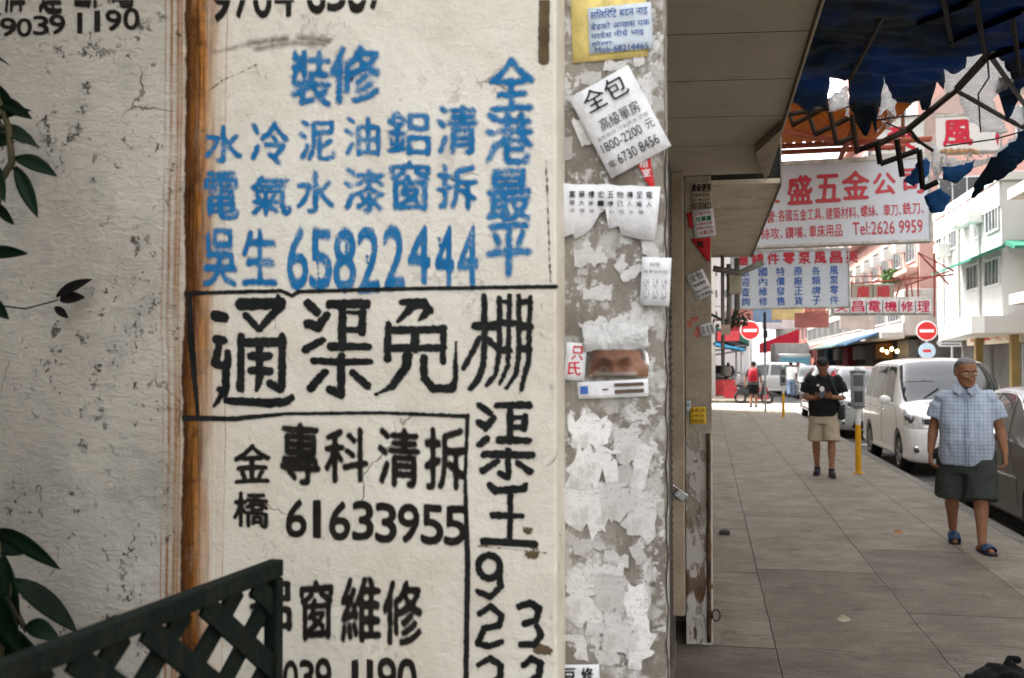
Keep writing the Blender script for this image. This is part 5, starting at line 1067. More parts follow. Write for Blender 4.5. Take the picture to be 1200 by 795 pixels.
def person(label, loc, rz, p, group=None):
    """p: skin, hair, joints a (x<0) and b, and clothing"""
    bm = BM(); J = p['J']; s = p.get('hs', 1.0); vx = p.get('voxel', .006)
    M = head_mat(Vector(p['head']), p.get('yaw', 0), p.get('pitch', 0), s)
    head_geo(bm, M, p.get('jowl', 1.0))
    hc = Vector(p['head']); nb = Vector(p['neck']); limb(bm, [nb, hc + Vector((0, .02, -.06))], [.062 * s, .056 * s])
    stack(bm, p['torso'])
    for sd_ in 'ab':
        sh_, el, wr_ = (Vector(J[k + sd_]) for k in ('sh', 'el', 'wr')); k = p.get('arm', 1.0)
        limb(bm, [sh_, sh_.lerp(el, .5), el, el.lerp(wr_, .3), wr_], [.040 * k, .046 * k, .040 * k, .041 * k, .026 * k])
        hd = J['hand' + sd_]; hand(bm, wr_, hd[0], hd[1], hd[2], p.get('hand', 1.0), hd[3])
        hp, kn, an = (Vector(J[k_ + sd_]) for k_ in ('hip', 'kn', 'an')); k = p.get('leg', 1.0)
        limb(bm, [hp, hp.lerp(kn, .5), kn, kn.lerp(an, .28) + Vector((0, .012, 0)), kn.lerp(an, .6), an], [.088 * k, .075 * k, .054 * k, .058 * k, .044 * k, .035 * k])
        to = Vector(J['toe' + sd_]); he = an + (an - to).normalized() * .045; he.z = max(.03, an.z - .055); 
        limb(bm, [he, an.lerp(to, .35) + Vector((0, 0, -.02)), to], [.032, .034, .022])
    me = remesh(bm, vx, p.get('sm', 3)); root = link('person', me, p['skin'], None, True); root.location = loc; root.rotation_euler.z = rz
    tag(root, label, 'person', group)
    if p.get('face', True): face_bits(root, M)
    p['M'] = M; hair_geo(root, M, p['hair'], p.get('hairline', 0), p.get('hairthick', 1), max(.006, vx))
    cvx = max(.010, vx)
    bm = BM(); stack(bm, p['shirt'])
    for sd_ in 'ab':
        sh_, el = Vector(J['sh' + sd_]), Vector(J['el' + sd_]); t = p.get('sleeve', .6); r0, r1 = p.get('sl_r', (.085, .082)); e = sh_.lerp(el, t)
        if p.get('long'):
            wr_ = Vector(J['wr' + sd_]); limb(bm, [sh_, el, el.lerp(wr_, .9)], [r0, r1 * .8, r1 * .62])
        else:
            d_ = (sh_ - el).normalized(); i_ = Vector((.022 if sh_.x < 0 else -.022, 0, 0))
            tube(bm, [sh_ + d_ * .050 + i_ * 2, sh_ + d_ * .042 + i_ * 1.6, sh_ + d_ * .022 + i_, sh_.lerp(el, .08) + i_ * .4, sh_.lerp(el, .25), e], [r0 * .2, r0 * .5, r0 * .78, r0 * .94, r0, r1], 18)
    me = remesh(bm, cvx, 9); displace(me, folds(p.get('fold', .009), seed=p.get('seed', 0))); link('shirt', me, p['shirt_m'], root, True)
    if 'shorts' in p:
        bm = BM(); stack(bm, p['shorts'])
        for sd_ in 'ab':
            hp, kn, an = (Vector(J[k_ + sd_]) for k_ in ('hip', 'kn', 'an')); t = p.get('short_t', .9); r0, r1 = p.get('short_r', (.12, .115))
            if p.get('trousers'): tube(bm, [hp, kn, kn.lerp(an, .95)], [r0, r1 * .85, r1 * .75], 18)
            else: tube(bm, [hp + Vector((0, 0, .03)), hp.lerp(kn, .4), hp.lerp(kn, t)], [r0, (r0 + r1) / 2, r1], 22)
        me = remesh(bm, cvx, 3); displace(me, folds(.009, (8, 8, 6), seed=4 + p.get('seed', 0))); link(p.get('short_name', 'shorts'), me, p['shorts_m'], root, True)
    for sd_ in 'ab':
        an, to = Vector(J['an' + sd_]), Vector(J['toe' + sd_]); d = (to - an); d.z = 0
        kind = p.get('shoe', 'shoe')
        if kind == 'sandal':
            d3 = (Vector(J['toe' + sd_]) - Vector(J['an' + sd_] ) + Vector((0, 0, .055))).normalized(); h0 = Vector(J['an' + sd_]) - d3 * .07 + Vector((0, 0, -.075)); t0 = Vector(J['toe' + sd_]) + d3 * .045 + Vector((0, 0, -.018))
            bm = BM(); P = [h0, h0.lerp(t0, .2), h0.lerp(t0, .5), h0.lerp(t0, .75), h0.lerp(t0, .93), t0]; tube(bm, P, [.030, .042, .042, .052, .044, .02], 16, None, .32); obj('sole', bm, p['shoe_m'][0], root, True)
            c_ = h0.lerp(t0, .66) + Vector((0, 0, .034)); bm = BM(); tube(bm, [c_ - d3 * .055, c_ - d3 * .03 + Vector((0, 0, .008)), c_ + d3 * .02 - Vector((0, 0, .004)), c_ + d3 * .04 - Vector((0, 0, .010))], [.046, .053, .055, .053], 18, None, .72, caps=False)
            r = bmesh.ops.extrude_face_region(bm, geom=bm.faces[:]); bmesh.ops.scale(bm, vec=(.93, .97, .93), space=Matrix.Translation(-c_), verts=[e for e in r['geom'] if isinstance(e, bmesh.types.BMVert)]); obj('strap', bm, p['shoe_m'][1], root, True)
        else:
            dn = d.normalized(); h0 = an - dn * .055; t0 = to + dn * .05; h0.z, t0.z = max(.045, an.z - .05), max(.035, to.z)
            bm = BM(); limb(bm, [h0, h0.lerp(t0, .35) + Vector((0, 0, .012)), h0.lerp(t0, .7), t0 - dn * .03], [.042, .046, .044, .034], 14); limb(bm, [an + Vector((0, 0, .01)), an.lerp(h0, .3) - Vector((0, 0, .03))], [.044, .044])
            me = remesh(bm, max(.008, vx), 2); so_ = link('shoe', me, p['shoe_m'][0], root, True)
            bm = BM(); q0, q1 = Vector(h0), Vector(t0); q0.z -= .03; q1.z -= .022; tube(bm, [q0 - dn * .03, q0, q0.lerp(q1, .5), q1 - dn * .03, q1 + dn * .005], [.028, .044, .043, .045, .03], 14, None, .35); obj('sole', bm, p['shoe_m'][1], so_, True)
    return root
# --- plaid shirt
g = G('plaid_shirt'); X, Y, Z = g.xyz()[0:3]
def grid(co, per, w_):
    f = g.math('FRACT', g.math('DIVIDE', g.math('ADD', co, 5), per)); return g.math('LESS_THAN', f, w_)
wob = g.math('MULTIPLY', g.math('SUBTRACT', g.noise(7, None, 3), .5), .012)
gx = grid(g.math('ADD', X, wob), .034, .22); gz = grid(g.math('ADD', Z, wob), .034, .22); gx2 = grid(g.math('ADD', X, wob), .017, .12); gz2 = grid(g.math('ADD', Z, wob), .017, .12)
c = g.mix(g.math('MULTIPLY', g.math('ADD', gx2, gz2, clamp=True), .3), (.37, .43, .52), (.24, .30, .40)); c = g.mix(g.math('MULTIPLY', g.math('ADD', gx, gz), .36), c, (.13, .17, .27))
PLAID = g.fin(c, .85, g.bump(g.noise(60, None, 4), .3, .004))
DKG = pm('charcoal_cotton', (.036, .042, .038), .9, .2, 14, .2, 120); HAIRG = pm('grey_hair', (.16, .16, .165), .7, .5, 60, .6, 150); HAIRB = pm('black_hair', (.012, .011, .010), .55, .4, 60, .6, 150)
old = dict(skin=skin('tanned_skin', (.24, .115, .066)), hair=HAIRG, head=(.005, -.06, 1.545), neck=(0, .0, 1.36), yaw=R(24), pitch=R(12), hs=1.03, jowl=1.12, hairline=.012, arm=1.08, leg=1.05, hand=1.12, voxel=.005, sleeve=.68, sl_r=(.088, .094), fold=.015, seed=1,
    J=dict(sha=(-.190, .01, 1.325), ela=(-.268, .03, 1.05), wra=(-.292, -.04, .845), handa=((-.02, -.12, -1), (-1, -.15, 0), .42, 1), shb=(.190, .01, 1.325), elb=(.268, .05, 1.05), wrb=(.305, .0, .845), handb=((.03, -.1, -1), (1, -.1, 0), .42, -1),
           hipa=(-.105, 0, .84), kna=(-.125, .02, .46), ana=(-.125, .26, .135), toea=(-.105, .15, .022), hipb=(.105, -.02, .84), knb=(.11, -.11, .455), anb=(.115, -.16, .085), toeb=(.19, -.33, .03)),
    torso=[(0, 0, .86, .16, .12), (0, -.02, 1.05, .19, .14), (0, 0, 1.3, .19, .11), (0, 0, 1.40, .10, .07)],
    shirt=[(0, -.012, .735, .222, .172, 2.4), (0, -.022, .80, .224, .184, 2.4), (0, -.040, .95, .224, .200, 2.4), (0, -.036, 1.10, .218, .186, 2.4), (0, -.012, 1.25, .208, .150, 2.4), (0, .0, 1.335, .182, .120, 2.4), (0, .005, 1.40, .125, .090), (0, .0, 1.435, .080, .074)], shirt_m=PLAID,
    shorts=[(0, -.01, .66, .20, .15), (0, -.01, .82, .22, .165), (0, 0, .9, .21, .15)], shorts_m=DKG, short_t=1.06, short_r=(.135, .142), shoe='sandal', shoe_m=(pm('sandal_sole', (.02, .022, .028), .7), pm('sandal_blue', (.025, .06, .13), .5, .2, 20)))
op = at_z(1134, 642, 0)
om = person('older man in plaid shirt, charcoal shorts and blue sandals walking', (op.x, op.y, 0), R(-14), old)
Mh = old['M']
bm = BM()
for sx in (-1, 1):
    tube(bm, [(sx * .034 + .024 * math.cos(a * 2 * math.pi / 20), -.108 + abs(.024 * math.cos(a * 2 * math.pi / 20)) * .1, .004 + .017 * math.sin(a * 2 * math.pi / 20)) for a in range(21)], .0022, 6, caps=False); tube(bm, [(sx * .058, -.104, .008), (sx * .079, -.06, .01), (sx * .083, .01, .008)], .002, 6)
tube(bm, [(-.010, -.11, .008), (0, -.113, .011), (.010, -.11, .008)], .002, 6); bmesh.ops.transform(bm, matrix=Mh, verts=bm.verts[:]); gl = obj('glasses', bm, pm('gold_wire', (.55, .42, .22), .25, .1, 5, 0, 50, 1), om, True)
bm = BM()
for sx in (-1, 1): 
    r = bmesh.ops.create_circle(bm, cap_ends=True, segments=20, radius=1, matrix=Matrix.Translation((sx * .034, -.1065, .004)) @ Matrix.Rotation(math.pi / 2, 4, 'X') @ Matrix.Diagonal((.024, .017, 1, 1)))
bmesh.ops.transform(bm, matrix=Mh, verts=bm.verts[:]); gm = G('lens_glass'); gm.fin((.6, .6, .6), .03, alpha=.06); obj('lens', bm, gm.m, gl)
bm = BM()        # shirt collar, placket, pockets
for sx in (-1, 1):
    prism(bm, [Vector(p) for p in ((sx * .012, -.128, 1.385), (sx * .045, -.085, 1.455), (sx * .095, -.065, 1.445), (sx * .100, -.118, 1.385), (sx * .052, -.142, 1.345))], (0, -.006, .003))
obj('collar', bm, PLAID, om)
bm = BM(); pts = [(0.004, -.135, 1.37), (.004, -.165, 1.25), (.004, -.226, 1.10), (.004, -.246, .95), (.004, -.218, .80), (.004, -.196, .745)]
for dx in (-.014, .014): tube(bm, [(p[0] + dx, p[1] + .006, p[2]) for p in pts], .0035, 5)
for p, q in zip(pts, pts[1:]): ball(bm, ((p[0] + q[0]) / 2, (p[1] + q[1]) / 2 - .004, (p[2] + q[2]) / 2), .005, .003, .005, None, 8)
obj('placket', bm, pm('placket_blue', (.16, .2, .3), .8), om, True)
# --- man in black T-shirt looking at a phone
BLK = pm('black_cotton', (.014, .014, .015), .9, .25, 10, .2, 120); KHAKI = pm('khaki_cotton', (.40, .33, .245), .9, .12, 14, .25, 120)
yng = dict(skin=skin('brown_skin', (.26, .125, .073)), hair=HAIRB, head=(.0, -.10, 1.585), neck=(0, .0, 1.42), yaw=R(8), pitch=R(48), hs=1.0, arm=1.02, leg=1.0, voxel=.006, sleeve=.72, sl_r=(.09, .092), fold=.010, seed=3,
    J=dict(sha=(-.20, .01, 1.40), ela=(-.275, .01, 1.13), wra=(-.095, -.23, 1.135), handa=((.8, -.45, .25), (-.3, -.5, -.8), .5, -1), shb=(.20, .01, 1.40), elb=(.275, .01, 1.13), wrb=(.135, -.23, 1.15), handb=((-.8, -.45, .2), (.3, -.5, -.8), .5, 1),
           hipa=(-.10, .0, .90), kna=(-.115, .03, .49), ana=(-.115, .15, .10), toea=(-.115, .0, .035), hipb=(.10, 0, .90), knb=(.11, -.07, .49), anb=(.115, -.12, .09), toeb=(.15, -.28, .035)),
    torso=[(0, 0, .9, .15, .11), (0, 0, 1.1, .16, .11), (0, 0, 1.35, .18, .11), (0, 0, 1.44, .10, .07)],
    shirt=[(0, 0, .865, .205, .150, 2.4), (0, -.012, .98, .205, .155, 2.4), (0, -.016, 1.12, .205, .152, 2.4), (0, -.005, 1.30, .212, .140, 2.4), (0, .005, 1.40, .20, .112, 2.4), (0, .01, 1.455, .12, .085), (0, .01, 1.475, .075, .068)], shirt_m=BLK,
    shorts=[(0, 0, .76, .19, .135), (0, 0, .88, .19, .14), (0, 0, .96, .18, .13)], shorts_m=KHAKI, short_t=.95, short_r=(.112, .120), shoe_m=(pm('sneaker_dark', (.02, .018, .03), .6, .3, 20), pm('sole_dark', (.04, .03, .025), .7)))
yp = at_z(966, 558, 0)
ym = person('man in black T-shirt and khaki shorts looking down at his phone', (yp.x, yp.y, 0), R(-12), yng)
bm = BM()         # plain white print on the chest
secs = [Vector((-.006 + .034 * math.cos(a * 2 * math.pi / 20), 0, 1.265 + .038 * math.sin(a * 2 * math.pi / 20))) for a in range(20)]
prism(bm, [p + Vector((0, -.166, 0)) for p in secs], (0, .004, 0)); prism(bm, [Vector((x, -.172, z)) for x, z in ((-.05, 1.205), (.045, 1.205), (.05, 1.175), (.03, 1.165), (-.045, 1.165), (-.062, 1.18))], (0, .004, 0)); prism(bm, [Vector((x, -.160, z)) for x, z in ((-.075, 1.30), (-.045, 1.305), (-.04, 1.325), (-.062, 1.335), (-.085, 1.315))], (0, .004, 0))
obj('chest_print', bm, pm('print_white', (.75, .75, .74), .8, .04), ym)
bm = BM(); box(bm, -.036, .036, -.005, .005, -.07, .07, .004); ph = obj('phone', bm, pm('phone_black', (.02, .02, .025), .15, .1, 5, coat=1), None, ang=40); ph.matrix_world = Matrix.Translation((yp.x, yp.y, 0)) @ Matrix.Rotation(R(-12), 4, 'Z') @ Matrix.Translation((.015, -.305, 1.185)) @ Matrix.Rotation(R(65), 4, 'Y') @ Matrix.Rotation(R(-50), 4, 'X'); tag(ph, 'dark phone held in both hands by the man in black', 'phone')
bm = BM(); box(bm, -.03, .03, -.0062, -.0054, -.06, .06, .0); obj('screen', bm, pm('screen_glass', (.04, .05, .07), .05, .1), ph)
bg_ = empty('shoulder_bag', (yp.x, yp.y, 0), R(-12)); tag(bg_, 'black shoulder bag hanging at the side of the man in black', 'bag')
bm = BM(); P = [(-.05, .09, 1.47), (.05, .0, 1.50), (.10, -.115, 1.42), (.17, -.165, 1.25), (.20, -.16, 1.10), (.235, -.06, 1.0)]
tube(bm, P, .018, 8, (0, 1, 0), .5); obj('strap', bm, pm('nylon_black', (.022, .024, .028), .5, .3, 20), bg_, True)
bm = BM(); box(bm, .20, .29, -.1, .16, .82, 1.04, .03); obj('pouch', bm, pm('nylon_black', (.022, .024, .028), .5), bg_, ang=40)
# --- walker with red backpack, seen from behind
wk = dict(skin=yng['skin'], hair=HAIRB, head=(0, -.05, 1.60), neck=(0, 0, 1.43), pitch=R(14), voxel=.011, face=False, sleeve=.8, sl_r=(.085, .085), hairthick=1.02, seed=5,
    J=dict(sha=(-.20, 0, 1.40), ela=(-.27, .04, 1.12), wra=(-.285, -.06, .88), handa=((0, -.1, -1), (-1, 0, 0), .4, 1), shb=(.20, 0, 1.40), elb=(.27, .06, 1.12), wrb=(.29, .02, .88), handb=((0, -.1, -1), (1, 0, 0), .4, -1),
           hipa=(-.095, 0, .9), kna=(-.095, -.09, .5), ana=(-.09, -.12, .09), toea=(-.1, -.28, .035), hipb=(.095, 0, .9), knb=(.09, .02, .49), anb=(.085, .22, .13), toeb=(.085, .09, .03)),
    torso=yng['torso'], shirt=yng['shirt'], shirt_m=pm('grey_cotton', (.09, .095, .10), .9, .15, 14), shorts=[(0, 0, .74, .185, .14), (0, 0, .9, .19, .14), (0, 0, .97, .18, .13)], shorts_m=BLK, short_t=.95, short_r=(.115, .125), shoe_m=yng['shoe_m'])
wp = at_z(883, 478, 0)
person('man with red backpack and black shorts walking away', (wp.x, wp.y, 0), R(176), wk)
bp = empty('backpack', (wp.x, wp.y, 0), R(176)); tag(bp, 'red backpack on the back of the man walking away', 'backpack')
bm = BM(); stack(bm, [(0, .23, .98, .13, .06, 3), (0, .24, 1.02, .17, .10, 3), (0, .24, 1.2, .17, .105, 3), (0, .22, 1.38, .155, .085, 3), (0, .2, 1.45, .10, .04, 3)]); obj('pack', bm, pm('red_nylon', (.42, .02, .035), .6, .15, 10), bp, True)
bm = BM(); box(bm, -.11, .11, .32, .36, 1.02, 1.2, .02); obj('front_pocket', bm, pm('red_nylon_dark', (.30, .015, .028), .6, .15, 10), bp, ang=40)
for sx in (-1, 1):
    bm = BM(); tube(bm, [(sx * .11, .15, 1.43), (sx * .12, .0, 1.475), (sx * .13, -.13, 1.36), (sx * .15, -.13, 1.15), (sx * .16, .1, 1.03)], .022, 6, None, .5); obj('strap', bm, pm('red_nylon_dark', (.30, .015, .028), .6), bp, True)
# --- distant people
def far(label, px, py, rz, shirt, legs, trousers=True, dx=0):
    q = at_z(px, py, 0); p = dict(wk); p.update(shirt_m=shirt, shorts_m=legs, trousers=trousers, short_name='trousers', seed=px * .01, voxel=.014, pitch=R(4)); return person(label, (q.x + dx, q.y, 0), rz, p, 'people far down the street')
WC = pm('white_cotton', (.72, .70, .68), .9, .06, 14); JEAN = pm('blue_jeans', (.20, .27, .36), .9, .15, 20)
far('distant person in white top and dark trousers left of the pole', 853, 457, R(30), WC, BLK)
far('distant woman in white top and pale jeans in the road', 927, 466, R(170), WC, JEAN)
far('distant person in pink top beside the woman in white', 935, 462, R(20), pm('pink_cotton', (.55, .30, .28), .9), JEAN)
# --- the photographer (seen only in the small mirror)
pt = dict(skin=skin('fair_skin', (.40, .215, .14)), hair=HAIRB, head=(0, .195, 1.645), neck=(0, .225, 1.46), pitch=R(0), hs=1.03, hairline=-.006, hairthick=1.10, voxel=.005, sleeve=.7, sl_r=(.085, .085), seed=7,
    J=dict(sha=(-.19, .225, 1.41), ela=(-.27, .06, 1.27), wra=(-.115, .085, 1.575), handa=((.55, -.12, .75), (-.3, -.9, .1), .62, -1), shb=(.19, .225, 1.41), elb=(.27, .06, 1.24), wrb=(.11, .085, 1.52), handb=((-.2, -.12, .9), (.4, -.9, .1), .65, 1),
           hipa=(-.1, .24, .9), kna=(-.11, .22, .49), ana=(-.12, .25, .09), toea=(-.14, .09, .035), hipb=(.1, .24, .9), knb=(.11, .22, .49), anb=(.12, .25, .09), toeb=(.14, .09, .035)),
    torso=[(a, b + .225, c_, d, e) for a, b, c_, d, e in yng['torso']], shirt=[(q[0], q[1] + .225) + tuple(q[2:]) for q in yng['shirt']], shirt_m=pm('navy_cotton', (.03, .035, .06), .9), shorts=[(q[0], q[1] + .225) + tuple(q[2:]) for q in wk['shorts']], shorts_m=JEAN, trousers=True, short_name='trousers', short_r=(.11, .115), shoe_m=yng['shoe_m'])
pt['jz'] = 0
phm = person('photographer with dark hair reflected in the small pillar mirror', (0.0, -.0, 0), 0, pt)
# his own view is from (0, 0, EYE): turn him towards the mirror about that point
aim = math.atan2(mc.x, mc.y); phm.rotation_euler.z = math.pi - aim
phm.location = (0, -.012, 0)
cmr = empty('film_camera', (0, -.012, EYE)); cmr.rotation_euler.z = math.pi - aim; tag(cmr, 'compact silver camera held up by the photographer in the mirror', 'camera')
bm = BM(); box(bm, -.062, .062, .014, .048, -.04, .010, .006); obj('camera_body', bm, pm('camera_black', (.03, .03, .03), .5), cmr, ang=40)
bm = BM(); box(bm, -.062, .062, .013, .047, .0105, .022, .003); obj('top_plate', bm, pm('camera_silver', (.6, .6, .58), .3, .05, 5, 0, 50, .9), cmr, ang=40)
# ================================================================== FOREGROUND: trellis and plants
TRM = pm('trellis_green', (.002, .007, .005), .65, .3, 30, .3, 120, dirt=.3, dcol=(.03, .03, .025))
e1 = at_y(325, 655, 1.12); dirv = Vector((math.sin(math.atan((941 - 600) / F) - YAW), math.cos(math.atan((941 - 600) / F) - YAW), 0)).normalized()
tl = empty('trellis', (e1.x, e1.y, e1.z)); tl.rotation_euler.z = math.atan2(-dirv.x, dirv.y); tag(tl, 'dark green lattice trellis standing in the bottom left foreground', 'trellis')
# local: y runs back along the trellis (towards the viewer is negative), z down from the top edge
Lt, Ht = 1.25, 1.35
bm = BM(); box(bm, -.009, .009, -Lt, 0, -.020, 0, .002); obj('top_rail', bm, TRM, tl)
bm = BM(); box(bm, -.009, .009, -.016, 0, -Ht, -.021, .002); obj('end_stile', bm, TRM, tl)
bm = BM(); box(bm, -.009, .009, -Lt, -.017, -Ht, -Ht + .04, .002); obj('bottom_rail', bm, TRM, tl)
def slats(sg, x0, x1):
    bm = BM(); pit = .074; w = .0122; slope = 1.0
    k = -30
    for k in range(-34, 34):
        c = k * pit + (.042 if sg > 0 else .012)           # line z = slope*sg*y + c
        ys = [-Lt + .002, -.012]; 
        P = []
        for i in range(601):
            y = ys[0] + (ys[1] - ys[0]) * i / 600; z = slope * sg * y * .755 + c
            if -Ht + .01 < z < -.018: P.append((y, z))
        if len(P) < 2: continue
        (ya, za), (yb, zb) = P[0], P[-1]; d = Vector((0, yb - ya, zb - za)).normalized(); n = Vector((0, -d.z, d.y)) * w
        a, b = Vector((x0, ya, za)), Vector((x0, yb, zb))
        prism(bm, [a - n, b - n, b + n, a + n], (x1 - x0, 0, 0))
    return bm
obj('lattice', slats(1, -.0055, -.0005), TRM, tl); obj('lattice', slats(-1, .0005, .0055), TRM, tl)
LEAF = G('leaf_green'); a = LEAF.noise(12, None, 4); c = LEAF.mix(LEAF.rmp(a, .35, .65), (.001, .005, .002), (.004, .017, .006)); LEAF.b.inputs['Specular IOR Level'].default_value = .12; LEAF.fin(c, .5, LEAF.bump(LEAF.noise(40, None, 3), .2, .004)); LEAF = LEAF.m
DEADL = pm('dark_dry_leaf', (.006, .005, .004), .8, .3, 20)
def leaf(bm, p, d, L, w, droop, up=(.15, -1, .35), rr=random):
    d = Vector(d).normalized(); s_ = d.cross(Vector(up)).normalized(); u = s_.cross(d); n = 8; prev = None; pos = Vector(p)
    for i in range(n + 1):
        t = i / n; wd = w * math.sin(math.pi * min(1, t * .96 + .04)) ** .8 * (1 - .25 * t); dd = (d - Vector((0, 0, droop * t)) ).normalized()
        if i: pos = pos + dd * (L / n)
        m_ = -.18 * wd
        row = [bm.verts.new(pos + s_ * wd * .5 * k + u * abs(k) * wd * .18 + u * m_ * 0) for k in (-1, -.5, 0, .5, 1)]
        if prev:
            for k in range(4): bm.faces.new((prev[k], prev[k + 1], row[k + 1], row[k]))
        prev = row
def plant(label, base, stems, leaves, seed, mat=LEAF, extra=None):
    o = empty('plant', base); tag(o, label, 'plant'); bm = BM(); lb = BM(); rr = random.Random(seed); base = Vector(base)
    for pts in stems: tube(bm, [Vector(p) - base for p in pts], [.007 - .004 * i / len(pts) for i in range(len(pts))], 7)
    for p, d, L, w, dr in leaves:
        leaf(lb, Vector(p) - base, d, L, w * rr.uniform(.7, 1.0), dr + rr.uniform(-.1, .35), (rr.uniform(-.5, .5), -1, rr.uniform(-.1, .8))); q = Vector(p) - base; st = min((Vector(s_) - base for st in stems for s_ in st), key=lambda s_: (s_ - q).length); tube(bm, [st, (st + q) / 2 + Vector((0, 0, -.006)), q], .0022, 5)
    r = bmesh.ops.extrude_face_region(lb, geom=lb.faces[:]); bmesh.ops.translate(lb, vec=(0, -.0006, .0006), verts=[e for e in r['geom'] if isinstance(e, bmesh.types.BMVert)])
    obj('stems', bm, pm('stem_brown', (.07, .06, .035), .8, .3, 20), o, True); obj('foliage', lb, mat, o, True)
    if extra: extra(o)
    return o
def PT(px, py, Y): return tuple(at_y(px, py, Y))
YP = 1.16
def dirpx(a, b, dy=0): v = at_y(b[0], b[1], YP) - at_y(a[0], a[1], YP); return (v.x, dy * v.length, v.z)
base1 = (at_y(-30, 400, YP).x - .06, YP, .3)
def lf(a, b, w, dr=.15, dy=0, k=1.0, ): 
    v = at_y(b[0], b[1], YP) - at_y(a[0], a[1], YP); return (PT(a[0], a[1], YP), (v.x, dy * v.length, v.z + dr * v.length * .45), v.length * 1.03, w, dr)
LV = [lf((-6, 118), (40, 132), .030, .1), lf((-4, 152), (38, 165), .032, .5, .3), lf((-2, 140), (36, 128), .020, .6), lf((18, 186), (66, 208), .027, .5), lf((18, 196), (48, 252), .030, .2), lf((-8, 190), (20, 240), .026, .3, -.3), lf((-10, 100), (18, 122), .022, .3), lf((-6, 240), (18, 262), .02, .3),
      lf((-20, 300), (32, 292), .026, .3), lf((-14, 350), (12, 372), .022, .2), lf((-20, 60), (14, 72), .004, .1), lf((-22, 170), (16, 160), .028, .2), lf((-30, 210), (-2, 200), .03, .3)]
st1 = [[base1, PT(-34, 560, YP), PT(-24, 380, YP), PT(-12, 280, YP), PT(2, 210, YP), PT(14, 190, YP), PT(10, 150, YP), PT(-6, 100, YP), PT(-14, 70, YP)]]
plant('dark green leafy branch poking in at the upper left edge', base1, st1, LV, 1)
base2 = (at_y(-20, 600, YP).x - .03, YP - .04, .3)
LV = [lf((-4, 622), (76, 652), .030, .25), lf((-10, 640), (30, 640), .034, .4, .3), lf((4, 650), (22, 740), .036, .2), lf((14, 680), (78, 748), .040, .4, .3), lf((-10, 690), (40, 760), .044, .3, -.2), lf((-20, 720), (60, 790), .046, .3), lf((-16, 740), (20, 800), .04, .2, .3), lf((0, 660), (-20, 750), .04, .2), lf((-16, 640), (8, 700), .034, .2, .2), lf((30, 735), (72, 742), .03, .4)]
st2 = [[base2, PT(-26, 780, YP), PT(-14, 700, YP), PT(0, 650, YP), PT(-6, 625, YP)], [base2, PT(0, 760, YP), PT(12, 700, YP), PT(28, 735, YP)]]
plant('dark green bushy plant at the lower left behind the trellis', base2, st2, LV, 2)
# bush added mostly beyond the left edge to shade the painted wall
rb = random.Random(21); LV = []
for i in range(230):
    y = rb.uniform(.78, 1.30); xm = -.80 * y - .035; z = rb.uniform(.75, 2.75); x = rb.uniform(max(-1.27, xm - .28), xm)
    LV.append(((x, y, z), (rb.uniform(-1, .3), rb.uniform(-.8, .8), rb.uniform(-.7, .7)), rb.uniform(.06, .1), rb.uniform(.03, .045), .3))
ST = [[(-1.2, 1.1, .3), (-1.18, 1.08, 1.0), (-1.16, 1.1, 1.8), (-1.14, 1.12, 2.7)], [(-1.15, .95, .3), (-1.1, .95, 1.1), (-1.05, .98, 2.0), (-1.0, .98, 2.6)]]
plant('dense dark bush added mostly out of view to shade the wall', (-1.2, 1.1, .3), ST, LV, 4)
# withered leaf clinging to the wall
b3 = at_y(84, 345, 1.30); lb = BM()
for a, b, w in (((66, 348), (104, 322), .020), ((70, 352), (98, 345), .022), ((64, 360), (80, 372), .014)):
    v = at_y(b[0], b[1], 1.31) - at_y(a[0], a[1], 1.31); leaf(lb, at_y(a[0], a[1], 1.31) - b3, (v.x, .1 * v.length, v.z), v.length, w, .2)
tube(lb, [at_y(-20, 356, 1.33) - b3, at_y(30, 362, 1.32) - b3, at_y(68, 352, 1.31) - b3], .0012, 5)
o = obj('withered_leaf', lb, DEADL, None, True); o.location = b3; tag(o, 'dark withered leaf hanging against the grey left part of the wall', 'leaf')
# unseen wall added left of the plants to darken that end
bm = BM(); box(bm, -1.8, -1.30, -4.5, WY - .004, -.05, 4.2, .004); tag(obj('shade_wall', bm, pm('shade_wall_plaster', (.16, .155, .145), .9, .25, 2, .4, 40, dirt=.5)), 'dark plaster wall added out of view to shade the left side', 'wall')
# planter both plants grow from
bm = BM(); box(bm, -1.295, -.86 - .02, .55, 1.32, 0, .30, .01); pl_ = tag(obj('planter', bm, pm('planter_concrete', (.25, .24, .22), .9, .2, 5, .4, 50)), 'low concrete planter under the plants beside the wall', 'planter')
# black sheet lying at the bottom edge
bq = at_z(1170, 800, 0); o = empty('black_bag', (bq.x, bq.y, 0)); tag(o, 'black plastic bag lying on the pavement at the bottom right edge', 'bag')
bm = BM(); stack(bm, [(0, -.06, .0, .17, .15), (0, -.06, .035, .16, .13), (.01, -.05, .07, .11, .08), (.03, -.03, .10, .04, .03)]); me = remesh(bm, .012, 2); displace(me, folds(.022, (14, 14, 14), 6)); link('crumpled_bag', me, pm('bin_bag', (.003, .003, .003), .8, .3, 10), o, True)
bm = BM(); limb(bm, [(.03, -.03, .09), (.05, -.01, .13), (.09, .0, .12)], [.02, .014, .02]); obj('knot', bm, pm('bin_bag', (.012, .012, .012), .3), o, True)
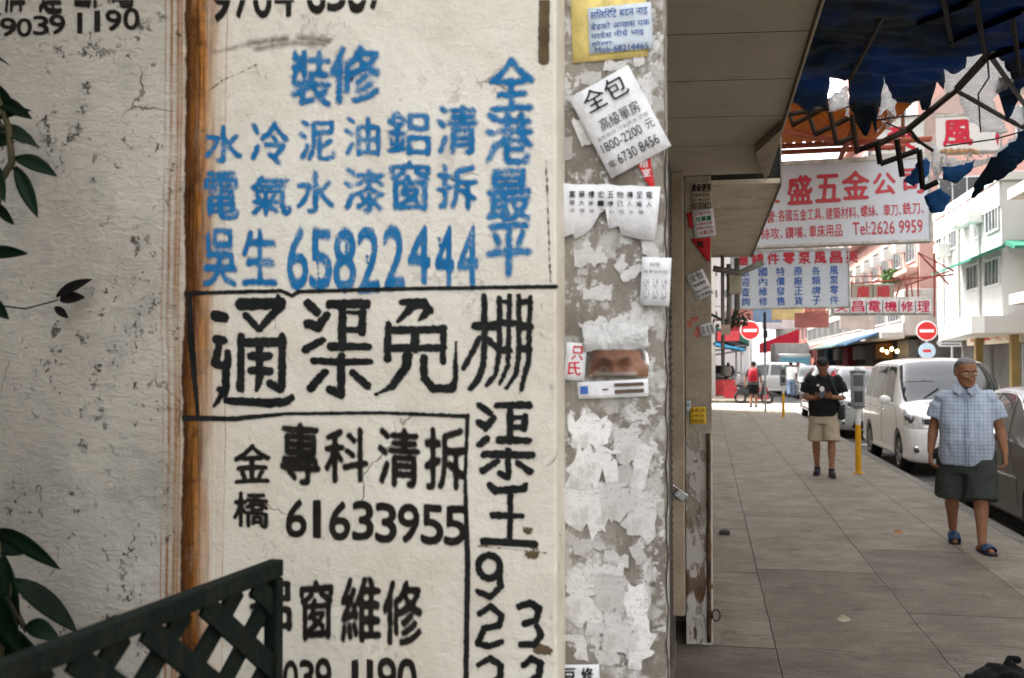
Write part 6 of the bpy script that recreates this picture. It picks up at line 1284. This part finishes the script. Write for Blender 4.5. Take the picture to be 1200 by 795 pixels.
# dry leaf and litter on the pavement
for (px, py, c_, lab) in ((1053, 625, (.45, .22, .10), 'orange scrap of litter on the pavement beside the dark slab'), (989, 728, (.4, .36, .28), 'pale scrap of litter on the near pavement')):
    q = at_z(px, py, .004); bm = BM(); leaf(bm, (-.04, 0, .012), (1, .3, .1), .09, .05, .3); o = obj('litter', bm, pm('litter_%d' % px, c_, .8, .2, 20), None, True); o.location = q; tag(o, lab, 'litter')
bm = BM(); q = at_z(849, 626, 0); box(bm, q.x - .05, q.x + .05, q.y - .06, q.y + .06, 0, .035, .006); box(bm, q.x - .03, q.x + .03, q.y - .04, q.y + .04, .033, .042); o = obj('metal_cap', bm, pm('dark_iron', (.05, .04, .035), .7, .3)); tag(o, 'small dark iron cover stub on the pavement by the pillar', 'metal cover')

# ================================================================== STREET FURNITURE
YELP = pm('yellow_post_paint', (.62, .32, .015), .5, .12, 6, .1, 60, dirt=.25); METG = pm('meter_grey', (.30, .31, .32), .45, .15, 6, .1, 60); GALV = pm('galvanised', (.40, .41, .41), .45, .15, 8, 0, 50, .6)
def meter(px, py, label, top, group='parking meters'):
    q = at_z(px, py, 0); o = empty('parking_meter', q); tag(o, label, 'parking meter', group)
    bm = BM(); tube(bm, [(0, 0, 0), (0, 0, .72)], .042, 16); obj('yellow_post', bm, YELP, o, ang=40)
    bm = BM(); tube(bm, [(0, 0, .721), (0, 0, .96)], .040, 16); obj('white_sleeve', bm, pm('meter_white', (.68, .68, .66), .5, .08, 6), o, ang=40)
    bm = BM(); tube(bm, [(0, 0, 0), (0, 0, .02)], .07, 16); obj('foot', bm, YELP, o, ang=40)
    bm = BM(); stack(bm, [(0, 0, .96, .055, .05), (0, 0, .99, .098, .075, 3.2), (0, 0, 1.5, .104, .08, 3.2), (0, 0, 1.53, .09, .07, 3)]); h = obj('meter_head', bm, METG, o, ang=50)
    bm = BM(); ball(bm, (0, 0, 1.545), .045, .045, .04); obj('cap', bm, pm('cap_white', (.7, .7, .68), .5), h, True)
    bm = BM(); box(bm, -.07, .07, -.086, -.076, 1.30, 1.46, .004); obj('display', bm, pm('meter_screen', (.05, .055, .06), .15), h)
    bm = BM(); box(bm, -.108, .108, -.084, .084, 1.495, 1.515, .004); box(bm, -.102, .102, -.078, .078, .985, 1.0, .004); box(bm, -.06, .06, -.088, -.078, 1.06, 1.22, .004); obj('band', bm, pm('meter_dark', (.06, .06, .065), .5), h)
    return o
meter(1006, 555, 'grey headed parking meter on a yellow post beside the white van', 1.55)
meter(918, 489, 'slim parking meter on a yellow post behind the man in black', 1.55)
def pole(name, label, px, py, h, r, mat, cat='pole'):
    q = at_z(px, py, 0); o = empty(name, q); tag(o, label, cat); bm = BM(); tube(bm, [(0, 0, 0), (0, 0, h)], r, 12); obj('post', bm, mat, o, ang=40); return o
o = pole('post', 'grey post with black upper half between walker and meter', 897, 484, 2.0, .034, GALV); bm = BM(); tube(bm, [(0, 0, 2.0), (0, 0, 3.35)], .05, 12); box(bm, -.06, .09, -.06, .06, 2.5, 2.75, .01); obj('black_sleeve', bm, pm('pole_black', (.03, .03, .03), .6), o, ang=40)
SGR = pm('sign_signal_red', (.55, .015, .02), .4, .05, 5); SGW = pm('sign_signal_white', (.8, .8, .8), .4, .03, 5)
def noentry(px, py, gx, gy, label, extra=None):
    g0 = at_z(gx, gy, 0); c = at_y(px, py, g0.y); r = 10.5 / F * g0.y; o = empty('no_entry_sign', (c.x, g0.y, 0)); tag(o, label, 'road sign')
    bm = BM(); tube(bm, [(0, .04, 0), (0, .04, c.z + r * .7)], .04, 10); obj('post', bm, GALV, o, ang=40)
    bm = BM(); bmesh.ops.create_cone(bm, cap_ends=True, segments=36, radius1=r, radius2=r, depth=.02, matrix=Matrix.Translation((0, -.01, c.z)) @ Matrix.Rotation(math.pi / 2, 4, 'X')); d = obj('disc', bm, SGR, o)
    bm = BM(); box(bm, -r * .72, r * .72, -.026, -.022, c.z - r * .15, c.z + r * .15); obj('white_bar', bm, SGW, d)
    bm = BM(); n = 36; tube(bm, [(r * math.cos(2 * math.pi * k / n), -.01, c.z + r * math.sin(2 * math.pi * k / n)) for k in range(n + 1)], .022, 6, None, 1, False); obj('rim', bm, SGW, d, True)
    if extra:
        bm = BM(); z = c.z - r * 2.1; bmesh.ops.create_cone(bm, cap_ends=True, segments=30, radius1=r * .85, radius2=r * .85, depth=.02, matrix=Matrix.Translation((0, -.01, z)) @ Matrix.Rotation(math.pi / 2, 4, 'X')); obj('round_plate', bm, pm('pale_sign_blue', (.42, .55, .68), .4, .1, 5), o)
        bm = BM(); box(bm, -r * .4, r * .4, -.027, -.022, z - .06, z + .06); obj('plate_mark', bm, SGR, o)
    return o
noentry(1086, 388, 1086, 471, 'red no entry sign on the right side of the street', True)
noentry(879, 387.5, 879, 468, 'red no entry sign on the left above the walker')
# direction sign
g0 = at_z(1116, 473, 0); c = at_y(1116, 402, g0.y); o = empty('direction_sign', (c.x, g0.y, 0)); tag(o, 'grey arrow shaped street direction sign right of the no entry sign', 'road sign')
bm = BM(); tube(bm, [(0, .04, 0), (0, .04, c.z + .2)], .04, 10); obj('post', bm, GALV, o, ang=40)
bm = BM(); prism(bm, [Vector((x, -.02, c.z + z)) for x, z in ((-.62, 0), (-.5, -.16), (.55, -.16), (.55, .16), (-.5, .16))], (0, .03, 0)); pz = obj('arrow_plate', bm, pm('plate_grey', (.55, .57, .58), .45, .08, 5), o)
bm = BM(); box(bm, -.42, .45, -.026, -.023, c.z + .02, c.z + .08); box(bm, -.42, .3, -.026, -.023, c.z - .09, c.z - .04); obj('text_bars', bm, pm('plate_dark', (.12, .13, .14), .5), pz)
pole('post', 'plain white post left of the walker by the far corner', 863, 459, 2.6, .055, pm('post_white', (.68, .7, .7), .5))

# ================================================================== BUILDINGS ON THE RIGHT
WHT = pm('white_render', (.46, .46, .45), .8, .06, .8, .15, 20, dirt=.3, dcol=(.38, .37, .35)); PINK = pm('pink_render', (.38, .22, .19), .85, .07, .8, .15, 20, dirt=.3, dcol=(.4, .3, .27))
WINF = pm('window_frame_grey', (.45, .46, .46), .5, .1, 4); WINP = pm('dark_glass', (.03, .035, .04), .08, .2, 2); SHUT = pm('metal_shutter_grey', (.30, .32, .34), .5, .15, 3, .2, 20, .3)
GRNA = pm('green_awning', (.03, .14, .10), .6, .2, 3); RIBB = pm('pale_concrete', (.36, .335, .31), .85, .1, 1.5, .2, 20, dirt=.3)
def winx(par, X, y0, y1, z0, z1, bars=3, horiz=False):      # window on a face looking towards -X
    bm = BM(); t = .06
    for q in ((y0, y1, z0, z0 + t), (y0, y1, z1 - t, z1), (y0, y0 + t, z0 + t, z1 - t), (y1 - t, y1, z0 + t, z1 - t)): box(bm, X - .07, X + .02, *q)
    f = obj('window', bm, WINF, par)
    bm = BM()
    for k in range(1, bars):
        y = y0 + (y1 - y0) * k / bars; box(bm, X - .05, X - .01, y - .02, y + .02, z0 + t, z1 - t)
    obj('mullion', bm, WINF, f); bm = BM(); box(bm, X - .02, X + .015, y0 + t, y1 - t, z0 + t, z1 - t); obj('pane', bm, WINP, f); return f
def winy(par, Y, x0, x1, z0, z1, bars=3):                  # window on a face looking towards -Y
    bm = BM(); t = .06
    for q in ((x0, x1, z0, z0 + t), (x0, x1, z1 - t, z1)): box(bm, q[0], q[1], Y - .07, Y + .02, q[2], q[3])
    for q in ((x0, x0 + t), (x1 - t, x1)): box(bm, q[0], q[1], Y - .07, Y + .02, z0 + t, z1 - t)
    f = obj('window', bm, WINF, par); bm = BM()
    for k in range(1, bars): x = x0 + (x1 - x0) * k / bars; box(bm, x - .02, x + .02, Y - .05, Y - .01, z0 + t, z1 - t)
    obj('mullion', bm, WINF, f); bm = BM(); box(bm, x0 + t, x1 - t, Y - .02, Y + .015, z0 + t, z1 - t); obj('pane', bm, WINP, f); return f
XR, YB0, YB1 = 9.0, 33.4, 42.4
def rz_(px, py, X=None, Y=None): return (at_x(px, py, X) if X else at_y(px, py, Y))
wb = empty('white_building', (XR, YB0, 0)); tag(wb, 'white corner building with green awnings and dark windows', 'building')
ZC = at_y(1174, 372, YB0).z; ZR = at_y(1174, 212, YB0).z
bm = BM(); box(bm, 0, 14, 0, YB1 - YB0, ZC + .0, ZR - 0, .05); obj('wall', bm, WHT, wb)
bm = BM(); box(bm, .9, 14, .9, YB1 - YB0, -.1, ZC - .002); obj('ground_floor', bm, pm('dark_shopfront', (.07, .065, .06), .7, .4, .8), wb)
bm = BM(); box(bm, -.12, 14.1, -.12, YB1 - YB0 + .1, ZR, ZR + .28, .02); obj('parapet', bm, WHT, wb)
bm = BM(); prism(bm, [Vector(p) for p in ((.05, YB1 - YB0 - .05, ZC - .52), (-1.15, -1.0, ZC - .52), (-.85, -1.3, ZC - .52), (14, -1.3, ZC - .52), (14, YB1 - YB0 - .05, ZC - .52))], (0, 0, .517)); obj('canopy', bm, WHT, wb)
wloc = Vector((XR, YB0, 0))
def rel_x(px, py): p = at_x(px, py, XR); return p.y - YB0, p.z
for (pa, pb) in (((1134, 312), (1150, 338)), ((1155, 306), (1174, 333)), ((1098, 268), (1111, 298)), ((1113, 268), (1124, 290)), ((1142, 250), (1150, 278)), ((1156, 236), (1174, 268))):
    y0, z1 = rel_x(*pa); y1, z0 = rel_x(*pb); y0, y1 = sorted((y0, y1)); winx(wb, 0, max(.1, y0), min(8.9, y1), z0, z1, 4)
for x0, z in ((1.2, 5.0), (5, 5.0), (1.2, 7.6), (5, 7.6)): winy(wb, 0, x0 + .6, x0 + 2.4, z, z + 1.2)
y0, z0 = rel_x(1126, 319); y1, z1 = rel_x(1178, 297)
bm = BM(); y0, y1 = sorted((y0, y1)); prism(bm, [Vector((0, y0, z1 + .3)), Vector((-1.0, y0, z1 - .12)), Vector((-1.0, y0, z1 - .2)), Vector((0, y0, z1 + .18))], (0, y1 - y0, 0)); obj('awning', bm, GRNA, wb)
z2 = at_y(1185, 292, YB0).z; bm = BM(); prism(bm, [Vector((.1, 0, z2 + .28)), Vector((.1, -1.0, z2)), Vector((.1, -1.0, z2 - .1)), Vector((.1, 0, z2 + .14))], (5, 0, 0)); obj('awning', bm, GRNA, wb)
for yy, zz in ((2.0, 6.35), (3.9, 6.45), (6.4, 5.7)):
    bm = BM(); box(bm, -.5, 0, yy, yy + .75, zz, zz + .48, .02); ac = obj('air_conditioner', bm, pm('ac_white', (.6, .6, .57), .6, .1, 4), wb); bm = BM()
    for k in range(6): box(bm, -.506, -.5, yy + .06, yy + .69, zz + .06 + k * .065, zz + .09 + k * .065)
    obj('grill', bm, pm('ac_dark', (.1, .1, .1), .6), ac)
bm = BM()
for yy in (2.4, 5.2, 7.6): tube(bm, [(-.06, yy, ZC), (-.06, yy, ZR - .4)], .05, 6)
obj('drain_pipe', bm, pm('pipe_pale', (.5, .48, .46), .7), wb)
# church name band
bm = BM(); y0, z0 = rel_x(1096, 258); y1, z1 = rel_x(1172, 203); box(bm, -.06, -.005, y1, y0, at_x(1172, 238, XR).z - .1, at_x(1172, 205, XR).z); sb = obj('name_band', bm, pm('band_white', (.72, .7, .7), .6, .04, 3), wb)
Wd = (y0 - y1)
bm = BM(); zt = at_x(1172, 208, XR).z; zb_ = at_x(1172, 226, XR).z; txt = '中國基督教播道會堂'
def text_x(bm, s_, ya, yb, z0, z1, X, bold):       # reads right for a viewer at smaller Y: text runs from far (large y) to near
    k0 = len(bm.verts); text_to(bm, s_, 0, z0, abs(yb - ya), z1, 0, bold); bm.verts.ensure_lookup_table()
    for v in bm.verts[k0:]: v.co = Vector((X, max(ya, yb) - v.co.x, v.co.z))
for i, ch in enumerate(txt): q = y0 - .4 - i * (Wd - .6) / 9; text_x(bm, ch, q, q - .62, zb_, zt, -.065, .02)
nosolve('lettering', bm, pm('faded_red', (.60, .34, .34), .6), sb)
bm = BM(); text_x(bm, 'CHRISTIAN CHURCH', y0 - .5, y1 + .3, at_x(1172, 234, XR).z, at_x(1172, 229, XR).z, -.065, .01); nosolve('lettering', bm, pm('faded_blue', (.25, .33, .5), .6), sb)
# ground floor signs and shutter
bm = BM(); box(bm, .8, 9, .78, .86, -.1, 2.3); sh2 = obj('roller_shutter', bm, SHUT, wb); bm = BM()
for k in range(60): box(bm, .8 + k * .136, .86 + k * .136, .745, .78, -.1, 2.28)
obj('ribs', bm, SHUT, sh2)
bm = BM(); box(bm, .7, 9, .6, .76, 2.32, 3.0, .02); s4 = obj('fascia_sign', bm, pm('cream_fascia', (.62, .55, .45), .6, .06, 3), wb); bm = BM(); text_to(bm, '張記', 1.15, 2.38, 2.5, 2.94, .595, .06); nosolve('lettering', bm, SRED, s4)
bm = BM(); box(bm, .62, .78, .9, 7, 2.32, 3.0, .02); s5 = obj('fascia_sign', bm, pm('cream_fascia', (.62, .55, .45), .6), wb); bm = BM(); text_x(bm, '順德五金機械', 6.4, 1.3, 2.42, 2.9, .615, .05); nosolve('lettering', bm, pm('dull_red', (.5, .08, .08), .6), s5)
for xx, yy in ((.35, .35), (.35, 4.6), (4.8, .35)):
    bm = BM(); box(bm, xx, xx + .24, yy, yy + .24, -.1, ZC - .53); obj('column', bm, pm('ochre_column', (.26, .19, .08), .7, .15, 2), wb)
# long low building with shops, then pink blocks
XL = 8.5
lb_ = empty('low_building', (XL, 44.5, 0)); tag(lb_, 'long low building with a window strip and shop awnings below', 'building')
bm = BM(); box(bm, .0, 10, 2, 46, 2.9, 4.95, .04); obj('wall', bm, RIBB, lb_); bm = BM(); box(bm, .8, 10, 2, 46, -.1, 2.898); obj('shop_front', bm, pm('dark_shopfront', (.07, .065, .06), .7), lb_)
bm = BM(); box(bm, -1.0, 0, 1.9, 46, 2.75, 3.05, .03); obj('ledge', bm, RIBB, lb_); bm = BM(); box(bm, -.08, -.002, 2, 46, 3.1, 3.45); obj('pale_band', bm, pm('band_pale', (.42, .38, .36), .7, .06, 2), lb_)
for k in range(11):
    winx(lb_, 0, 2.6 + k * 3.9, 5.9 + k * 3.9, 3.55, 4.6, 5)
for k, (y, c_, w_) in enumerate(((2.4, (.04, .09, .16), 4), (8, (.30, .46, .42), 7), (16, (.52, .50, .46), 5), (24, (.40, .2, .16), 5), (31, (.2, .33, .3), 5))):
    bm = BM(); prism(bm, [Vector((-.9, y, 3.1)), Vector((-2.4, y, 2.55)), Vector((-2.4, y, 2.47)), Vector((-.9, y, 3.0))], (0, w_, 0)); obj('awning', bm, pm('awning_%d' % k, c_, .6, .15, 2), lb_)
for k, (y, c_) in enumerate(((3, (.1, .1, .1)), (9.5, (.5, .2, .05)), (13, (.16, .14, .12)), (18, (.55, .53, .5)), (23, (.35, .05, .06)), (28, (.5, .5, .48)), (34, (.1, .18, .3)))):
    bm = BM(); box(bm, .35, .8, y, y + 2.6, 1.9 if k % 2 else .0, 2.72, .03); obj('shop_board', bm, pm('board_%d' % k, c_, .6, .25, 2), lb_)
LMP = pm('warm_lamp', (1, .62, .25), .5, .05, emit=6)
for k in range(4):
    bm = BM(); ball(bm, (-.2, 2.6 + k * 1.3, 2.2 + .12 * (k % 2)), .07, .07, .09, None, 10); obj('lamp', bm, LMP, lb_, True)
pk = empty('pink_building', (9.2, 45.2, 0)); tag(pk, 'tall pink building with rows of windows behind the low shops', 'building')
bm = BM(); box(bm, 0, 9, 1.5, 26, 4.955, 22); obj('wall', bm, PINK, pk)
for z in (6.3, 9.4, 12.5, 15.6):
    for k in range(7): winx(pk, 0, 2.2 + k * 3.3, 4.3 + k * 3.3, z, z + 1.5, 3)
    bm = BM(); box(bm, -.5, -.0, 1.7, 25.8, z - .55, z - .35); obj('ledge', bm, PINK, pk)
for z in (8.5, 11.5, 14.5): winy(pk, 1.5, .8, 2.6, z, z + 1.4); winy(pk, 1.5, 4, 5.8, z, z + 1.4)
for k in range(5):
    bm = BM(); box(bm, -.5, 0, 4.4 + k * 3.3, 5.2 + k * 3.3, 6.9, 7.4, .02); obj('air_conditioner', bm, pm('ac_white', (.6, .6, .57), .6), pk)
rr = random.Random(3); fl = BM()
for i in range(160): leaf(fl, (-.4 + rr.uniform(-.3, .1), 6 + rr.uniform(-1.2, 1.2), 5.6 + rr.uniform(-.1, .5)), (rr.uniform(-1, 1), rr.uniform(-1, 1), rr.uniform(-.2, 1)), .3, .12, .5)
ob = obj('balcony_plant', fl, pm('plant_bright', (.05, .11, .03), .6, .3, 6), None, True); ob.location = (9.2, 45.2, 0); tag(ob, 'green balcony plants on a ledge of the pink building', 'plant')
def block(label, x0, x1, y0, y1, h, mat, face, win=True, rows=(4, 7, 10, 13)):
    o = empty('distant_building', (x0, y0, 0)); tag(o, label, 'building', 'buildings far down the street'); bm = BM(); box(bm, 0, x1 - x0, 0, y1 - y0, -.1, h); obj('wall', bm, mat, o)
    for z in rows:
        if z + 1.5 > h: continue
        if face == 'x':
            for k in range(int((y1 - y0) / 4)): winx(o, 0, 1 + k * 4, 3.4 + k * 4, z, z + 1.6, 3)
            bm = BM(); box(bm, -.7, 0, .5, y1 - y0 - .5, z - .7, z - .4); obj('balcony', bm, mat, o)
        else:
            for k in range(int((x1 - x0) / 3.2)): winy(o, 0, .6 + k * 3.2, 2.6 + k * 3.2, z, z + 1.6, 3)
    return o
block('far pale building on the right past the pink one', 9.4, 18, 66, 84, 14, pm('far_white', (.40, .36, .34), .8, .06, 1, dirt=.2), 'x')
block('far red brick coloured building on the right', 9.2, 18, 92, 108, 19, pm('far_red', (.34, .13, .11), .85, .1, 1), 'x', rows=(4, 7, 10, 13, 16))
block('far greenish building on the right near the street end', 9.0, 18, 109, 140, 17, pm('far_green', (.32, .36, .31), .85, .06, 1), 'x', rows=(4, 7, 10, 13))
block('pale tower closing the far end of the street', -4, 8, 190, 205, 30, pm('far_grey', (.33, .31, .31), .85, .05, 1), 'y', rows=(6, 10, 14, 18, 22, 26))
block('far white corner building on the left of the street', -14, .35, 52, 110, 14, pm('far_cream', (.40, .38, .35), .85, .06, 1, dirt=.2), 'y')
block('tall pinkish building far back on the left', -12, .9, 125, 150, 20, pm('far_pink', (.36, .25, .22), .85, .06, 1), 'y', rows=(6, 10, 14))
# stall with blue awning on the far left corner, red banner and small clutter far away
block('long block of flats facing the pavement on the opposite side', 9.1, 18, -16, 31, 15, pm('flats_wall', (.42, .39, .36), .85, .08, 1, dirt=.3), 'x')
for k, (x, y, z, w_, h_, c_, lab) in enumerate(((6.6, 47, 3.6, 1.5, .8, (.34, .28, .25), 'grey blank board hung out over the road past the junction'), (6.9, 55, 5.2, 1.2, 2.0, (.62, .60, .55), 'tall white board hung over the road by the pink building'), (6.2, 63, 4.3, 2.0, .9, (.28, .10, .09), 'wide dull red board hung over the far road'),
    (5.6, 74, 5.4, 2.2, 1.2, (.58, .5, .25), 'yellowish board hung over the far road'), (5.0, 88, 6.0, 2.4, 1.6, (.2, .3, .45), 'bluish board hung high over the far road'), (2.4, 84, 4.6, 2.2, 1.3, (.55, .52, .5), 'pale board hung from the far left buildings'), (1.9, 66, 3.9, 1.4, 1.0, (.5, .08, .08), 'small red board hung from the far left buildings'), (3.4, 108, 6.5, 3, 2.4, (.5, .28, .25), 'large pinkish board far up the street'))):
    o = empty('hanging_sign', (x, y, z)); tag(o, lab, 'sign', 'blank boards hung over the far street'); bm = BM(); box(bm, -w_ / 2, w_ / 2, 0, .15, -h_ / 2, h_ / 2, .02); obj('board', bm, pm('hang_%d' % k, c_, .6, .2, 1.5, dirt=.2), o)
    bm = BM(); xx = 9.0 - x if x > 3.5 else -x; tube(bm, [(0, .08, h_ / 2 + .06), (xx, .08, h_ / 2 + .06)], .04, 6); obj('bracket', bm, pm('rusty_steel', (.16, .07, .04), .8), o)
for k, (y, w_, z, c_, lab) in enumerate(((56.5, 4, 3.0, (.05, .16, .13), 'dark green shop awning on the far left buildings'), (62, 5, 2.8, (.10, .10, .12), 'dark grey shop awning on the far left buildings'), (70, 6, 3.2, (.22, .07, .06), 'dull red shop awning on the far left buildings'), (80, 7, 3.0, (.06, .10, .2), 'navy shop awning on the far left buildings'))):
    o = empty('shop_awning', (.36, y, z)); tag(o, lab, 'awning', 'awnings on the far left'); bm = BM(); prism(bm, [Vector(p) for p in ((0, 0, .7), (1.9, 0, 0), (1.9, 0, -.35), (0, 0, .5))], (0, w_, 0)); obj('cloth', bm, pm('far_awning_%d' % k, c_, .7, .2, 1), o)
    bm = BM(); tube(bm, [(1.85, .1, -.3), (0, .1, -.6)], .03, 6); tube(bm, [(1.85, w_ - .1, -.3), (0, w_ - .1, -.6)], .03, 6); obj('strut', bm, GALV, o)
st = empty('market_stall', (.25, 54, 0)); tag(st, 'stall with a blue awning and red board at the far left corner', 'stall')
bm = BM(); prism(bm, [Vector((0, -2.0, 2.75)), Vector((1.6, -2.0, 2.4)), Vector((1.6, -2.0, 2.3)), Vector((0, -2.0, 2.6))], (0, 3.6, 0)); obj('awning', bm, pm('stall_blue', (.06, .30, .52), .6), st)
bm = BM(); box(bm, .1, 1.1, -1.6, 1, 0, .8, .02); obj('counter', bm, pm('counter_red', (.45, .06, .06), .7, .3, 3), st)
for y in (-1.9, 1.5): bm = BM(); tube(bm, [(1.5, y, 0), (1.5, y, 2.36)], .03, 8); obj('post', bm, GALV, st, True)
bm = BM(); box(bm, .2, 1.3, -2.04, -2.0, 2.8, 3.3, .01); obj('red_board', bm, pm('board_red', (.5, .06, .07), .6), st)
bn = empty('red_awning', (8.3, 96, 0)); tag(bn, 'bright red shop awning far down the right side', 'awning')
bm = BM(); prism(bm, [Vector((0, 0, 4.9)), Vector((-3.4, 0, 3.6)), Vector((-3.4, 0, 2.7)), Vector((0, 0, 3.2))], (0, 4, 0)); obj('cloth', bm, pm('banner_red', (.55, .03, .06), .6, .1), bn)
bm = BM(); box(bm, -3.4, 0, -.1, 0, 4.9, 6.3, .02); obj('white_board', bm, pm('board_white', (.72, .72, .72), .6), bn)
for k, (x, y, c_, lab) in enumerate(((1.05, 49, (.5, .05, .06), 'red plastic crate left of the distant walker'), (2.4, 47.5, (.5, .07, .08), 'red plastic crate by the distant scooter'))):
    o = empty('crate', (x, y, -.0)); tag(o, lab, 'crate'); m_ = pm('crate_%d' % k, c_, .6)
    bm = BM()
    for q in ((-.3, .3, -.22, -.19), (-.3, .3, .19, .22), (-.3, -.27, -.19, .19), (.27, .3, -.19, .19)):
        for z in (0, .2, .4): box(bm, *q, z, z + .14)
        box(bm, *q, .14, .2) if q[0] == -.3 and q[1] == .3 else None
    box(bm, -.3, .3, -.22, .22, -.02, .0); obj('body', bm, m_, o)
tr_ = empty('hanging_branch', (.9, 38, 0)); tag(tr_, 'dark leafy branch hanging across the left no entry sign', 'branch'); tr_.location = at_y(868, 385, 30)
bm = BM(); L = [at_y(*p, 30) - tr_.location for p in ((832, 368), (848, 376), (862, 370), (876, 364))]; tube(bm, L, [.05, .04, .03, .02], 6); L = [at_y(*p, 30) - tr_.location for p in ((866, 352), (862, 368), (855, 386))]; tube(bm, L, [.05, .08, .06], 6); obj('stem', bm, pm('branch_dark', (.02, .02, .016), .8), tr_, True)
fl = BM(); rr = random.Random(8)
for i in range(140):
    p = at_y(rr.uniform(836, 876), rr.uniform(358, 380), 30 + rr.uniform(-.3, .3)) - tr_.location
    if abs(p.z - .35 * p.x) > .42: continue
    leaf(fl, p, (rr.uniform(-1, 1), rr.uniform(-1, 1), rr.uniform(-1, .3)), .18, .07, .4)
obj('foliage', fl, pm('leaf_far_dark', (.015, .025, .012), .7, .4, 9), tr_, True)
# tidy: drop the helper properties
for o in bpy.data.objects:
    for k in ('sx', 'sz', 'th', 'cx', 'cy'):
        if k in o: del o[k]
